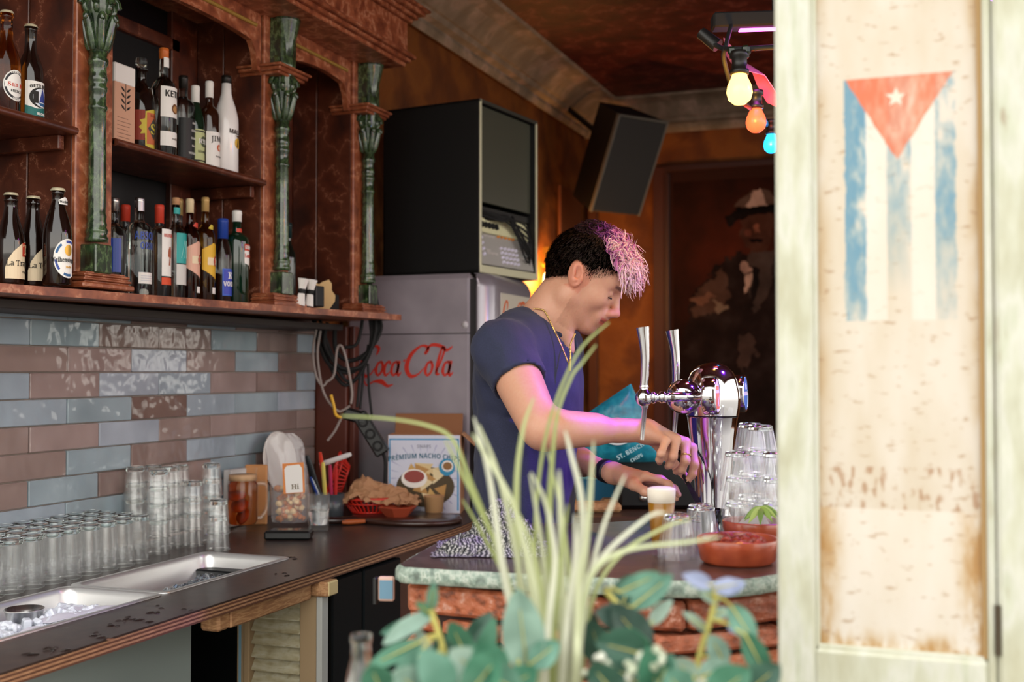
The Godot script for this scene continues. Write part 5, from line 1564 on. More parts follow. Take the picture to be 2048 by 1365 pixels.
func cables():
	var d := 4.13
	var black := [
		[[640, 640], [660, 700], [690, 760], [720, 750], [742, 690], [740, 640]],
		[[655, 645], [650, 690], [680, 735], [725, 730], [750, 670], [748, 610], [735, 545]],
		[[670, 650], [672, 700], [700, 722], [740, 700], [757, 650], [752, 600], [738, 560], [745, 470]],
		[[690, 695], [712, 690], [722, 660], [726, 625]],
		[[645, 660], [655, 720], [685, 768], [708, 762], [730, 730], [738, 690]],
		[[628, 640], [640, 690], [660, 730], [700, 745], [735, 715], [745, 660], [742, 620]],
		[[735, 560], [742, 600], [760, 640], [762, 660], [748, 690], [722, 720]]]
	for k in black.size():
		var st := sm()
		var pts := []
		for p in black[k]: pts.append(deep(p[0], p[1], d + 0.012 * (k % 3) - 0.02 * (k % 2)))
		tube(st, curve_points(pts, 8), 0.0062 + 0.0012 * (k % 3), 8)
		tag(mesh("cable", st, M.black_matte), ["black cable hanging in the widest inner loop over the red post", "black cable looping up beside the board end to the rack", "black cable running in the outer loop along the fridge edge", "short black cable crossing the middle of the hanging tangle", "black cable with the lowest sag across the post", "black cable hanging nearest the tiles in the tangle", "black cable curving out over the fridge lettering"][k], "cable", "black cables hanging at the end of the shelf")
	var grey := [[[634, 655], [626, 700], [632, 750], [645, 772], [655, 762]], [[641, 662], [635, 710], [643, 770], [655, 800], [675, 822], [688, 820], [700, 812]], [[652, 765], [668, 750], [674, 700], [682, 692], [690, 710], [698, 745], [704, 785], [702, 808]], [[683, 835], [670, 862], [655, 882]]]
	for k in 4:
		var st := sm()
		var pts := []
		for p in grey[k]: pts.append(deep(p[0], p[1], d - 0.05))
		tube(st, curve_points(pts, 8), 0.0045, 8)
		tag(mesh("cable", st, mat(hx("8f837d"), 0.6)), ["thin grey cable hanging straight next to the tiles' end", "thin grey cable with the longest sag across the red post", "thin grey cable arching in front of the red post", "short loose grey cable end at the foot of the red post"][k], "cable")
	var st := sm()
	tube(st, curve_points([deep(662, 790, d - 0.06), deep(668, 812, d - 0.06), deep(672, 830, d - 0.06), deep(683, 836, d - 0.06)], 5), 0.0055, 8)
	tag(mesh("cable_tie", st, mat(hx("d9a520"), 0.5)), "yellow cable tie on the grey cables at the red post", "tie")
	# power strips hanging by their leads
	var t := thing("power_strip", "black power strip hanging by its lead in front of the grey fridge", "power strip", deep(742, 868, d - 0.02))
	t.basis = Basis(Vector3(0, 1, 0), 0.36) * Basis(Vector3(0, 0, 1), -1.02)
	st = sm()
	box(st, Vector3.ZERO, Vector3(0.17, 0.052, 0.04), 0.006)
	mesh("body", st, M.black_plastic, t)
	for k in 3:
		st = sm()
		lathe(st, [[0.018, 0.0], [0.019, 0.002], [0.016, 0.002], [0.0, -0.004]], 18, Transform3D(Basis(Vector3(1, 0, 0), PI / 2), Vector3(-0.05 + 0.05 * k, 0, 0.02)))
		mesh("socket", st, M.black_matte, t)
	st = sm()
	var inv := t.transform.affine_inverse()
	tube(st, curve_points([inv * deep(760, 895, d), inv * deep(770, 920, d), inv * deep(770, 960, d), inv * deep(768, 1010, d)], 6), 0.006, 8)
	mesh("lead", st, M.black_matte, t)
	t = thing("plug_block", "black plug block with three leads hanging over the power strip", "plug", deep(712, 833, d - 0.02))
	t.basis = Basis(Vector3(0, 1, 0), 0.36) * Basis(Vector3(0, 0, 1), -0.3)
	st = sm()
	box(st, Vector3.ZERO, Vector3(0.09, 0.045, 0.04), 0.008)
	mesh("body", st, M.black_plastic, t)
	inv = t.transform.affine_inverse()
	for p in [[[722, 730], [718, 770], [714, 815]], [[728, 735], [724, 780], [720, 818]], [[736, 728], [738, 780], [744, 835]]]:
		st = sm()
		tube(st, curve_points([inv * deep(p[0][0], p[0][1], d), inv * deep(p[1][0], p[1][1], d), inv * deep(p[2][0], p[2][1], d - 0.02)], 6), 0.0045, 8)
		mesh("lead", st, M.black_matte, t)

func board_things():
	# small things at the end of the base board
	var y := BASE_Y + 0.008
	var x := -1.9
	for k in 2:
		var a := on_x([600, 617][k], 620, x)
		var t := thing("napkin_roll", ["white rolled napkin tied with black cord standing next to the wine bottle", "white rolled napkin tied with black cord leaning on the black box"][k], "napkin", Vector3(x, y, a.z), 0.9, "tied napkins on the base board")
		var st := sm()
		lathe(st, [[0.0, 0.0], [0.014, 0.0], [0.011, 0.03], [0.009, 0.045], [0.012, 0.062], [0.017, 0.085], [0.0, 0.082]], 14, Transform3D(Basis(Vector3(0, 0, 1), -0.12)), -1, 0.12, 5)
		mesh("napkin", st, M.paper_white, t)
		st = sm()
		lathe(st, [[0.0105, 0.038], [0.0125, 0.042], [0.0125, 0.05], [0.0105, 0.053]], 14, Transform3D(Basis(Vector3(0, 0, 1), -0.12)))
		mesh("cord", st, M.black_matte, t)
	var b := on_x(630, 600, x)
	var st := sm()
	box(st, Vector3(0, 0.034, 0), Vector3(0.05, 0.068, 0.05), 0.003)
	var o = tag(mesh("black_box", st, mat(hx("14151a"), 0.5)), "small black box between the tied napkins and the yellow wooden figure", "box")
	o.position = Vector3(x - 0.01, y, b.z - 0.01)
	b = on_x(649, 600, x - 0.03)
	st = sm()
	plate(st, [Vector2(-0.03, 0.0), Vector2(0.012, 0.0), Vector2(0.03, 0.025), Vector2(0.032, 0.045), Vector2(0.02, 0.062), Vector2(0.02, 0.085), Vector2(0.01, 0.098), Vector2(-0.012, 0.09), Vector2(-0.022, 0.082), Vector2(-0.045, 0.088), Vector2(-0.048, 0.074), Vector2(-0.028, 0.066), Vector2(-0.036, 0.04)], 0.018, Transform3D(Basis(Vector3(0, 1, 0), 0.7), Vector3.ZERO))
	o = tag(mesh("wooden_figure", st, mat(hx("c2a06a"), 0.6)), "yellow wooden cut-out figure standing by the last plinth of the cabinet", "figure")
	o.position = Vector3(x - 0.04, y, b.z - 0.02)
	b = on_x(684, 590, -2.0)
	st = sm()
	box(st, Vector3(0, 0.03, 0), Vector3(0.03, 0.06, 0.11), 0.003)
	o = tag(mesh("speaker_box", st, M.black_matte), "low black box behind the yellow wooden figure", "box")
	o.position = Vector3(-2.0, y + 0.0, -3.5)

# ---------------------------------------------------------------- lamps over the bar
func lamps():
	# black lighting bar under the ceiling with a pink tube on its underside
	var t := thing("lighting_bar", "black lighting bar hung from the ceiling with a glowing pink strip", "lighting bar")
	var a := deep(1424, 45, 2.75); var b := deep(1640, 38, 2.75)
	var st := sm()
	var mid := (a + b) / 2
	var dir := (b - a).normalized()
	var bb := Basis(dir, Vector3.UP, dir.cross(Vector3.UP))
	box(st, mid, Vector3((b - a).length(), 0.036, 0.05), 0.004, bb)
	mesh("bar", st, mat(hx("050404"), 0.8), t)
	st = sm()
	box(st, mid + Vector3(0, -0.021, 0) + dir * 0.02, Vector3((b - a).length() - 0.09, 0.004, 0.02), 0.001, bb)
	mesh("led_strip", st, lit(hx("f060e8"), 2.2), t)
	var al := AreaLight3D.new(); al.name = "strip_light"
	al.light_color = hx("f060e8"); al.light_energy = 0.03; al.area_size = Vector2(0.16, 0.02); al.shadow_enabled = true
	add_child(al)
	al.transform = Transform3D(Basis(dir, dir.cross(Vector3.DOWN).normalized(), Vector3.UP), mid + Vector3(0, -0.026, 0))
	st = sm()
	for k in 2: rod(st, mid + dir * (0.02 + 0.07 * k) + Vector3(0, 0.018, 0), Vector3((mid + dir * (0.02 + 0.07 * k)).x, CEIL, (mid + dir * (0.02 + 0.07 * k)).z), 0.006)
	mesh("hanger", st, mat(hx("1c1110"), 0.6), t)
	# string of bulbs
	t = thing("light_string", "black festoon cable with sockets looping round the lighting bar", "cable")
	st = sm()
	tube(st, curve_points([deep(1405, 72, 2.7), deep(1440, 95, 2.66), deep(1470, 98, 2.6), deep(1520, 96, 2.6), deep(1580, 92, 2.6), deep(1660, 84, 2.6)], 6), 0.006, 8)
	tube(st, curve_points([deep(1462, 52, 2.72), deep(1452, 90, 2.64), deep(1448, 120, 2.66), deep(1470, 190, 2.75), deep(1500, 216, 2.84), deep(1530, 240, 3.05), deep(1545, 275, 3.15), deep(1600, 300, 3.2)], 8), 0.0055, 8)
	mesh("cord", st, M.black_matte, t)
	st = sm()
	rod(st, deep(1402, 66, 2.7), deep(1436, 92, 2.68), 0.014, 0.016)
	mesh("connector", st, M.black_plastic, t)
	# translucent pink ribbon of reflector film
	st = sm()
	var g := []
	var pts := [[1448, 75, 1475, 105], [1453, 110, 1470, 135], [1500, 130, 1530, 150], [1515, 170, 1560, 195], [1535, 205, 1580, 225]]
	for p in pts: g.append([deep(p[0], p[1], 2.95), deep(p[2], p[3], 2.9)])
	sheet(st, g, 0.002)
	tag(mesh("pink_film", st, mat(hx("d87aa8"), 0.35)), "pinkish translucent strip hanging diagonally behind the lit bulbs", "strip")
	var spec := [[1479, 180, 2.6, 0.0295, "ffc860", "ffb648", 3.6, "largest glowing warm yellow bulb hanging nearest on the festoon cable", "fff0c0"],
		[1512, 242, 2.85, 0.0255, "ff5a34", "ff4a20", 1.6, "glowing red-orange bulb between the yellow and the blue one", "ffe0c0"],
		[1543, 288, 3.1, 0.022, "22aef0", "2a9af0", 2.0, "small glowing blue bulb lowest on the festoon cable", "e8fbff"]]
	for s in spec:
		var c := deep(s[0], s[1], s[2])
		t = thing("bulb", s[7], "light bulb", c, 0.0, "coloured festoon bulbs")
		var r: float = s[3]
		st = sm()
		lathe(st, [[0.0, -r * 1.2], [r * 0.45, -r * 1.1], [r * 0.85, -r * 0.75], [r, -r * 0.2], [r * 0.9, r * 0.35], [r * 0.62, r * 0.95], [r * 0.55, r * 1.2], [0.0, r * 1.2]], 24)
		mesh("globe", st, lit(hx(s[4]), s[6] * 0.55), t)
		st = sm()
		lathe(st, [[0.0, r * 1.18], [r * 0.72, r * 1.18], [r * 0.75, r * 1.5], [r * 0.6, r * 1.62], [r * 0.58, r * 2.4], [r * 0.75, r * 2.5], [r * 0.72, r * 2.95], [0.0, r * 3.0]], 20)
		mesh("socket", st, mat(hx("16130f"), 0.4), t)
		if r > 0.029:
			st = sm()
			for k in 2: box(st, Vector3((k - 0.5) * 0.03, r * 3.0, 0.0), Vector3(0.02, 0.02, 0.026), 0.005)
			mesh("clamp", st, mat(hx("1b2a1c"), 0.3), t)
		lamp(c, hx(s[5]), [0.06, 0.04, 0.05][spec.find(s)], 0.02, "bulb_light")
	# purple stage light over the bar, hidden behind the shutter
	var pc := Vector3(0.12, 2.28, -2.72)
	t = thing("stage_light", "small round stage light glowing violet under the ceiling above the bar", "stage light", pc)
	t.look_at_from_position(pc, Vector3(-0.66, 1.2, -2.45))
	st = sm()
	lathe(st, [[0.06, 0.0], [0.065, 0.01], [0.06, 0.16], [0.0, 0.17]], 24, Transform3D(Basis(Vector3(1, 0, 0), PI / 2)))
	mesh("housing", st, M.black_plastic, t)
	st = sm()
	lathe(st, [[0.0, -0.004], [0.055, -0.004], [0.055, 0.004], [0.0, 0.004]], 24, Transform3D(Basis(Vector3(1, 0, 0), PI / 2)))
	mesh("lens", st, lit(hx("9a3cff"), 6.0), t)
	var s := SpotLight3D.new(); s.name = "violet_spot"
	s.light_color = hx("7a22ff"); s.light_energy = 2.0; s.light_size = 0.05; s.spot_angle = 21.0; s.spot_range = 9.0; s.spot_attenuation = 2.0; s.shadow_enabled = true
	add_child(s)
	s.transform = t.transform.translated_local(Vector3(0, 0, -0.02))

# ---------------------------------------------------------------- soft bodies: smooth union of tapered capsules and ellipsoids, meshed as surface nets
class Field:
	var A := PackedVector3Array(); var BA := PackedVector3Array()
	var R0 := PackedFloat32Array(); var R1 := PackedFloat32Array(); var K := PackedFloat32Array()
	var kind := PackedInt32Array(); var inv := []
	var cuts := []            # [normal, offset]: keep where normal.p <= offset
	var wave = null
	func bone(a: Vector3, b: Vector3, r0: float, r1: float, k := 0.012, carve := false):
		A.append(a); BA.append(b - a); R0.append(r0); R1.append(r1); K.append(k); kind.append(2 if carve else 0); inv.append(Transform3D())
	func egg(c: Vector3, radii: Vector3, basis := Basis(), k := 0.012, carve := false):
		A.append(c); BA.append(radii); R0.append(minf(radii.x, minf(radii.y, radii.z))); R1.append(0.0); K.append(k); kind.append(3 if carve else 1)
		inv.append(Transform3D(basis, c).affine_inverse())
	func one(i: int, p: Vector3) -> float:
		if kind[i] % 2 == 0:
			var pa := p - A[i]
			var ba := BA[i]
			var l := ba.length_squared()
			var h := clampf(pa.dot(ba) / l, 0.0, 1.0) if l > 1e-9 else 0.0
			return (pa - ba * h).length() - lerpf(R0[i], R1[i], h)
		var q: Vector3 = inv[i] * p
		var r := BA[i]
		var s := q / r
		var k0 := s.length()
		var k1 := (s / r).length()
		return k0 * (k0 - 1.0) / k1 if k1 > 1e-6 else -R0[i]
	func at(p: Vector3, ids: PackedInt32Array) -> float:
		var d := 1e3
		for i in ids:
			var e := one(i, p)
			var k := K[i]
			if kind[i] < 2:
				var h := maxf(k - absf(d - e), 0.0) / k
				d = minf(d, e) - h * h * k * 0.25
			else:
				var h := maxf(k - absf(d + e), 0.0) / k
				d = maxf(d, -e) + h * h * k * 0.25
		for c in cuts: d = maxf(d, c[0].dot(p) - c[1])
		if wave != null: d += wave.call(p)
		return d
	func all() -> PackedInt32Array:
		return PackedInt32Array(range(A.size()))

func nets(f: Field, lo: Vector3, hi: Vector3, cell: float, tint, origin := Vector3.ZERO) -> ArrayMesh:
	var B := 6
	var nb := Vector3i(((hi - lo) / (cell * B)).ceil())
	var n := nb * B + Vector3i.ONE
	var val := PackedFloat32Array(); val.resize(n.x * n.y * n.z); val.fill(9.0)
	var vid := PackedInt32Array(); vid.resize(n.x * n.y * n.z); vid.fill(-1)
	var half := cell * B * 0.5 * 1.7321
	var every := f.all()
	var blocks := []
	var sx := 1; var sy := n.x; var sz := n.x * n.y
	for bz in nb.z:
		for by in nb.y:
			for bx in nb.x:
				var c := lo + Vector3(bx + 0.5, by + 0.5, bz + 0.5) * cell * B
				var near := 1e3
				var each := PackedFloat32Array()
				for i in every:
					var e := f.one(i, c)
					each.append(e)
					if f.kind[i] < 2: near = minf(near, e)
				if near > half * 1.35 + 0.02 or near < -half * 1.6 - 0.03: continue
				var ids := PackedInt32Array()
				for i in every:
					if each[i] < near + 2.0 * half + f.K[i] + 0.004 if f.kind[i] < 2 else each[i] < half + f.K[i]: ids.append(i)
				for z in B + 1:
					for y in B + 1:
						for x in B + 1:
							var gx := bx * B + x; var gy := by * B + y; var gz := bz * B + z
							var at := gx + gy * sy + gz * sz
							if val[at] == 9.0: val[at] = f.at(lo + Vector3(gx, gy, gz) * cell, ids)
				blocks.append(Vector3i(bx, by, bz))
	var V := PackedVector3Array(); var cells := []
	var off := PackedInt32Array([0, 1, sy, 1 + sy, sz, 1 + sz, sy + sz, 1 + sy + sz])
	var cp := [Vector3(0, 0, 0), Vector3(1, 0, 0), Vector3(0, 1, 0), Vector3(1, 1, 0), Vector3(0, 0, 1), Vector3(1, 0, 1), Vector3(0, 1, 1), Vector3(1, 1, 1)]
	var edges := [[0, 1], [2, 3], [4, 5], [6, 7], [0, 2], [1, 3], [4, 6], [5, 7], [0, 4], [1, 5], [2, 6], [3, 7]]
	for b in blocks:
		for z in B:
			for y in B:
				for x in B:
					var gx: int = b.x * B + x; var gy: int = b.y * B + y; var gz: int = b.z * B + z
					var at := gx + gy * sy + gz * sz
					var mask := 0
					for k in 8:
						if val[at + off[k]] < 0.0: mask |= 1 << k
					if mask == 0 or mask == 255: continue
					var s := Vector3.ZERO; var m := 0
					for e in edges:
						var i0: int = e[0]; var i1: int = e[1]
						if ((mask >> i0) & 1) == ((mask >> i1) & 1): continue
						var v0 := val[at + off[i0]]; var v1 := val[at + off[i1]]
						s += cp[i0].lerp(cp[i1], v0 / (v0 - v1)); m += 1
					vid[at] = V.size()
					V.append(lo + (Vector3(gx, gy, gz) + s / m) * cell)
					cells.append(at)
	var I := PackedInt32Array()
	var N := PackedVector3Array(); N.resize(V.size())
	var step := [1, sy, sz]
	for i in cells.size():
		var at: int = cells[i]
		for ax in 3:
			var u: int = step[(ax + 1) % 3]; var w: int = step[(ax + 2) % 3]
			var a := val[at] < 0.0
			if at - u - w < 0 or a == (val[at + step[ax]] < 0.0): continue
			var q0 := vid[at]; var q1 := vid[at - u]; var q2 := vid[at - u - w]; var q3 := vid[at - w]
			if q1 < 0 or q2 < 0 or q3 < 0: continue
			if not a: var t := q1; q1 = q3; q3 = t
			I.append_array([q0, q2, q1, q0, q3, q2])
			var fn := (V[q1] - V[q0]).cross(V[q2] - V[q0]) + (V[q2] - V[q0]).cross(V[q3] - V[q0])
			for k in [q0, q1, q2, q3]: N[k] += fn
	var C := PackedColorArray()
	for i in V.size():
		N[i] = N[i].normalized()
		if tint != null: C.append(tint.call(V[i], N[i]))
		V[i] -= origin
	var arr := []; arr.resize(Mesh.ARRAY_MAX)
	arr[Mesh.ARRAY_VERTEX] = V; arr[Mesh.ARRAY_NORMAL] = N; arr[Mesh.ARRAY_INDEX] = I
	if tint != null: arr[Mesh.ARRAY_COLOR] = C
	var am := ArrayMesh.new()
	am.add_surface_from_arrays(Mesh.PRIMITIVE_TRIANGLES, arr)
	return am

# ---------------------------------------------------------------- the barman
var HB := Basis(); var HO := Vector3.ZERO
func hd(x, y, z) -> Vector3: return HO + HB * Vector3(x, y, z)     # head axes: forward, up, his right
func lin(s: String) -> Color: return hx(s).srgb_to_linear()
func barman():
	var R := Vector3(cos(deg_to_rad(20.63)), 0, -sin(deg_to_rad(20.63)))
	var T := Vector3(sin(deg_to_rad(20.63)), 0, cos(deg_to_rad(20.63)))     # towards the viewer
	var foot := deep(1040, 742, 2.8); foot.y = 0.0
	var t := thing("person", "young man in dark blue t-shirt with curly pink-tipped hair pouring beer behind the bar", "person", foot)
	# head axes: near profile, looking down
	var yaw := deg_to_rad(80.0); var pit := deg_to_rad(34.0)
	var flat := R * sin(yaw) + T * cos(yaw)
	var fw := flat * cos(pit) - Vector3.UP * sin(pit)
	var rt := -R * cos(yaw) + T * sin(yaw)
	var up := rt.cross(fw)
	HB = Basis(fw, up, rt)
	HO = deep(1163, 556, 2.775)
	# torso axes
	var by := deg_to_rad(20.0)
	var bf := R * cos(by) + T * sin(by)
	var br := -R * sin(by) + T * cos(by)
	var S_R := deep(1008, 700, 2.62); var S_L := deep(1112, 700, 2.95)
	var E_R := deep(1082, 858, 2.46); var W_R := deep(1288, 862, 2.535)
	var E_L := deep(1105, 905, 2.98); var W_L := deep(1222, 946, 2.72)
	var NB := deep(1082, 668, 2.785)
	var f := Field.new()
	# torso core under the shirt, shoulders, neck
	f.bone(deep(1045, 1080, 2.79), deep(1062, 760, 2.79), 0.07, 0.08, 0.04)
	f.bone(deep(1066, 705, 2.79), S_R, 0.06, 0.05, 0.05)
	f.bone(deep(1066, 705, 2.79), S_L, 0.06, 0.05, 0.05)
	f.bone(NB, hd(-0.008, -0.05, 0), 0.06, 0.05, 0.03)
	f.bone(deep(1062, 668, 2.79), hd(-0.03, -0.045, 0), 0.05, 0.036, 0.04)
	f.bone(hd(-0.012, -0.045, 0.045), deep(1140, 700, 2.74), 0.009, 0.011, 0.04)
	# arms
	f.bone(S_R, E_R, 0.05, 0.0385, 0.02)
	f.bone(S_R.lerp(E_R, 0.45), S_R.lerp(E_R, 0.9), 0.046, 0.036, 0.03)
	f.bone(E_R + R * 0.002 - Vector3(0, 0.004, 0), W_R, 0.036, 0.0215, 0.02)
	f.bone(E_R.lerp(W_R, 0.08), E_R.lerp(W_R, 0.5) + Vector3(0, 0.003, 0), 0.04, 0.029, 0.03)
	f.bone(E_R.lerp(W_R, 0.75) - T * 0.006, W_R - T * 0.008, 0.021, 0.02, 0.02)
	f.bone(S_L, E_L, 0.048, 0.037, 0.02)
	f.bone(E_L, W_L, 0.037, 0.022, 0.02)
	f.bone(E_L.lerp(W_L, 0.15), E_L.lerp(W_L, 0.5), 0.04, 0.03, 0.03)
	# right hand: back of the hand up, fingers folding down, forefinger pressing
	var hk := 0.007
	var mcp := [deep(1384, 897, 2.555), deep(1371, 886, 2.525), deep(1352, 880, 2.5), deep(1331, 882, 2.478)]
	for k in 4: f.bone(W_R.lerp(mcp[k], 0.12), mcp[k], 0.0185, [0.0115, 0.0118, 0.0112, 0.0102][k], 0.018)
	var fr := [[deep(1389, 929, 2.535), deep(1385, 948, 2.535), deep(1375, 963, 2.54), 0.0094],
		[deep(1371, 922, 2.497), deep(1363, 940, 2.505), deep(1352, 944, 2.53), 0.0096],
		[deep(1346, 914, 2.468), deep(1340, 930, 2.48), deep(1335, 934, 2.51), 0.0092],
		[deep(1322, 908, 2.45), deep(1319, 920, 2.462), deep(1319, 926, 2.49), 0.0082]]
	for k in 4:
		var q = fr[k]
		f.bone(mcp[k], q[0], q[3] * 1.12, q[3], hk); f.bone(q[0], q[1], q[3], q[3] * 0.92, hk); f.bone(q[1], q[2], q[3] * 0.92, q[3] * 0.78, hk)
	f.bone(W_R.lerp(mcp[0], 0.25) - Vector3(0, 0.012, 0) - T * 0.012, deep(1335, 912, 2.56), 0.0155, 0.0125, 0.014)
	f.bone(deep(1335, 912, 2.56), deep(1356, 938, 2.565), 0.0118, 0.0105, hk); f.bone(deep(1356, 938, 2.565), deep(1372, 955, 2.556), 0.0105, 0.0085, hk)
	# left hand: open, palm down over the beer
	var ml := [deep(1290, 953, 2.60), deep(1296, 958, 2.622), deep(1297, 964, 2.645), deep(1292, 971, 2.664)]
	for k in 4: f.bone(W_L.lerp(ml[k], 0.1), ml[k], 0.0185, [0.0115, 0.012, 0.0112, 0.0102][k], 0.016)
	var fl := [[deep(1322, 960, 2.585), deep(1338, 970, 2.58), deep(1347, 981, 2.578), 0.0092], [deep(1331, 967, 2.61), deep(1348, 978, 2.606), deep(1357, 990, 2.605), 0.0095], [deep(1330, 975, 2.635), deep(1345, 987, 2.632), deep(1352, 998, 2.63), 0.0091], [deep(1320, 983, 2.658), deep(1331, 992, 2.656), deep(1337, 1000, 2.655), 0.008]]
	for k in 4:
		var q = fl[k]
		f.bone(ml[k], q[0], q[3] * 1.12, q[3], hk); f.bone(q[0], q[1], q[3], q[3] * 0.92, hk); f.bone(q[1], q[2], q[3] * 0.92, q[3] * 0.78, hk)
	f.bone(deep(1246, 957, 2.67), deep(1268, 970, 2.6), 0.017, 0.0145, 0.014)
	f.bone(deep(1268, 970, 2.6), deep(1290, 984, 2.565), 0.0125, 0.0105, hk); f.bone(deep(1290, 984, 2.565), deep(1306, 990, 2.55), 0.0105, 0.008, hk)
	# head
	var e := func(x, y, z, rx, ry, rz, k := 0.012, carve := false, tilt := 0.0):
		f.egg(hd(x, y, z), Vector3(rx, ry, rz), HB * Basis(Vector3(0, 0, 1), tilt), k, carve)
	e.call(-0.008, 0.037, 0.0, 0.091, 0.077, 0.073)
	e.call(0.034, 0.034, 0.0, 0.06, 0.062, 0.062, 0.03)
	e.call(0.042, -0.02, 0.0, 0.05, 0.07, 0.053, 0.03)
	for s in [-1, 1]:
		f.bone(hd(0.004, -0.052, 0.047 * s), hd(0.07, -0.088, 0.016 * s), 0.0145, 0.013, 0.03)
		f.bone(hd(0.008, -0.016, 0.056 * s), hd(0.004, -0.052, 0.048 * s), 0.0095, 0.013, 0.03)
		e.call(0.062, -0.02, 0.041 * s, 0.02, 0.016, 0.014, 0.028)                     # cheekbone
		f.bone(hd(0.09, 0.026, 0.01 * s), hd(0.072, 0.028, 0.044 * s), 0.0085, 0.008, 0.018)  # brow ridge
		e.call(0.1005, 0.005, 0.031 * s, 0.02, 0.0125, 0.018, 0.012, true)           # eye socket
		e.call(0.0772, 0.005, 0.031 * s, 0.013, 0.0108, 0.0148, 0.003)                # lids over the eye
		f.bone(hd(0.089, -0.0005, 0.022 * s), hd(0.0835, -0.002, 0.041 * s), 0.0012, 0.001, 0.004)   # edge of the upper lid
		e.call(0.1075, -0.034, 0.0105 * s, 0.0095, 0.0075, 0.0072, 0.006)             # nostril wing
		e.call(0.108, -0.0405, 0.0065 * s, 0.0045, 0.003, 0.003, 0.003, true)
		e.call(0.1, -0.055, 0.02 * s, 0.008, 0.006, 0.006, 0.012, true)
		# ears
		var eb := Basis(HB * Vector3(0.9, 0.43, 0.22 * s).normalized(), HB * Vector3(-0.43, 0.9, 0.0), HB * Vector3(0, 0, 1)).orthonormalized()
		f.egg(hd(-0.006, 0.0, 0.075 * s), Vector3(0.0195, 0.0325, 0.0085), eb, 0.005)
		f.egg(hd(0.0, 0.0, 0.0845 * s), Vector3(0.0125, 0.0225, 0.0095), eb, 0.003, true)
		f.egg(hd(-0.012, 0.004, 0.0805 * s), Vector3(0.0042, 0.016, 0.0048), eb, 0.003)
		f.egg(hd(0.0, -0.013, 0.079 * s), Vector3(0.008, 0.005, 0.005), eb, 0.004)
		f.egg(hd(0.011, -0.004, 0.076 * s), Vector3(0.005, 0.008, 0.0055), eb, 0.004)
	f.bone(hd(0.09, 0.018, 0), hd(0.1155, -0.024, 0), 0.0078, 0.0094, 0.012)         # nose ridge and tip
	e.call(0.1165, -0.0275, 0, 0.011, 0.0092, 0.0098, 0.008)
	f.bone(hd(0.108, -0.039, 0), hd(0.1005, -0.048, 0), 0.005, 0.005, 0.008)
	e.call(0.088, -0.058, 0, 0.0155, 0.026, 0.029, 0.02)                                 # mouth mound
	f.bone(hd(0.1035, -0.0525, 0.002), hd(0.09, -0.057, 0.022), 0.0052, 0.003, 0.005)
	f.bone(hd(0.1035, -0.0525, -0.002), hd(0.09, -0.057, -0.022), 0.0052, 0.003, 0.005)
	f.bone(hd(0.1, -0.0665, 0.0), hd(0.089, -0.0605, 0.019), 0.0058, 0.003, 0.005)
	f.bone(hd(0.1, -0.0665, 0.0), hd(0.089, -0.0605, -0.019), 0.0058, 0.003, 0.005)
	f.bone(hd(0.1125, -0.0592, -0.02), hd(0.1125, -0.0592, 0.02), 0.0055, 0.0055, 0.003, true)
	pass
	e.call(0.079, -0.094, 0, 0.0155, 0.0125, 0.018, 0.02)                             # chin
	var skin := lin("c8977b"); var lip := lin("a8503f"); var brow := lin("3f251b"); var stub := lin("94674f"); var pink := lin("c06a50")
	var inv := Transform3D(HB, HO).affine_inverse()
	var fn := noise(60.0, FastNoiseLite.TYPE_SIMPLEX, 2, 71)
	var shade := hair_field(0.004)
	var sids := shade.all()
	var tint := func(p: Vector3, _n: Vector3) -> Color:
		var q: Vector3 = inv * p
		var c := skin
		if q.length() < 0.19 and q.y > -0.12 and q.x > -0.03:
			if q.x > 0.015 and q.y < -0.04: c = c.lerp(stub, 0.6 * smoothstep(0.04, 0.062, -q.y) * (0.75 + 0.25 * fn.get_noise_3dv(p * 14.0)))
			if absf(q.z) > 0.066 and q.x < 0.03 and q.y > -0.036 and q.y < 0.04: c = c.lerp(pink, 0.5)
			if q.x > 0.1 and q.y > -0.045 and q.y < -0.012: c = c.lerp(pink, 0.45)
			if q.x > 0.084 and absf(q.y + 0.0595) < 0.0125 and absf(q.z) < 0.024: c = c.lerp(lip, smoothstep(0.0125, 0.008, absf(q.y + 0.0595) + 0.12 * absf(q.z)))
			if q.x > 0.06 and q.y > 0.014 and q.y < 0.036 and absf(q.z) > 0.011 and absf(q.z) < 0.05:
				var yy := 0.0275 - 6.0 * pow(absf(q.z) - 0.03, 2.0)
				c = c.lerp(brow, 0.9 * smoothstep(0.0062, 0.003, absf(q.y - yy) + 0.0015 * fn.get_noise_3dv(p * 20.0)) * smoothstep(0.05, 0.042, absf(q.z)))
			if q.x > 0.086 and absf(q.y + 0.0592) < 0.0016 and absf(q.z) < 0.025: c = c.lerp(lin("5a2a22"), 0.8)
		# shaved sides: dark stubble fading into the skin
		var hair_d: float = shade.at(p, sids)
		if q.y > -0.08 and q.length() < 0.2: c = c.lerp(lin("2a1813"), 0.92 * smoothstep(0.006, -0.006, hair_d + 0.003 * fn.get_noise_3dv(p * 3.0)))
		c = c.lerp(pink, 0.12 + 0.12 * fn.get_noise_3dv(p * 2.0))
		return c
	var sk := StandardMaterial3D.new()
	sk.vertex_color_use_as_albedo = true; sk.roughness = 0.48; sk.subsurf_scatter_enabled = true; sk.subsurf_scatter_strength = 0.12
	var lo := Vector3(1e3, 1e3, 1e3); var hi := -lo
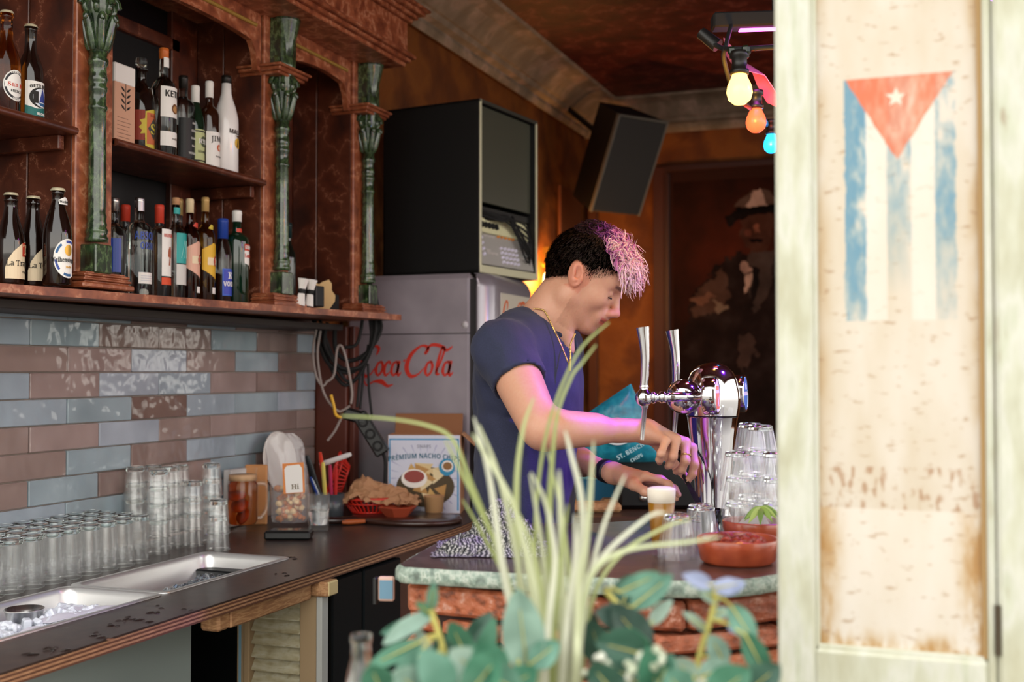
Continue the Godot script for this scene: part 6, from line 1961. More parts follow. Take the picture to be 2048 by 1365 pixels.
	for p in [deep(1080, 1060, 2.79), S_R + T * 0.08 - R * 0.07, S_L - T * 0.08, E_L - T * 0.05 - Vector3(0, 0.05, 0), E_R + T * 0.06, fr[0][0] + R * 0.03 + T * 0.02, fr[3][0] + T * 0.03, fl[1][2] - T * 0.03 + R * 0.02, hd(0, 0.15, 0), hd(-0.11, 0, 0.09), hd(0.13, 0, -0.09), hd(0.13, 0, 0.1), hd(-0.11, 0.05, -0.09)]:
		lo = lo.min(p); hi = hi.max(p)
	mesh("body", nets(f, lo, hi, 0.0034, tint, foot), sk, t)
	# t-shirt
	var s := Field.new()
	var flat_egg := Basis(bf, Vector3.UP, br)
	var px := 0.0012
	s.egg(deep(1060, 775, 2.785), Vector3(0.122, 0.17, 0.185), flat_egg, 0.05)
	s.egg(deep(1053, 900, 2.79), Vector3(0.116, 0.2, 0.172), flat_egg, 0.06)
	s.egg(deep(1046, 1040, 2.79), Vector3(0.112, 0.19, 0.17), flat_egg, 0.06)
	s.bone(deep(1068, 690, 2.79), S_R, 0.075, 0.068, 0.05)
	s.bone(deep(1068, 690, 2.79), S_L, 0.075, 0.068, 0.05)
	s.egg(deep(1048, 720, 2.8), Vector3(0.085, 0.1, 0.15), flat_egg, 0.06)
	var hem_dir := (E_R - S_R).normalized()
	var hem := S_R.lerp(E_R, 0.43)
	s.bone(S_R, hem + hem_dir * 0.05, 0.066, 0.064, 0.03)
	s.bone(hem - hem_dir * 0.02, hem + hem_dir * 0.12, 0.053, 0.05, 0.004, true)
	var heml_dir := (E_L - S_L).normalized()
	s.bone(S_L, S_L.lerp(E_L, 0.5), 0.064, 0.06, 0.03)
	# neck opening
	var nd := (hd(-0.028, -0.05, 0) - NB).normalized()
	s.bone(deep(1090, 660, 2.785), deep(1120, 600, 2.78), 0.069, 0.085, 0.006, true)
	s.bone(deep(1118, 690, 2.765), deep(1150, 640, 2.75), 0.044, 0.06, 0.006, true)
	s.cuts.append([Vector3.DOWN, -1.0])
	var hcut := hem_dir
	var wn := noise(9.0, FastNoiseLite.TYPE_SIMPLEX_SMOOTH, 2, 81)
	s.wave = func(p: Vector3) -> float:
		var dh := (p - hem).dot(hcut)
		var v := 0.0
		if (p - hem).length() < 0.11 and dh > 0.0: v = dh * 3.0
		var q := p - deep_arm
		var fold := sin(q.y * 75.0 + q.dot(bf) * 60.0 + 3.0 * wn.get_noise_3d(p.x * 0.6, p.y * 0.6, p.z * 0.6)) * 0.0032 * exp(-q.length_squared() / 0.012)
		return v + 0.006 * wn.get_noise_3d(p.x, p.y * 0.45, p.z) + fold + 0.003 * wn.get_noise_3d(p.x * 2.3 + p.y, p.y * 1.2, p.z * 2.3)
	deep_arm = deep(1010, 800, 2.64)
	lo = Vector3(1e3, 1e3, 1e3); hi = -lo
	for p in [deep(1050, 600, 2.79), deep(1050, 1130, 2.79) + Vector3(0, 0, 0), S_R + T * 0.09 - R * 0.09, S_L - T * 0.1 + R * 0.04, E_R + T * 0.05, deep(1190, 800, 2.7), deep(930, 800, 2.85), deep(1190, 800, 2.95), deep(930, 800, 2.6)]:
		lo = lo.min(p); hi = hi.max(p)
	lo.y = 0.96
	var cloth := textured(noise_tex(noise(0.2, FastNoiseLite.TYPE_SIMPLEX, 2, 83), [[0.0, hx("20243a")], [1.0, hx("2b2f4a")]], 128), Vector3(8, 8, 8), 0.85)
	cloth.rim_enabled = true; cloth.rim = 0.12; cloth.rim_tint = 0.5
	mesh("t_shirt", nets(s, lo, hi, 0.0062, null, foot), cloth, t)
	# collar ribbing
	var st := sm()
	var ring := []
	for k in 25:
		var a := TAU * k / 24.0
		ring.append(deep(1089, 647, 2.785) - foot + bf * (0.06 * cos(a)) + br * (0.076 * sin(a)) + Vector3(0, -0.033 * cos(a) - 0.002, 0) )
	tube(st, ring, 0.0065, 8)
	mesh("collar", st, mat(hx("252a37"), 0.85), t)
	# trousers and shoes, out of sight behind the bar
	var g := Field.new()
	g.egg(Vector3(foot.x, 0.98, foot.z), Vector3(0.12, 0.1, 0.17), flat_egg, 0.05)
	for k in [-1, 1]:
		var hip: Vector3 = Vector3(foot.x, 0.92, foot.z) + br * 0.09 * k
		g.bone(hip, Vector3(foot.x, 0.5, foot.z) + br * 0.1 * k + bf * 0.02, 0.088, 0.062, 0.04)
		g.bone(Vector3(foot.x, 0.5, foot.z) + br * 0.1 * k + bf * 0.02, Vector3(foot.x, 0.1, foot.z) + br * 0.11 * k, 0.062, 0.05, 0.04)
	mesh("trousers", nets(g, Vector3(foot.x - 0.35, 0.02, foot.z - 0.35), Vector3(foot.x + 0.35, 1.1, foot.z + 0.35), 0.016, null, foot), mat(hx("1b1c20"), 0.85), t)
	for k in [-1, 1]:
		var sh := Field.new()
		var b0: Vector3 = Vector3(foot.x, 0.045, foot.z) + br * 0.11 * k
		sh.bone(b0 - bf * 0.06, b0 + bf * 0.15, 0.044, 0.038, 0.03)
		sh.bone(b0, b0 + Vector3(0, 0.05, 0), 0.045, 0.045, 0.03)
		sh.cuts.append([Vector3.DOWN, 0.0])
		mesh("shoe", nets(sh, b0 - Vector3(0.25, 0.06, 0.25), b0 + Vector3(0.25, 0.12, 0.25), 0.01, null, foot), mat(hx("d8d4ce"), 0.6), t)
	for sd in [-1, 1]:
		st = sm()
		var lash := []
		for q in [[0.0855, -0.0035, 0.0435], [0.0905, -0.0034, 0.037], [0.092, -0.0028, 0.031], [0.0905, -0.002, 0.0245], [0.086, -0.0006, 0.0195]]: lash.append(hd(q[0], q[1], q[2] * sd) - foot)
		tube(st, curve_points(lash, 4), 0.0015, 6)
		mesh("eyelash", st, mat(hx("1d120e"), 0.7), t)
	# necklace, ring, wristband
	st = sm()
	var chain := curve_points([deep(1068, 618, 2.74), deep(1088, 622, 2.715), deep(1103, 650, 2.685), deep(1122, 690, 2.665), deep(1138, 728, 2.655), deep(1141, 712, 2.662), deep(1141, 690, 2.68), deep(1150, 668, 2.72)], 12)
	for i in chain.size(): chain[i] -= foot
	tube(st, chain, 0.0017, 6)
	for i in range(0, chain.size(), 1): box(st, chain[i], Vector3(0.0042, 0.0036, 0.0042), 0.001, Basis(Vector3(0.3, 1, 0.2).normalized(), i * 0.8))
	var gold := mat(hx("d2b06c"), 0.22, 0.9)
	mesh("necklace", st, gold, t)
	st = sm()
	box(st, deep(1139, 733, 2.652) - foot, Vector3(0.006, 0.022, 0.003), 0.001)
	mesh("pendant", st, gold, t)
	st = sm()
	var rc: Vector3 = mcp[1].lerp(fr[1][0], 0.75)
	var rd: Vector3 = (fr[1][0] - mcp[1]).normalized()
	var ru := rd.cross(Vector3.UP).normalized()
	ring = []
	for k in 17: ring.append(rc - foot + (ru * cos(TAU * k / 16.0) + rd.cross(ru) * sin(TAU * k / 16.0)) * 0.0108)
	tube(st, ring, 0.0018, 6)
	mesh("ring", st, gold, t)
	st = sm()
	var wd := (W_L - E_L).normalized()
	var wu := wd.cross(Vector3.UP).normalized(); var wv := wd.cross(wu)
	lathe(st, [[0.0, -0.012], [0.027, -0.012], [0.0282, -0.009], [0.0282, 0.009], [0.027, 0.012], [0.0, 0.012]], 26, Transform3D(Basis(wu, wd, -wv).orthonormalized(), E_L.lerp(W_L, 0.93) - foot))
	mesh("wristband", st, mat(hx("0c0c10"), 0.5), t)
	hair(t, foot)

var deep_arm := Vector3.ZERO
func hair(t, foot: Vector3):
	var inv := Transform3D(HB, HO).affine_inverse()
	var fn := noise(55.0, FastNoiseLite.TYPE_SIMPLEX, 2, 91)
	var f := hair_field(0.0)
	f.wave = func(p: Vector3) -> float: return 0.0022 * fn.get_noise_3dv(p * 5.0) + 0.0025 * fn.get_noise_3dv(p * 1.5)
	var dark := lin("26140f"); var mid := lin("6d2a6e"); var rose := lin("c478a4"); var pale := lin("e6c6bc")
	var lo := Vector3(1e3, 1e3, 1e3); var hi := -lo
	for p in [hd(-0.14, 0, 0.1), hd(0.14, 0.17, -0.1), hd(0, 0.17, 0.1), hd(-0.1, -0.09, -0.1), hd(0.14, 0.02, 0.1), hd(-0.14, 0.17, 0)]:
		lo = lo.min(p); hi = hi.max(p)
	var tint := func(p: Vector3, _n: Vector3) -> Color:
		var q: Vector3 = inv * p
		return (dark * 0.7).lerp(mid, clampf((q.y - 0.1) * 12.0 + (q.x - 0.05) * 8.0, 0.0, 0.6)).lerp(dark, 0.3 + 0.3 * fn.get_noise_3dv(p * 3.0))
	var hm := StandardMaterial3D.new()
	hm.vertex_color_use_as_albedo = true; hm.roughness = 0.62; hm.metallic_specular = 0.3
	var h := mesh("hair", nets(f, lo, hi, 0.004, tint, foot), hm, t)
	# curls
	var r := RandomNumberGenerator.new(); r.seed = 23
	var V := PackedVector3Array(); var N := PackedVector3Array(); var C := PackedColorArray(); var I := PackedInt32Array()
	for i in 1900:
		var u := r.randf_range(-0.85, 1.0)                   # back to front
		var w := r.randf_range(-1.0, 1.0) * (1.0 + 0.7 * smoothstep(0.1, 0.5, u))   # left to right
		var dirn := Vector3(u, 1.0 - 0.3 * u * u, w * 0.85).normalized()
		var front := smoothstep(-0.1, 0.9, u)
		var dye := smoothstep(-0.75, 0.45, u)
		var side := smoothstep(0.55, 0.98, absf(w)) * (1.0 - smoothstep(0.0, 0.35, u))
		var root := Vector3(-0.004 + 0.09 * dirn.x, 0.042 + 0.078 * dirn.y, 0.07 * dirn.z)
		var fat := i % 3 != 0
		var L := lerpf(0.024, 0.068, front) * lerpf(1.0, 0.5, side) * r.randf_range(0.7, 1.15) * smoothstep(-1.1, -0.4, u)
		var go := (dirn * lerpf(0.9, 0.5, front) + Vector3(0.1 + 0.85 * front, 0.05 - 0.2 * front, 0) + Vector3(r.randf_range(-0.5, 0.4), r.randf_range(-0.3, 0.4), r.randf_range(-0.6, 0.6))).normalized()
		var droop := Vector3(0.15, -1.0, 0) * front * r.randf_range(0.1, 1.0)
		var a0 := r.randf() * TAU; var turns := r.randf_range(0.7, 1.7) * TAU * (1 if r.randf() > 0.5 else -1); var cr := r.randf_range(0.007, 0.015)
		var e1 := go.cross(Vector3(0.3, 0.2, 1)).normalized(); var e2 := go.cross(e1)
		var n := 10
		var thick := r.randf_range(0.0022, 0.004) if fat else r.randf_range(0.0007, 0.0014)
		var tone := clampf(dye * 0.75 + front * 0.45 + r.randf_range(-0.5, 0.16), 0.0, 1.0)
		var pts := []
		for k in n:
			var s := float(k) / (n - 1)
			pts.append(root + go * L * s + droop * L * s * s * 0.8 + (e1 * cos(a0 + turns * s) + e2 * sin(a0 + turns * s)) * cr * sqrt(s) * (1.0 if fat else 1.25))
		for k in n:
			var s := float(k) / (n - 1)
			var tang: Vector3 = (pts[mini(k + 1, n - 1)] - pts[maxi(k - 1, 0)]).normalized()
			var s1 := tang.cross(Vector3(0.2, 0.5, 0.8)).normalized(); var s2 := tang.cross(s1)
			var rr := thick * (1.0 - 0.85 * s * s)
			var tv := clampf(tone * 0.5 + s * tone * 0.7, 0.0, 1.0)
			var col := dark.lerp(mid, smoothstep(0.12, 0.42, tv)).lerp(rose, smoothstep(0.42, 0.72, tv)).lerp(pale, smoothstep(0.7, 1.0, tv))
			col = col.lerp(dark, 0.5 * side)
			for j in 4:
				var d := s1 * cos(TAU * j / 4.0) + s2 * sin(TAU * j / 4.0) * 0.6
				V.append(hd2(pts[k] + d * rr) - foot); N.append(HB * d); C.append(col)
		var b0 := V.size() - n * 4
		for k in n - 1:
			for j in 4:
				var a := b0 + k * 4 + j; var b := b0 + k * 4 + (j + 1) % 4
				I.append_array([a, b + 4, b, a, a + 4, b + 4])
	# short hairs on the sides and back
	var src = h.mesh.surface_get_arrays(0)
	var sv: PackedVector3Array = src[Mesh.ARRAY_VERTEX]; var sn: PackedVector3Array = src[Mesh.ARRAY_NORMAL]
	for i in sv.size():
		var q: Vector3 = inv * (sv[i] + foot)
		if q.y > 0.1: continue
		var dirn: Vector3 = (sn[i] * 0.55 + HB * Vector3(-0.35, -0.7, 0) + Vector3(r.randf_range(-0.4, 0.4), r.randf_range(-0.4, 0.4), r.randf_range(-0.4, 0.4))).normalized()
		var s1 := dirn.cross(Vector3(0.3, 0.8, 0.1)).normalized()
		var b0 := V.size()
		var L := r.randf_range(0.005, 0.011) * smoothstep(-0.07, 0.03, q.y)
		for k in 3:
			var w: float = [0.0011, 0.0008, 0.0][k]
			var p: Vector3 = sv[i] + dirn * L * 0.5 * k - Vector3(0, 0.001, 0) * k * k
			V.append(p - s1 * w); V.append(p + s1 * w)
			for j in 2: N.append(sn[i]); C.append(dark.lerp(mid, 0.25 * r.randf() * smoothstep(0.05, 0.1, q.y)))
		I.append_array([b0, b0 + 1, b0 + 3, b0, b0 + 3, b0 + 2, b0 + 2, b0 + 3, b0 + 4])
	var arr := []; arr.resize(Mesh.ARRAY_MAX)
	arr[Mesh.ARRAY_VERTEX] = V; arr[Mesh.ARRAY_NORMAL] = N; arr[Mesh.ARRAY_COLOR] = C; arr[Mesh.ARRAY_INDEX] = I
	var am := ArrayMesh.new()
	am.add_surface_from_arrays(Mesh.PRIMITIVE_TRIANGLES, arr)
	tag(mesh("curls", am, hm, h), "pink and blond tipped curls", "", "", "stuff")
func hd2(v: Vector3) -> Vector3: return HO + HB * v
func hair_field(grow: float) -> Field:
	var f := Field.new()
	f.egg(hd(-0.010, 0.0395, 0.0), Vector3(0.093 + grow, 0.079 + grow, 0.0745 + grow), HB, 0.02)
	f.egg(hd(0.012, 0.066, 0.0), Vector3(0.08 + grow, 0.058 + grow, 0.066 + grow), HB, 0.03)
	f.bone(hd(-0.06, 0.0, 0.0), hd(-0.034, -0.045, 0.0), 0.034 + grow, 0.036 + grow, 0.03)
	# cleared: face, ears, neck
	f.egg(hd(0.125, -0.005, 0.0), Vector3(0.085, 0.072, 0.12), HB, 0.02, true)
	for s in [-1, 1]:
		f.egg(hd(0.0, -0.006, 0.085 * s), Vector3(0.026, 0.036, 0.03), HB, 0.008, true)
		f.egg(hd(0.062, -0.03, 0.075 * s), Vector3(0.042, 0.055, 0.05), HB, 0.012, true)
		f.egg(hd(0.01, -0.062, 0.075 * s), Vector3(0.05, 0.04, 0.05), HB, 0.012, true)
	f.egg(hd(0.035, -0.1, 0.0), Vector3(0.09, 0.07, 0.1), HB, 0.02, true)
	f.bone(hd(-0.06, -0.11, 0.0), hd(0.0, -0.11, 0.0), 0.042, 0.05, 0.02, true)
	return f

# ---------------------------------------------------------------- brick bar with its worn green slab
const BY := 1.10
func bar():
	M.slab_green = textured(noise_tex(noise(0.02, FastNoiseLite.TYPE_SIMPLEX_SMOOTH, 5, 101), [[0.0, hx("434a42")], [0.35, hx("6c7c70")], [0.5, hx("8a9a8c")], [0.62, hx("b3b9ac")], [0.75, hx("778879")], [1.0, hx("c2c4b8")]], 512), Vector3(3, 3, 3), 0.5, bump_tex(noise(0.04, FastNoiseLite.TYPE_SIMPLEX_SMOOTH, 4, 102), 5.0), 0.7)
	M.slab_top = coated(textured(noise_tex(noise(0.015, FastNoiseLite.TYPE_SIMPLEX_SMOOTH, 4, 103), [[0.0, hx("2c211f")], [0.5, hx("40322f")], [1.0, hx("56463f")]], 512), Vector3(2, 2, 2), 0.35), 0.5, 0.15)
	var front := [Vector2(-0.961, 2.114), Vector2(-0.935, 1.95), Vector2(-0.915, 1.845), Vector2(-0.895, 1.823), Vector2(-0.78, 1.826), Vector2(-0.66, 1.834), Vector2(-0.558, 1.843), Vector2(-0.46, 1.852), Vector2(-0.388, 1.868), Vector2(-0.33, 1.895), Vector2(-0.29, 1.94), Vector2(-0.255, 2.0), Vector2(-0.2, 2.08), Vector2(-0.12, 2.16), Vector2(0.0, 2.23), Vector2(0.3, 2.32), Vector2(0.9, 2.45)]
	var poly := front.duplicate()
	poly.append_array([Vector2(0.9, 3.05), Vector2(0.3, 2.92), Vector2(-0.35, 2.77), Vector2(-0.6, 2.66), Vector2(-0.76, 2.5), Vector2(-0.98, 2.43)])
	var t := thing("brick_bar", "curved brick bar with worn pale green slab on top, in front of the barman", "bar")
	var flip := Basis(Vector3(1, 0, 0), Vector3(0, 0, -1), Vector3(0, 1, 0))
	# rounded, chipped slab edge: stacked outlines
	var st := sm(1)
	var rings := []
	var fn := noise(14.0, FastNoiseLite.TYPE_SIMPLEX, 3, 104)
	var dense := []
	for i in poly.size():
		var a: Vector2 = poly[i]; var b: Vector2 = poly[(i + 1) % poly.size()]
		var n := maxi(1, int(a.distance_to(b) / 0.012))
		for k in n: dense.append(a.lerp(b, float(k) / n))
	var cen := Vector2(-0.4, 2.3)
	for q in [[-0.0285, 0.006], [-0.026, 0.001], [-0.018, -0.001], [-0.008, 0.0], [-0.002, 0.003], [0.0, 0.008]]:
		var rg := []
		for p in dense:
			var d: Vector2 = (cen - p).normalized()
			var w := 0.0035 * fn.get_noise_3d(p.x * 4, q[0] * 120, p.y * 4)
			var v: Vector2 = p + d * (q[1] + w)
			rg.append(Vector3(v.x, BY + q[0], -v.y))
		rings.append(rg)
	for i in rings.size() - 1:
		for j in dense.size():
			var j2 := (j + 1) % dense.size()
			quad(st, rings[i][j], rings[i][j2], rings[i + 1][j2], rings[i + 1][j])
	mesh("slab_edge", st, M.slab_green, t)
	st = sm()
	var top := []
	for v in rings[5]: top.append(Vector2(v.x, -v.z))
	plate(st, top, 0.0006, Transform3D(flip, Vector3(0, BY - 0.0006, 0)))
	mesh("slab_top", st, M.slab_top, t)
	st = sm()
	top = []
	for v in rings[0]: top.append(Vector2(v.x, -v.z))
	plate(st, top, 0.001, Transform3D(flip, Vector3(0, BY - 0.0285, 0)))
	mesh("slab_underside", st, M.ply_dark, t)
	# core and brick courses along the outline
	st = sm()
	var core := []
	for p in poly: core.append(p + (cen - p).normalized() * 0.075)
	plate(st, core, BY - 0.03, Transform3D(flip, Vector3(0, 0.001, 0)))
	mesh("core", st, mat(hx("2b1812"), 0.9), t)
	var line := []
	for p in front.slice(0, 15): line.append(p + (cen - p).normalized() * 0.022)
	var seg := []
	var total := 0.0
	for i in line.size() - 1:
		seg.append(total); total += line[i].distance_to(line[i + 1])
	seg.append(total)
	var along := func(s: float) -> Array:
		for i in line.size() - 1:
			if s <= seg[i + 1] or i == line.size() - 2:
				var d: Vector2 = (line[i + 1] - line[i]).normalized()
				return [line[i] + d * (s - seg[i]), d]
		return []
	var mats := []
	for c in ["a05432", "b0623c", "8c4426", "bd7350", "a65a3c"]:
		mats.append(textured(noise_tex(noise(0.03, FastNoiseLite.TYPE_SIMPLEX_SMOOTH, 4, 110 + mats.size()), [[0.0, hx(c).darkened(0.45)], [0.45, hx(c)], [0.72, hx(c).lightened(0.1)], [0.86, hx("b98a78")], [1.0, hx(c)]], 256), Vector3(4, 4, 4), 0.6, bump_tex(noise(0.05, FastNoiseLite.TYPE_SIMPLEX_SMOOTH, 3, 120), 4.0, 256), 0.8))
	var y := BY - 0.036
	var row := 0
	var r := RandomNumberGenerator.new(); r.seed = 41
	while y > 0.4:
		var hgt: float = [0.05, 0.03, 0.034][row % 3]
		var proud: float = [0.0, 0.012, 0.004][row % 3]
		var s := -0.06 * (row % 2)
		var L := 0.26
		while s < total - 0.02:
			var a = along.call(maxf(s, 0.0)); var e = along.call(minf(s + L - 0.009, total))
			var m := (a[0] as Vector2).lerp(e[0], 0.5)
			var d: Vector2 = (e[0] - a[0]).normalized()
			var len_: float = a[0].distance_to(e[0])
			if len_ > 0.03:
				st = sm()
				var outw := Vector2(d.y, -d.x)
				if outw.dot(cen - m) > 0: outw = -outw
				var c2 := m + outw * (proud - 0.03)
				var bx := Vector3(d.x, 0, -d.y)
				box(st, Vector3.ZERO, Vector3(len_, hgt, 0.07), 0.006, Basis.from_euler(Vector3(r.randf_range(-0.012, 0.012), 0, r.randf_range(-0.006, 0.006))))
				var o := mesh("brick", st, mats[r.randi() % 5], t)
				o.transform = Transform3D(Basis(bx, Vector3.UP, bx.cross(Vector3.UP)), Vector3(c2.x, y - hgt / 2 + r.randf_range(-0.001, 0.001), -c2.y))
			s += L
		y -= hgt + 0.009
		row += 1
	# small blue notice on the end of the bar
	t = thing("blue_notice", "small pale blue notice board fixed to the end of the brick bar", "sign", on_z(773, 1178, -1.9) , 0.25)
	st = sm()
	box(st, Vector3.ZERO, Vector3(0.03, 0.045, 0.012), 0.003)
	mesh("frame", st, mat(hx("c8a596"), 0.6), t)
	st = sm()
	box(st, Vector3(0.001, -0.001, 0.0065), Vector3(0.025, 0.034, 0.002), 0.0005)
	mesh("panel", st, mat(hx("5f8398"), 0.5), t)
	st = sm()
	box(st, Vector3(-0.02, -0.004, 0), Vector3(0.008, 0.05, 0.02), 0.002)
	mesh("bracket", st, M.black_plastic, t)
	# lower working shelf behind, with what lies on it
	t = thing("work_table", "dark work table with boards in the shade behind the barman's hands", "table")
	st = sm()
	var w0 := on_y(1160, 1034, 0.99); var w1 := on_y(1420, 1034, 0.99)
	var dx := (w1 - w0).normalized()
	var back := Vector3.UP.cross(dx)
	var tb := Basis(dx, Vector3.UP, dx.cross(Vector3.UP))
	var mid := (w0 + w1) / 2
	box(st, mid - tb.z * 0.25 - Vector3(0, 0.016, 0), Vector3((w1 - w0).length() + 0.24, 0.03, 0.5), 0.004, tb)
	mesh("tabletop", st, mat(hx("4a3226"), 0.4), t)
	for k in 4:
		st = sm()
		box(st, mid + tb.x * (0.28 * (1 if k % 2 else -1)) - tb.z * (0.04 if k < 2 else 0.46) + Vector3(0, -0.505, 0), Vector3(0.05, 0.95, 0.05), 0.004, tb)
		mesh("leg", st, M.black_plastic, t)
	for k in 2:
		st = sm()
		box(st, Vector3.ZERO, Vector3([0.2, 0.16][k], 0.028, [0.1, 0.08][k]), 0.008, tb)
		var o = tag(mesh("wood_block", st, M.pine), ["pale wooden board lying behind the grass blades at the table's edge", "smaller pale wooden block next to the black machine"][k], "board", "wooden boards on the work table")
		o.position = on_y([1180, 1255][k], [1024, 1020][k], 0.99) + Vector3(0, 0.0145, 0) - tb.z * (0.02 + 0.05 * k)
	# teal snack bag
	var c := deep(1245, 868, 3.68)
	t = thing("snack_bag", "big teal crisps bag with white round emblem standing behind the forearm", "bag", c)
	t.basis = tb
	st = sm(1)
	var fnn := noise(12.0, FastNoiseLite.TYPE_SIMPLEX, 2, 131)
	var out2 := [[1155, 848], [1250, 773], [1330, 898], [1318, 925], [1165, 925]]
	var g := [[], []]
	var corner := func(px, py): return (Vector2(px - 1245, -(py - 868)) * 3.68 / FOCAL)
	var bl: Vector2 = corner.call(1162, 926); var brr: Vector2 = corner.call(1334, 924); var tr: Vector2 = corner.call(1262, 768); var tl: Vector2 = corner.call(1152, 842)
	var gridf := []; var gridb := []
	for i in 19:
		var rf := []; var rb := []
		for j in 19:
			var u := j / 18.0; var v := i / 18.0
			var p := bl.lerp(brr, u).lerp(tl.lerp(tr, u), v)
			var puff := 0.045 * pow(maxf(0.0, 16.0 * u * (1 - u) * v * (1 - v)), 0.45) + 0.006 * fnn.get_noise_2d(u * 3, v * 3) * sin(PI * u)
			if i == 0 or j == 0 or i == 18 or j == 18: puff = 0.0012
			rf.append(Vector3(p.x, p.y, puff)); rb.append(Vector3(p.x, p.y, -puff))
		gridf.append(rf); gridb.append(rb)
	sheet(st, gridf)
	for i in 18:
		for j in 18: quad(st, gridb[i][j], gridb[i + 1][j], gridb[i + 1][j + 1], gridb[i][j + 1])
	mesh("bag", st, textured(noise_tex(noise(0.03, FastNoiseLite.TYPE_SIMPLEX_SMOOTH, 4, 132), [[0.0, hx("11566a")], [0.5, hx("1c7f98")], [0.75, hx("2c93a6")], [1.0, hx("1a6c80")]], 256), Vector3(4, 4, 4), 0.3), t)
	var disc := corner.call(1232, 862) as Vector2
	st = sm()
	plate(st, ellipse(disc.x, disc.y, 0.055, 0.043, 28), 0.0012, Transform3D(Basis(), Vector3(0, 0, 0.052)))
	mesh("emblem", st, mat(hx("c9d6d6"), 0.5), t)
	st = sm()
	plate(st, ellipse(disc.x - 0.01, disc.y + 0.004, 0.025, 0.018, 20), 0.0012, Transform3D(Basis(), Vector3(0, 0, 0.0535)))
	mesh("emblem_mark", st, mat(hx("3e8c7c"), 0.5), t)
	for k in 2:
		st = sm()
		letters(st, ["ST. BENCH", "CHIPS"][k], [0.014, 0.011][k], Vector3.ZERO, 0.0, 3, 1.0, 0.0, Transform3D(Basis(Vector3(0, 0, 1), 0.5), Vector3(0.02 + 0.02 * k, -0.052 - 0.022 * k, 0.05 - 0.006 * k)))
		mesh("lettering", st, mat(hx("a9cdd2"), 0.5), t)
	# teal carton and black coffee grinder below the bag
	c = on_y(1196, 1010, 0.99)
	t = thing("teal_carton", "small blue-green carton half hidden behind the grass on the work table", "box", c - tb.z * 0.12, 0.36)
	st = sm()
	box(st, Vector3(0, 0.04, 0), Vector3(0.13, 0.08, 0.07), 0.004)
	mesh("carton", st, mat(hx("1f6f92"), 0.45), t)
	st = sm()
	box(st, Vector3(0, 0.082, 0), Vector3(0.132, 0.012, 0.072), 0.003)
	mesh("lid", st, mat(hx("7fb8b4"), 0.5), t)
	t = thing("black_machine", "low black bar machine in the shade behind the pouring hands", "machine", on_y(1325, 1028, 0.99) - tb.z * 0.2, 0.36)
	st = sm()
	box(st, Vector3(0, 0.085, 0), Vector3(0.26, 0.165, 0.2), 0.012)
	mesh("body", st, mat(hx("0c0d0f"), 0.35), t)
	for k in 3:
		st = sm()
		lathe(st, [[0.013, 0.0], [0.012, 0.012], [0.0, 0.013]], 16, Transform3D(Basis(Vector3(1, 0, 0), PI / 2), Vector3(-0.05 + 0.05 * k, 0.04, 0.1)))
		mesh("dial", st, M.steel, t)

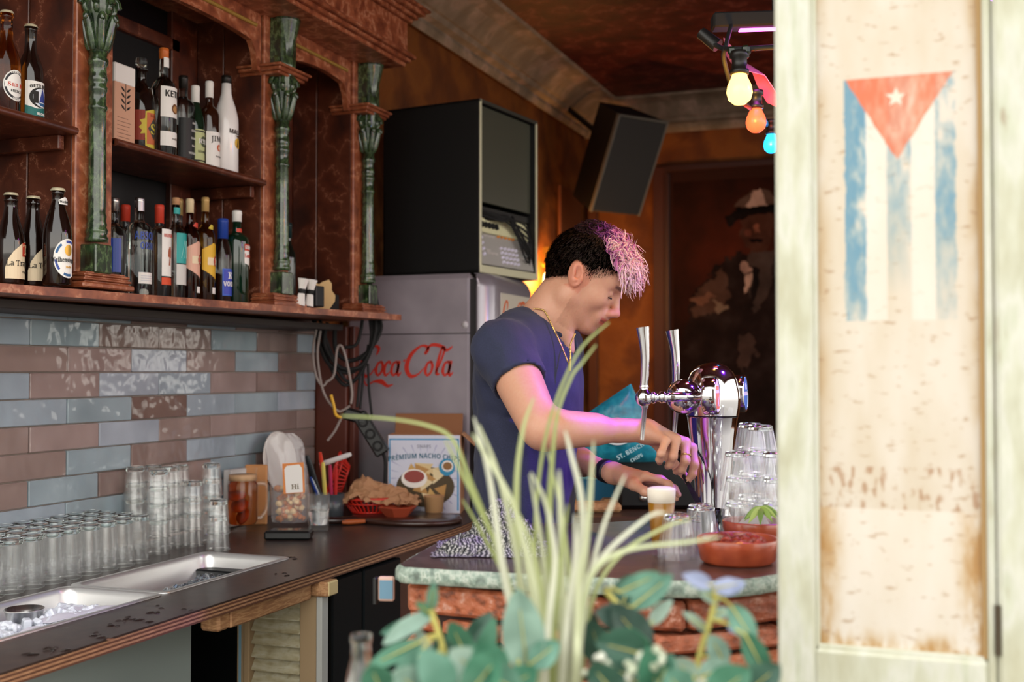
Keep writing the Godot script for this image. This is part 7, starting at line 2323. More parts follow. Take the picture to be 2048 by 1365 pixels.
# ---------------------------------------------------------------- taps, glasses, bowls, towel on the bar
func tap(called, label, px, py, d, handle_px, handle_top, medal_px, medal_py, face_col, text_col, word):
	var hub := deep(px, py, d)
	var t := thing(called, label, "beer tap", hub)
	var k: float = d / FOCAL
	var axis: Vector3 = (deep(medal_px, medal_py, d + 0.02) - hub).normalized()
	var st := sm()
	lathe(st, [[0.0, -18 * k], [8 * k, -16.5 * k], [14 * k, -11.5 * k], [17.5 * k, -4 * k], [17.8 * k, 2 * k], [15 * k, 10 * k], [9 * k, 16 * k], [8 * k, 19 * k], [9 * k, 22 * k], [7.5 * k, 24 * k], [0.0, 24 * k]], 26)
	mesh("valve_ball", st, M.chrome, t)
	st = sm()
	var base := Vector3(0, 22 * k, 0)
	var topv: Vector3 = deep(handle_px, handle_top, d) - hub
	var pts := []; var rad := []
	for i in 13:
		var s := i / 12.0
		pts.append(base.lerp(topv, s) + Vector3(0.004 * sin(s * PI), 0, 0))
		rad.append(lerpf(8.0, 9.2, s) * k if s < 0.5 else lerpf(8.6, 13.2, pow((s - 0.5) * 2.0, 1.5)) * k)
	tube(st, pts, rad, 18)
	mesh("handle", st, M.chrome, t)
	st = sm()
	lathe(st, [[8.6 * k, -3 * k], [9.6 * k, 0.0], [8.6 * k, 3 * k]], 18, Transform3D(Basis(), base))
	mesh("handle_collar", st, M.steel, t)
	st = sm()
	var sp0 := Vector3(0.002, -14 * k, 0.0)
	var sp1: Vector3 = deep(px - 4, py + 84, d) - hub
	tube(st, [sp0, sp0.lerp(sp1, 0.1), sp0.lerp(sp1, 0.12), sp1], [8 * k, 7 * k, 5.2 * k, 4.6 * k], 14)
	mesh("spout", st, M.steel, t)
	# shank from the valve to the medallion
	st = sm()
	var m: Vector3 = deep(medal_px, medal_py, d + 0.02) - hub
	var mb := Basis(axis.cross(Vector3.UP).normalized(), axis, axis.cross(Vector3.UP).normalized().cross(axis))
	var L := m.length()
	var pr := [[0.0, 0.0]]
	for q in [[14, 10.0], [18, 12.5], [22, 12.5], [24, 9.0], [32, 9.0], [34, 12.0], [44, 12.0], [46, 9.0], [54, 10.0]]: pr.append([q[1] * k, q[0] * k])
	pr.append([9.0 * k, L]); pr.append([0.0, L])
	lathe(st, pr, 20, Transform3D(mb, Vector3.ZERO))
	mesh("shank", st, M.chrome, t)
	# medallion: a short drum with a printed face
	var fz := (axis * 0.9 + (cam.position - deep(medal_px, medal_py, d)).normalized() * 0.4).normalized()
	var fx := Vector3.UP.cross(fz).normalized()
	var fb := Basis(fx, fz.cross(fx), fz)
	st = sm()
	lathe(st, [[0.0, 0.0], [34 * k, 0.0], [38 * k, 3 * k], [38 * k, 27 * k], [36 * k, 30 * k], [34 * k, 29 * k], [0.0, 28.5 * k]], 36, Transform3D(fb * Basis(Vector3(1, 0, 0), PI / 2), m - fz * 4 * k))
	var drum := mesh("medallion", st, M.chrome, t)
	var fx2 := Transform3D(fb, m + fz * 24.6 * k)
	st = sm()
	plate(st, ellipse(0, 0, 33 * k, 33 * k, 32), 0.0006, fx2)
	mesh("face", st, mat(hx("d9d4d2"), 0.35), drum)
	st = sm()
	if word == "A":
		plate(st, rect(-24 * k, -26 * k, 24 * k, 6 * k), 0.0012, fx2)
		plate(st, rect(-20 * k, 12 * k, 20 * k, 20 * k), 0.0012, fx2)
	else:
		plate(st, ellipse(0, 0, 33 * k, 33 * k, 20, 0.12, PI - 0.12), 0.0012, fx2)
		plate(st, ellipse(0, 0, 33 * k, 33 * k, 20, PI + 0.12, TAU - 0.12), 0.0012, fx2)
	mesh("face_field", st, mat(hx(face_col), 0.35), drum)
	st = sm()
	letters(st, word, 18 * k if word == "A" else 12 * k, Vector3(0, -12 * k if word == "A" else 14 * k, 0.0018), 0.0, 3, 1.0, 0.0, fx2)
	mesh("lettering", st, mat(hx(text_col), 0.4), drum)
	return t

func ribbed(called, label, r_rim, r_base, h, flutes, group):
	var t := thing(called, label, "glass", Vector3.ZERO, 0.0, group)
	var st := sm()
	lathe(st, [[r_rim - 0.001, 0.0], [r_rim, 0.001], [r_rim * 0.985, h * 0.16]], 48)
	lathe(st, [[r_rim * 0.985, h * 0.16], [lerpf(r_rim, r_base, 0.6), h * 0.6], [r_base * 1.03, h * 0.88]], 96, Transform3D(), 1, 0.034, flutes)
	lathe(st, [[r_base * 0.9, h * 0.84], [lerpf(r_rim, r_base, 0.6) - 0.003, h * 0.55], [r_rim * 0.985 - 0.0022, h * 0.16], [r_rim - 0.001, 0.0]], 48, Transform3D(), 2)
	mesh("bowl", st, M.glassware, t)
	st = sm()
	lathe(st, [[0.0, h * 0.85], [r_base * 0.9, h * 0.84], [r_base * 1.03, h * 0.885], [r_base * 0.96, h * 0.97], [r_base * 0.8, h], [0.0, h * 0.985]], 48, Transform3D(), 1, 0.02, flutes)
	mesh("base", st, M.clear_solid, t)
	return t

func bar_things():
	# tap tower
	var c: Vector3 = on_y(1426, 1042, BY)
	var t := thing("tap_tower", "tall chrome beer tap tower with a domed top beside the barman's hand", "tap tower", c)
	var dist: float = -(cam.transform.basis.inverse() * (c - cam.position)).z
	var k := dist / FOCAL
	var lift := func(py): return (1042.0 - py) * k
	var st := sm()
	lathe(st, [[0.0, 0.0], [48 * k, 0.0], [48 * k, 4 * k], [40 * k, 8 * k], [34 * k, 14 * k], [34 * k, 30 * k], [38 * k, lift.call(950)], [46 * k, lift.call(870)], [50.5 * k, lift.call(836)], [51.5 * k, lift.call(834)]], 40)
	mesh("column", st, M.chrome, t)
	st = sm()
	lathe(st, [[51.5 * k, lift.call(834)], [52.5 * k, lift.call(833)], [52.5 * k, lift.call(831)]], 40)
	mesh("seam_ring", st, M.dark_steel, t)
	st = sm()
	lathe(st, [[52.5 * k, lift.call(831)], [55 * k, lift.call(815)], [56 * k, lift.call(800)], [55 * k, lift.call(784)], [50 * k, lift.call(762)], [42 * k, lift.call(745)], [30 * k, lift.call(733)], [15 * k, lift.call(727)], [0.0, lift.call(725)]], 40)
	mesh("dome", st, M.chrome, t)
	st = sm()
	var big := deep(1368, 794, dist - 0.12) - c
	lathe(st, [[0.0, -34 * k], [13 * k, -31 * k], [24 * k, -24 * k], [31 * k, -14 * k], [34 * k, 0.0], [31 * k, 14 * k], [24 * k, 24 * k], [13 * k, 31 * k], [0.0, 34 * k]], 30, Transform3D(Basis(), big))
	mesh("front_ball", st, M.chrome, t)
	st = sm()
	rod(st, big, Vector3(0, big.y, 0), 22 * k, 22 * k, 20)
	mesh("ball_arm", st, M.chrome, t)
	tap("beer_tap", "nearer chrome beer tap with orange and white medallion", 1288, 796, dist - 0.19, 1285, 655, 1410, 793, "d8603a", "f3ece8", "A")
	tap("beer_tap", "further chrome beer tap with blue and white medallion behind the tower", 1352, 790, dist + 0.11, 1344, 661, 1466, 788, "1c6ea6", "e8f1f6", "Pils")
	var tg := "chrome beer taps on the tower"
	get_node("beer_tap").set_meta("group", tg)
	for n in get_children():
		if String(n.name).begins_with("beer_tap"): n.set_meta("group", tg)
	# rinsing glass with foam knife
	c = on_y(1425, 1073, BY)
	t = thing("rinsing_glass", "clear water glass at the foot of the tower holding the foam knife", "glass", c)
	st = sm()
	var r := 0.027
	lathe(st, [[0.0, 0.001], [r * 0.75, 0.0], [r * 0.8, 0.004], [r, 0.056], [r - 0.0015, 0.056], [r * 0.74, 0.006], [0.0, 0.006]], 28)
	mesh("glass", st, M.clear_solid, t)
	st = sm()
	lathe(st, [[0.0, 0.0065], [r * 0.73, 0.0065], [r * 0.9, 0.043], [0.0, 0.043]], 24)
	mesh("water", st, glass_solid(hx("ffffff"), 0.033), t)
	var ka := deep(1374, 964, 2.535); var kb := c + Vector3(0.002, 0.012, 0.0)
	var kd := (kb - ka)
	var kx := kd.normalized()
	var kz := (cam.position - ka).normalized()
	kz = (kz - kx * kz.dot(kx)).normalized()
	t = thing("foam_knife", "thin dark foam knife held by the barman and dipped into the rinsing glass", "knife", ka)
	st = sm()
	var kl := kd.length()
	plate(st, [Vector2(0, -0.004), Vector2(kl * 0.3, -0.006), Vector2(kl * 0.9, -0.0075), Vector2(kl, -0.004), Vector2(kl, 0.004), Vector2(kl * 0.9, 0.0075), Vector2(kl * 0.3, 0.006), Vector2(0, 0.004)], 0.0014, Transform3D(Basis(kx, kz.cross(kx), kz), Vector3.ZERO))
	mesh("blade", st, mat(hx("3a3a3c"), 0.2, 0.8), t)
	st = sm()
	tube(st, [Vector3(0, 0, 0), -kx * 0.05, -kx * 0.1], [0.005, 0.0055, 0.0045], 10)
	mesh("handle", st, M.black_plastic, t)
	# beer
	c = on_y(1323, 1112, BY)
	var bd: float = -(cam.transform.basis.inverse() * (c - cam.position)).z / FOCAL
	t = thing("beer_glass", "tall slim glass of golden beer with a white head under the hand", "glass", c)
	var H := 133 * bd
	st = sm()
	lathe(st, [[0.0, 0.001], [20 * bd, 0.0], [21 * bd, 0.003], [20.5 * bd, H * 0.1], [24 * bd, H * 0.5], [29.5 * bd, H], [28.7 * bd, H], [23.2 * bd, H * 0.5], [19 * bd, H * 0.13], [0.0, H * 0.12]], 32)
	mesh("glass", st, M.soft_glass, t)
	st = sm()
	lathe(st, [[0.0, H * 0.122], [18.9 * bd, H * 0.132], [23.1 * bd, H * 0.5], [26.8 * bd, H * 0.8], [0.0, H * 0.8]], 28)
	var ale := mat(hx("8a5c0c"), 0.3)
	mesh("beer", st, ale, t)
	st = sm()
	lathe(st, [[0.0, H * 0.802], [27 * bd, H * 0.802], [28.6 * bd, H * 0.985], [27.5 * bd, H * 1.01], [20 * bd, H * 1.03], [0.0, H * 1.045]], 28)
	mesh("foam", st, mat(hx("e6dccb"), 0.7), t)
	# upturned ribbed tumblers
	var rg := "ribbed tumblers upturned on the bar"
	var proto = ribbed("ribbed_tumbler", "upturned ribbed tumbler between the beer and the terracotta bowl", 0.0358, 0.0245, 0.082, 24, rg)
	proto.position = on_y(1354, 1117, BY)
	copy_of(proto, on_y(1402, 1092, BY) , 0.4, "upturned ribbed tumbler half hidden behind the one next to the beer", rg)
	# stacked at the end
	var cols := [[1476, 1083, 3], [1520, 1078, 4], [1552, 1086, 3], [1500, 1066, 4], [1580, 1070, 4]]
	var sg := "ribbed tumblers stacked at the end of the bar"
	for q in cols:
		var b: Vector3 = on_y(q[0], q[1], BY)
		for j in q[2]:
			copy_of(proto, b + Vector3(0.0015 * (j % 2), 0.0505 * j, 0), 0.3 * j + q[0], "upturned ribbed tumbler %s in the bar tower %s" % [["at the bottom", "second up", "third up", "on top"][j], ["beside the chrome column", "behind the green sprig", "closest to the shutter", "standing furthest back", "hidden by the shutter"][cols.find(q)]], sg)
	# terracotta bowls
	var terra := coated(textured(noise_tex(noise(0.02, FastNoiseLite.TYPE_SIMPLEX_SMOOTH, 3, 141), [[0.0, hx("7e3018")], [0.5, hx("a6482a")], [1.0, hx("b85a36")]], 256), Vector3(5, 5, 5), 0.35), 0.5, 0.15)
	for kk in 2:
		c = on_y([1475, 1512][kk], [1126, 1087][kk], BY)
		t = thing("terracotta_bowl", ["glazed terracotta bowl of red meatballs at the bar's edge", "second terracotta bowl with a napkin, behind the first"][kk], "bowl", c, 0.0, "terracotta bowls on the bar")
		st = sm()
		var s: float = [1.0, 0.92][kk]
		lathe(st, [[0.0, 0.0], [0.058 * s, 0.0], [0.066 * s, 0.006], [0.0705 * s, 0.028], [0.0715 * s, 0.03], [0.0725 * s, 0.043], [0.0705 * s, 0.046], [0.068 * s, 0.044], [0.0655 * s, 0.028], [0.06 * s, 0.008], [0.0, 0.007]], 44)
		mesh("bowl", st, terra, t)
		if kk == 0:
			var r7 := RandomNumberGenerator.new(); r7.seed = 9
			for j in 15:
				st = sm(1)
				var a := j * 2.4; var rr := 0.012 * sqrt(float(j) + 0.4)
				lathe(st, [[0.0, -0.011], [0.008, -0.008], [0.0115, 0.0], [0.0085, 0.008], [0.0, 0.0108]], 9, Transform3D(Basis.from_euler(Vector3(j, j * 1.7, 0)).scaled(Vector3.ONE * r7.randf_range(1.05, 1.35)), Vector3(sin(a) * rr, 0.032 + 0.006 * r7.randf(), cos(a) * rr)), 1, 0.06, 3)
				mesh("meatball", st, mat(hx(["8a2c1a", "742214", "9c4330"][j % 3]), 0.4), t)
	c = on_y(1505, 1087, BY) + Vector3(0, 0.012, 0)
	st = sm()
	plate(st, [Vector2(-0.055, 0.0), Vector2(0.05, 0.0), Vector2(0.015, 0.052), Vector2(-0.005, 0.05)], 0.012, Transform3D(Basis(Vector3(0, 1, 0), 0.4) * Basis(Vector3(1, 0, 0), -0.25), Vector3.ZERO))
	var o = tag(mesh("folded_napkin", st, mat(hx("a9a3a2"), 0.7)), "grey folded paper napkin standing in the second terracotta bowl", "napkin")
	o.position = c
	# succulent sprig
	t = thing("green_sprig", "small spiky green sprig lying on the napkin by the painted shutter", "plant", deep(1522, 1016, 2.22))
	for j in 9:
		st = sm()
		var a := -0.4 + j * 0.48
		var dd := Vector3(cos(a), 0.15 - 0.45 * absf(sin(a * 0.5 + 0.4)), sin(a) * 0.5).normalized()
		var w := dd.cross(Vector3(0, 0.3, 1)).normalized()
		var gg := []
		for i in 6:
			var s := i / 5.0
			var p := dd * 0.034 * s + Vector3(0, -0.014 * s * s, 0)
			var wd := 0.0055 * sin(PI * (0.15 + 0.85 * s)) + 0.0004
			gg.append([p - w * wd, p + Vector3(0, 0, 0.001), p + w * wd])
		sheet(st, gg, 0.0012)
		mesh("leaf", st, mat(hx(["7f9a3a", "5f7f2c", "96ab4e"][j % 3]), 0.5), t)
	towel()

func towel():
	var im := Image.create(128, 128, false, Image.FORMAT_RGB8)
	for y in 128:
		for x in 128:
			var v := sin(x * TAU / 12.8 + 0.8 * sin(y * TAU / 32.0)) + 0.8 * sin(y * TAU / 8.0 + (PI if (x / 13) % 2 else 0.0))
			im.set_pixel(x, y, hx("aaa7a4") if v > 0.25 else hx("2a2a2d"))
	var m := StandardMaterial3D.new()
	m.albedo_texture = ImageTexture.create_from_image(im); m.roughness = 0.95; m.uv1_scale = Vector3(4, 3.4, 1)
	var st := sm(1)
	var c: Vector3 = on_y(985, 1100, BY)
	var R := Vector3(0.936, 0, -0.352); var T := Vector3(0.352, 0, 0.936)
	var fn := noise(1.0, FastNoiseLite.TYPE_SIMPLEX, 3, 151)
	var n := 44
	var g := []
	for i in n:
		var row := []
		for j in n:
			var u := j / float(n - 1); var v := i / float(n - 1)
			var x := (u - 0.5) * 0.215; var z := (0.5 - v) * 0.2
			var hump := 0.078 * exp(-pow((x - 0.015) / 0.05, 2.0) - pow((z + 0.05) / 0.05, 2.0)) + 0.045 * exp(-pow((x - 0.045) / 0.045, 2.0) - pow((z - 0.03) / 0.06, 2.0)) + 0.025 * exp(-pow((x + 0.06) / 0.05, 2.0) - pow((z - 0.05) / 0.03, 2.0))
			var wr := 0.012 * absf(fn.get_noise_2d(u * 7.0, v * 5.0)) + 0.009 * absf(fn.get_noise_2d(u * 14.0 + 30, v * 12.0))
			var rag := 0.012 * fn.get_noise_2d(u * 5 + 90, v * 5)
			var edge := minf(minf(u, 1 - u), minf(v, 1 - v))
			row.append(c + R * (x + rag) + T * (z + rag) + Vector3(0, 0.002 + (hump + wr) * smoothstep(0.0, 0.16, edge), 0))
		g.append(row)
	for i in n - 1:
		for j in n - 1:
			for q in [[i, j], [i + 1, j + 1], [i, j + 1], [i, j], [i + 1, j], [i + 1, j + 1]]:
				st.set_uv(Vector2(q[1], q[0]) / float(n - 1)); st.add_vertex(g[q[0]][q[1]])
	tag(mesh("bar_towel", st, m), "crumpled black and white woven bar towel on the corner of the green slab", "towel")

# ---------------------------------------------------------------- painted folding shutter in front
const DZ := -1.52
func shutter_door():
	var t := thing("folding_shutter", "weathered cream folding shutter with faded painted flag beside the bar", "shutter")
	var paint := textured(noise_tex(noise(0.008, FastNoiseLite.TYPE_SIMPLEX_SMOOTH, 5, 161, FastNoiseLite.FRACTAL_FBM, 20.0), [[0.0, hx("a8a58c")], [0.4, hx("b8b8a4")], [0.6, hx("c0bfb2")], [0.85, hx("b3b5a0")], [1.0, hx("998c76")]], 512), Vector3(5, 1.2, 5), 0.55, bump_tex(noise(0.03, FastNoiseLite.TYPE_SIMPLEX_SMOOTH, 3, 162), 2.0, 256), 0.4)
	var brown := mat(hx("9a7a4c"), 0.7)
	var st := sm()
	for q in [[-0.2055, -0.158, "stile"], [0.046, 0.056, "stile"]]:
		st = sm()
		slab(st, Vector3(q[0], 0.03, DZ - 0.035), Vector3(q[1], 2.32, DZ), 0.004)
		mesh("stile", st, paint, t)
	for q in [[1.0, 1.089], [0.03, 0.16], [2.2, 2.32]]:
		st = sm()
		slab(st, Vector3(-0.159, q[0], DZ - 0.034), Vector3(0.047, q[1], DZ - 0.001), 0.004)
		mesh("rail", st, paint, t)
	# moulded bead round the panel
	for q in [[-0.159, 1.088, -0.153, 2.2], [0.04, 1.088, 0.047, 2.2], [-0.159, 1.087, 0.047, 1.094]]:
		st = sm()
		slab(st, Vector3(q[0], q[1], DZ - 0.02), Vector3(q[2], q[3], DZ - 0.005), 0.003)
		mesh("bead", st, brown if q[0] > 0 else paint, t)
	st = sm()
	slab(st, Vector3(-0.159, 0.16, DZ - 0.025), Vector3(0.047, 1.0, DZ - 0.014), 0.002)
	mesh("lower_panel", st, paint, t)
	# flag panel: the paint is a picture on the wood
	var W := 232; var Hh := 1250
	var x0 := -0.159; var x1 := 0.047; var y0 := 1.088; var y1 := 2.2
	var im := Image.create(W, Hh, false, Image.FORMAT_RGB8)
	var f1 := noise(0.012, FastNoiseLite.TYPE_SIMPLEX_SMOOTH, 4, 163)
	var f2 := noise(0.05, FastNoiseLite.TYPE_SIMPLEX_SMOOTH, 3, 164)
	var red := hx("c4623f"); var blue := hx("5e8496"); var cream := hx("c4baac"); var tan_ := hx("a07a48"); var white := hx("d4ccc2")
	var pix := func(px, py): # photograph pixel -> picture pixel
		var p: Vector3 = on_z(px, py, DZ - 0.01)
		return Vector2((p.x - x0) / (x1 - x0) * W, (y1 - p.y) / (y1 - y0) * Hh)
	var A: Vector2 = pix.call(1688, 158); var Bq: Vector2 = pix.call(1905, 140); var Cq: Vector2 = pix.call(1793, 317)
	var triangle := PackedVector2Array([A, Bq, Cq])
	var sc: Vector2 = pix.call(1790, 192)
	var sr: float = (pix.call(1812, 192).x - sc.x)
	var starp := PackedVector2Array(star(sc.x, sc.y, sr, 5, 0.4, -PI / 2))
	var bl := []
	for q in [[1688, 1730, 1.0], [1772, 1820, 0.75], [1868, 1910, 0.8]]: bl.append([pix.call(q[0], 300).x, pix.call(q[1], 300).x, q[2]])
	var ytop: float = pix.call(1790, 150).y; var yend: float = pix.call(1790, 640).y
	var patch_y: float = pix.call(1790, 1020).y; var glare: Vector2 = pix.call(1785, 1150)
	for y in Hh:
		for x in W:
			var a := f1.get_noise_2d(x * 1.0, y * 0.35); var b := f2.get_noise_2d(x * 1.3, y * 0.5)
			var c := cream.lerp(hx("b5a58c"), clampf(0.5 + a, 0, 1) * 0.6)
			var edge := minf(x, W - x) / float(W)
			c = c.lerp(tan_, clampf(smoothstep(0.13, 0.0, edge) * (0.45 + a * 1.4) * (1.0 if x > W / 2 else 0.55), 0, 0.8))
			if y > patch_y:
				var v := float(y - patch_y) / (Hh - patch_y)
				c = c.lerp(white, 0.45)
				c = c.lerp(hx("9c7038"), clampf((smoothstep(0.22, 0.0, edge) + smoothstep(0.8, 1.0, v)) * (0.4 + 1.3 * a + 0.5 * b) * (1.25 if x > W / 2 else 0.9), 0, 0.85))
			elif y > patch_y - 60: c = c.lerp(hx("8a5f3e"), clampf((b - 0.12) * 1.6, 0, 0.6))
			c = c.lerp(hx("8e6c4c"), clampf((f2.get_noise_2d(x * 0.6 + 500, y * 1.6) - 0.42) * 2.5, 0, 0.5))
			if y > ytop and y < yend:
				var fy := float(y - ytop) / (yend - ytop)
				for s in bl:
					if x > s[0] + b * 3 and x < s[1] + b * 3:
						var fade: float = s[2] * clampf(1.35 - fy * [0.75, 1.5, 1.1][bl.find(s)], 0, 1)
						c = c.lerp(blue.lerp(hx("3c7490"), clampf(0.4 - a, 0, 1) if s == bl[0] else 0.0), clampf(fade * (0.75 + a * 1.2 + b * 0.7), 0, 0.95))
				if x > bl[0][1] and x < bl[2][0] and (x < bl[1][0] or x > bl[1][1]): c = c.lerp(white, 0.5)
				var p := Vector2(x, y) + Vector2(b, a) * 2.0
				if Geometry2D.is_point_in_polygon(p, triangle):
					c = c.lerp(red, clampf(0.9 + a * 0.7 + b * 0.3, 0.35, 1.0))
					if Geometry2D.is_point_in_polygon(p, starp): c = hx("d0bfae")
			im.set_pixel(x, y, c)
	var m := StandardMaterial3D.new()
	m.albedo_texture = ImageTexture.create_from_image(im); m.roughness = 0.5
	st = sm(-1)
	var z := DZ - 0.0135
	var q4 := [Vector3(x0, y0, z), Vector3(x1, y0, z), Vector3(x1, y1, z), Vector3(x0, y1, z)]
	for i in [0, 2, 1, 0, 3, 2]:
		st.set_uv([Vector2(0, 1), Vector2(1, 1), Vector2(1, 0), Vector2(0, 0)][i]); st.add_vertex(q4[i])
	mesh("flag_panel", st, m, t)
	st = sm()
	slab(st, Vector3(x0, y0, DZ - 0.025), Vector3(x1, y1, z - 0.0005), 0.001)
	mesh("panel_board", st, paint, t)
	# the neighbouring leaf it folds against
	t = thing("folding_shutter", "next pale green leaf of the folding shutter at the edge of the picture", "shutter")
	st = sm()
	slab(st, Vector3(0.0575, 0.03, DZ - 0.03), Vector3(0.12, 2.32, DZ + 0.004), 0.005)
	mesh("stile", st, paint, t)
	st = sm()
	slab(st, Vector3(0.12, 0.03, DZ - 0.03), Vector3(0.42, 2.32, DZ - 0.005), 0.004)
	mesh("panel", st, paint, t)
	for y in [1.13, 1.98]:
		st = sm()
		rod(st, Vector3(0.057, y - 0.03, DZ + 0.003), Vector3(0.057, y + 0.03, DZ + 0.003), 0.0035)
		mesh("hinge", st, mat(hx("4a3f30"), 0.5, 0.5), t)

# ---------------------------------------------------------------- plants on the ledge in front
func leaf_shape(st, a: Vector3, b: Vector3, width: float, face: Vector3, curl := 0.2, bend := 0.1):
	var d := (b - a)
	var L := d.length()
	var w := d.cross(face).normalized()
	var nn := w.cross(d).normalized()
	var g := []
	for i in 13:
		var s := i / 12.0
		var ww := width * 0.5 * pow(sin(PI * clampf(0.04 + 0.96 * s, 0, 1)), 0.65) * (1.0 - 0.25 * s) + 0.0003
		var p := a + d * s + nn * (bend * L * sin(PI * s))
		var row := []
		for j in 7:
			var u := (j - 3) / 3.0
			row.append(p + w * ww * u + nn * (-curl * ww * (1.0 - absf(u)) + 0.04 * ww * sin(s * 14.0) * absf(u)))
		g.append(row)
	sheet(st, g, 0.0006)
func plants():
	# ledge and trough
	var t := thing("plant_ledge", "wooden ledge below the picture's lower edge carrying the plants", "ledge")
	var st := sm()
	slab(st, Vector3(-1.15, 0.875, -1.4), Vector3(-0.02, 0.9, -0.98), 0.004)
	mesh("plank", st, M.weathered, t)
	for x in [-1.1, -0.1]:
		st = sm()
		slab(st, Vector3(x, -0.119, -1.36), Vector3(x + 0.06, 0.874, -1.02), 0.004)
		mesh("leg", st, M.weathered, t)
	t = thing("plant_trough", "low dark trough on the ledge from which the plants grow", "planter")
	st = sm()
	for q in [[-0.66, 0.9005, -1.36, -0.06, 0.985, -1.345], [-0.66, 0.9005, -1.07, -0.06, 0.985, -1.055], [-0.66, 0.9005, -1.36, -0.645, 0.985, -1.055], [-0.075, 0.9005, -1.36, -0.06, 0.985, -1.055]]:
		slab(st, Vector3(q[0], q[1], q[2]), Vector3(q[3], q[4], q[5]), 0.003)
	mesh("trough", st, mat(hx("3a3430"), 0.7), t)
	st = sm()
	slab(st, Vector3(-0.644, 0.901, -1.344), Vector3(-0.076, 0.965, -1.071), 0.002)
	mesh("soil", st, mat(hx("2a2019"), 0.95), t)
	# arching grass
	var blade_mats := []
	for c in ["b4b894", "a2a974", "c3c4ae", "8f985c", "aab088"]:
		var m := StandardMaterial3D.new(); m.albedo_color = hx(c); m.roughness = 0.5; m.backlight_enabled = true; m.backlight = hx(c).darkened(0.5)
		blade_mats.append(m)
	var root := deep(1105, 1500, 1.27); root.y = 0.964
	t = thing("ornamental_grass", "tuft of long pale green and cream grass blades arching in front of the barman", "grass", root)
	var blades := [
		[[[1060, 1365], [1010, 1160], [980, 960], [948, 835]], 17, 1.24, 2], [[[1075, 1365], [1040, 1150], [1000, 960], [958, 850]], 14, 1.26, 0], [[[1085, 1365], [1062, 1180], [1030, 1020], [965, 900], [945, 868]], 13, 1.22, 0],
		[[[1070, 1365], [1040, 1170], [1033, 980], [1046, 860], [1068, 795]], 14, 1.3, 1], [[[1090, 1365], [1070, 1100], [1090, 880], [1150, 715], [1218, 645]], 7, 1.36, 3], [[[1100, 1365], [1100, 1100], [1110, 860], [1140, 760], [1165, 725], [1192, 690]], 7, 1.34, 3],
		[[[1120, 1365], [1118, 1180], [1095, 1020], [1062, 945]], 12, 1.22, 0], [[[1110, 1365], [1100, 1150], [1098, 1000], [1106, 880]], 13, 1.28, 3], [[[1130, 1365], [1125, 1150], [1120, 1000], [1118, 940]], 15, 1.2, 0],
		[[[1140, 1365], [1150, 1180], [1165, 1020], [1140, 900], [1130, 862]], 15, 1.23, 2], [[[1150, 1365], [1165, 1180], [1180, 1000], [1187, 882]], 14, 1.21, 0], [[[1155, 1365], [1172, 1200], [1205, 1060], [1250, 950]], 11, 1.2, 2],
		[[[1150, 1365], [1160, 1210], [1200, 1120], [1294, 1036], [1332, 1026]], 11, 1.18, 2], [[[1150, 1365], [1165, 1220], [1190, 1140], [1255, 1100], [1386, 1083], [1440, 1074]], 12, 1.16, 4], [[[1160, 1365], [1185, 1200], [1240, 1110], [1330, 1055], [1380, 1040]], 9, 1.25, 1],
		[[[1060, 1365], [1000, 1120], [940, 960], [905, 880], [860, 853], [780, 838], [683, 832]], 8, 1.32, 3], [[[1060, 1365], [1010, 1140], [955, 1010], [915, 930], [890, 880]], 10, 1.3, 3], [[[1070, 1365], [1020, 1180], [960, 1060], [925, 1000]], 9, 1.34, 3],
		[[[1095, 1365], [1085, 1200], [1060, 1080], [1020, 1000]], 12, 1.19, 1], [[[1125, 1365], [1135, 1230], [1150, 1120], [1150, 1030]], 14, 1.17, 2], [[[1105, 1365], [1108, 1250], [1120, 1130], [1135, 1010]], 14, 1.18, 3], [[[1080, 1365], [1078, 1240], [1062, 1130], [1040, 1050]], 14, 1.17, 0],
		[[[1110, 1365], [1095, 1200], [1082, 1080], [1060, 950]], 14, 1.24, 0], [[[1135, 1365], [1140, 1180], [1125, 1040], [1095, 900]], 10, 1.3, 1], [[[1150, 1365], [1155, 1260], [1158, 1150], [1172, 1080]], 16, 1.15, 0], [[[1090, 1365], [1098, 1240], [1110, 1120], [1098, 1020]], 16, 1.16, 2]]
	var r := RandomNumberGenerator.new(); r.seed = 17
	for b in blades:
		var pts := [Vector3(root.x + (b[0][0][0] - 1105) * 0.0003, 0.9635, root.z + r.randf_range(-0.02, 0.02))]
		for p in b[0]: pts.append(deep(p[0], p[1], b[2]))
		if pts[1].y < pts[0].y + 0.02: pts.remove_at(1)
		var cp := curve_points(pts, 8)
		var g := []
		var half: float = b[1] * b[2] / FOCAL * 0.4
		for i in cp.size():
			var s := float(i) / (cp.size() - 1)
			var tg: Vector3 = (cp[mini(i + 1, cp.size() - 1)] - cp[maxi(i - 1, 0)]).normalized()
			var see := (cam.position - cp[i]).normalized()
			var w := tg.cross((see + Vector3(r.randf_range(-0.02, 0.02), 0.35, 0.1)).normalized()).normalized()
			var ww := half * (1.0 - pow(s, 3.0)) * 1.0 + 0.0006
			var nn := w.cross(tg)
			g.append([cp[i] - w * ww - root, cp[i] - nn * ww * 0.3 - root, cp[i] + w * ww - root])
		st = sm()
		sheet(st, g, 0.0005)
		mesh("blade", st, blade_mats[b[3]], t)
	# leafy plants: [from px, from py, to px, to py, width px, distance, tone, curl, bend]
	var tones := ["7b9c8a", "4c7f68", "2f6c4e", "234f3b", "93ad9a", "858fb0", "1c3d30"]
	var lm := []
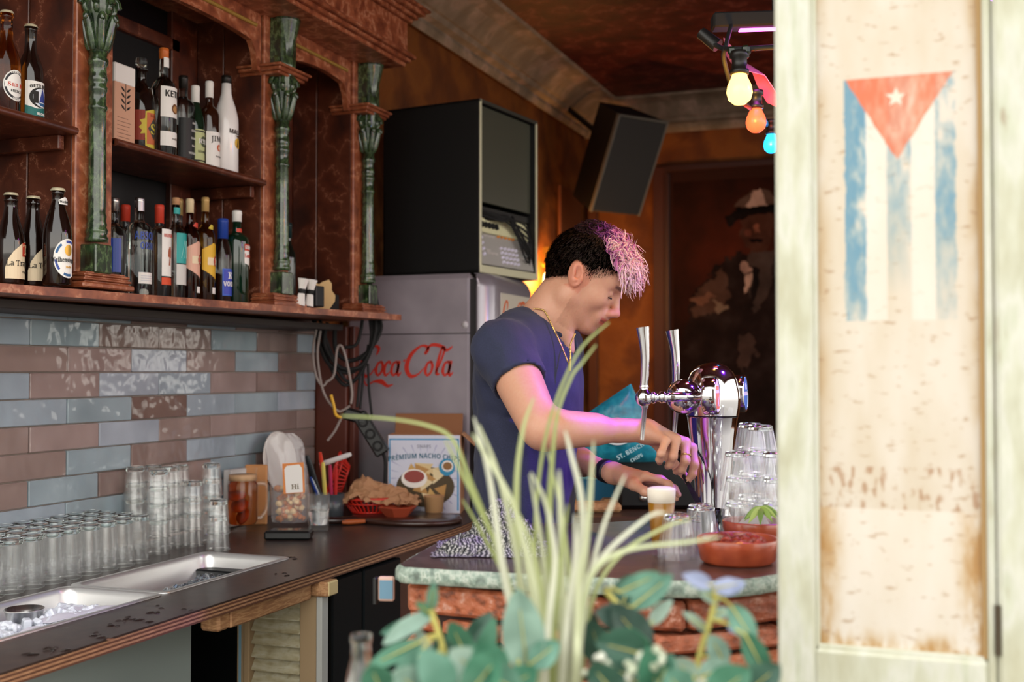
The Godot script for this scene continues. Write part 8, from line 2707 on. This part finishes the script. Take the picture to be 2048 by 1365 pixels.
	for c in tones:
		var m := textured(noise_tex(noise(0.02, FastNoiseLite.TYPE_SIMPLEX_SMOOTH, 3, 180 + lm.size()), [[0.0, hx(c).darkened(0.2)], [1.0, hx(c).lightened(0.12)]], 64), Vector3(12, 12, 12), 0.45)
		m.backlight_enabled = true; m.backlight = hx(c).darkened(0.6)
		lm.append(m)
	var sets := [
		["leafy_plant", "grey-green leafy plant with drooping teal leaves in front of the brick corner", [[845, 1395], [890, 1330], [862, 1222]], [
			[862, 1222, 868, 1165, 26, 1.2, 1], [862, 1230, 832, 1205, 24, 1.2, 2], [868, 1228, 765, 1290, 40, 1.22, 0], [850, 1240, 762, 1268, 30, 1.24, 1], [840, 1285, 735, 1335, 44, 1.18, 2], [845, 1300, 790, 1385, 62, 1.16, 1], [860, 1345, 760, 1372, 60, 1.12, 4], [890, 1335, 925, 1250, 40, 1.26, 3], [872, 1330, 830, 1250, 28, 1.22, 4]]],
		["leafy_plant", "broad-leaved green plant with the biggest glossy leaves beside the grass tuft", [[960, 1420], [1000, 1330], [1040, 1290]], [
			[1055, 1345, 1035, 1178, 96, 1.14, 0], [1060, 1330, 1118, 1285, 60, 1.13, 1], [1000, 1345, 880, 1320, 80, 1.1, 2], [985, 1375, 900, 1300, 90, 1.08, 4], [1010, 1375, 950, 1290, 100, 1.07, 2], [1040, 1385, 965, 1345, 80, 1.05, 1], [960, 1345, 990, 1235, 46, 1.24, 2], [930, 1300, 985, 1225, 44, 1.28, 3], [1000, 1385, 1075, 1340, 80, 1.06, 2], [900, 1395, 840, 1300, 90, 1.05, 1], [930, 1400, 1000, 1310, 110, 1.04, 2], [860, 1400, 790, 1345, 90, 1.04, 0], [770, 1400, 740, 1330, 80, 1.06, 2], [825, 1410, 865, 1300, 84, 1.07, 1], [905, 1340, 870, 1270, 50, 1.2, 3], [940, 1330, 900, 1245, 60, 1.22, 2]]],
		["eucalyptus_sprig", "upright eucalyptus sprig with dark green and greyish round leaves in the middle of the ledge", [[1290, 1420], [1290, 1320], [1265, 1250], [1210, 1180]], [
			[1270, 1250, 1190, 1225, 66, 1.2, 6], [1240, 1230, 1262, 1150, 70, 1.22, 3], [1300, 1290, 1215, 1300, 66, 1.17, 2], [1290, 1330, 1255, 1255, 62, 1.18, 2], [1265, 1215, 1345, 1150, 52, 1.2, 1], [1240, 1185, 1320, 1148, 44, 1.14, 1], [1300, 1250, 1345, 1200, 34, 1.2, 4], [1180, 1290, 1165, 1215, 60, 1.3, 6], [1285, 1375, 1220, 1330, 70, 1.12, 3], [1290, 1310, 1190, 1285, 90, 1.15, 3], [1300, 1300, 1225, 1215, 84, 1.19, 6], [1320, 1390, 1290, 1300, 80, 1.1, 2], [1240, 1400, 1180, 1330, 80, 1.08, 3], [1300, 1405, 1345, 1310, 76, 1.09, 1], [1205, 1330, 1180, 1240, 70, 1.24, 3]]],
		["eucalyptus_sprig", "eucalyptus sprig with yellow stems and violet-tinted leaves next to the painted shutter", [[1390, 1430], [1395, 1330], [1425, 1225], [1430, 1178]], [
			[1428, 1178, 1490, 1165, 44, 1.16, 5], [1424, 1172, 1365, 1150, 34, 1.16, 5], [1415, 1262, 1365, 1225, 26, 1.2, 4], [1455, 1250, 1500, 1260, 34, 1.2, 5], [1420, 1230, 1462, 1222, 26, 1.2, 0], [1462, 1212, 1512, 1290, 52, 1.17, 1], [1490, 1270, 1540, 1365, 54, 1.15, 2], [1400, 1355, 1465, 1330, 60, 1.14, 0], [1392, 1365, 1350, 1320, 54, 1.14, 4], [1440, 1200, 1400, 1185, 30, 1.2, 4], [1420, 1400, 1500, 1340, 90, 1.08, 2], [1480, 1400, 1560, 1330, 80, 1.1, 3], [1380, 1400, 1330, 1345, 80, 1.07, 1], [1450, 1330, 1420, 1270, 50, 1.18, 0]]]]
	for sdef in sets:
		var d0 := 1.18
		var base := deep(sdef[2][0][0], sdef[2][0][1], d0); base.y = 0.964
		t = thing(sdef[0], sdef[1], "plant", base, 0.0, "leafy plants along the ledge")
		var stem := [base]
		for p in sdef[2]: stem.append(deep(p[0], p[1], d0 + 0.02))
		if stem[1].y < base.y + 0.02: stem.remove_at(1)
		st = sm()
		var cp := curve_points(stem, 6)
		for i in cp.size(): cp[i] -= base
		tube(st, cp, 0.0032, 7)
		var stem_mat := mat(hx("b0a85a"), 0.6)
		mesh("stem", st, stem_mat, t)
		for q in sdef[3]:
			var a := deep(q[0], q[1], q[5]); var b := deep(q[2], q[3], q[5] - 0.02 + 0.03 * r.randf())
			var near: Vector3 = cp[0] + base
			for v in cp:
				if (v + base).distance_to(a) < near.distance_to(a): near = v + base
			st = sm()
			var see := (cam.position - a).normalized()
			leaf_shape(st, a - base, b - base, q[4] * q[5] / FOCAL, (see + Vector3(r.randf_range(-0.35, 0.35), r.randf_range(0.1, 0.7), 0)).normalized(), r.randf_range(0.1, 0.5), r.randf_range(-0.05, 0.14))
			var lf := mesh("leaf", st, lm[q[6]], t)
			st = sm()
			tube(st, [near - base, (near.lerp(a, 0.5) + Vector3(0, 0.003, 0)) - base, a - base, a.lerp(b, 0.75) - base], [0.0018, 0.0016, 0.0012, 0.0004], 6)
			mesh("petiole", st, stem_mat, lf)
	# white blossom
	for kk in 2:
		var c := deep([1245, 1355][kk], [1352, 1372][kk], 1.1)
		var base := c; base.y = 0.964
		t = thing("white_blossom", ["cluster of small white buds at the foot of the dark eucalyptus leaves", "second cluster of small white buds below the yellow stems"][kk], "flower", base, 0.0, "white blossom on the ledge")
		st = sm()
		for j in 5: tube(st, curve_points([Vector3(0.01 * j - 0.02, 0, 0), (c - base) * 0.6 + Vector3(0.012 * (j - 2), 0, 0), (c - base) + Vector3(0.018 * (j - 2), -0.012, 0)], 4), 0.0012, 5)
		mesh("stem", st, mat(hx("8a9a6a"), 0.6), t)
		for j in 26:
			st = sm(1)
			var p := (c - base) + Vector3(r.randf_range(-0.042, 0.042), r.randf_range(-0.026, 0.024), r.randf_range(-0.02, 0.02))
			var rr := r.randf_range(0.0032, 0.0056)
			lathe(st, [[0.0, -rr * 1.6], [rr * 0.8, -rr * 0.8], [rr, 0.0], [rr * 0.6, rr], [0.0, rr * 1.3]], 8, Transform3D(Basis.from_euler(Vector3(r.randf_range(-1, 1), r.randf() * 3, r.randf_range(-1, 1))), p))
			mesh("bud", st, mat(hx(["b4b8a2", "9ea58c", "c2c3b4"][j % 3]), 0.5), t)
	# bottle at the corner
	var bp := deep(722, 1320, 1.36)
	t = thing("glass_bottle", "clear twisted-neck glass bottle standing on the ledge before the black cooler", "bottle", Vector3(bp.x, 0.9005, bp.z))
	var top := deep(722, 1266, 1.36).y - 0.9005
	st = sm()
	lathe(st, [[0.0, 0.0], [0.026, 0.0], [0.029, 0.004], [0.029, top - 0.115], [0.026, top - 0.09], [0.0175, top - 0.055], [0.0118, top - 0.03], [0.0112, top - 0.012], [0.0126, top - 0.011], [0.0126, top - 0.004], [0.0112, top - 0.001], [0.009, top - 0.001], [0.0088, top - 0.03], [0.0145, top - 0.055], [0.023, top - 0.09], [0.026, top - 0.115], [0.026, 0.006], [0.0, 0.006]], 48, Transform3D(), 1, 0.03, 12)
	mesh("glass", st, M.clear_solid, t)
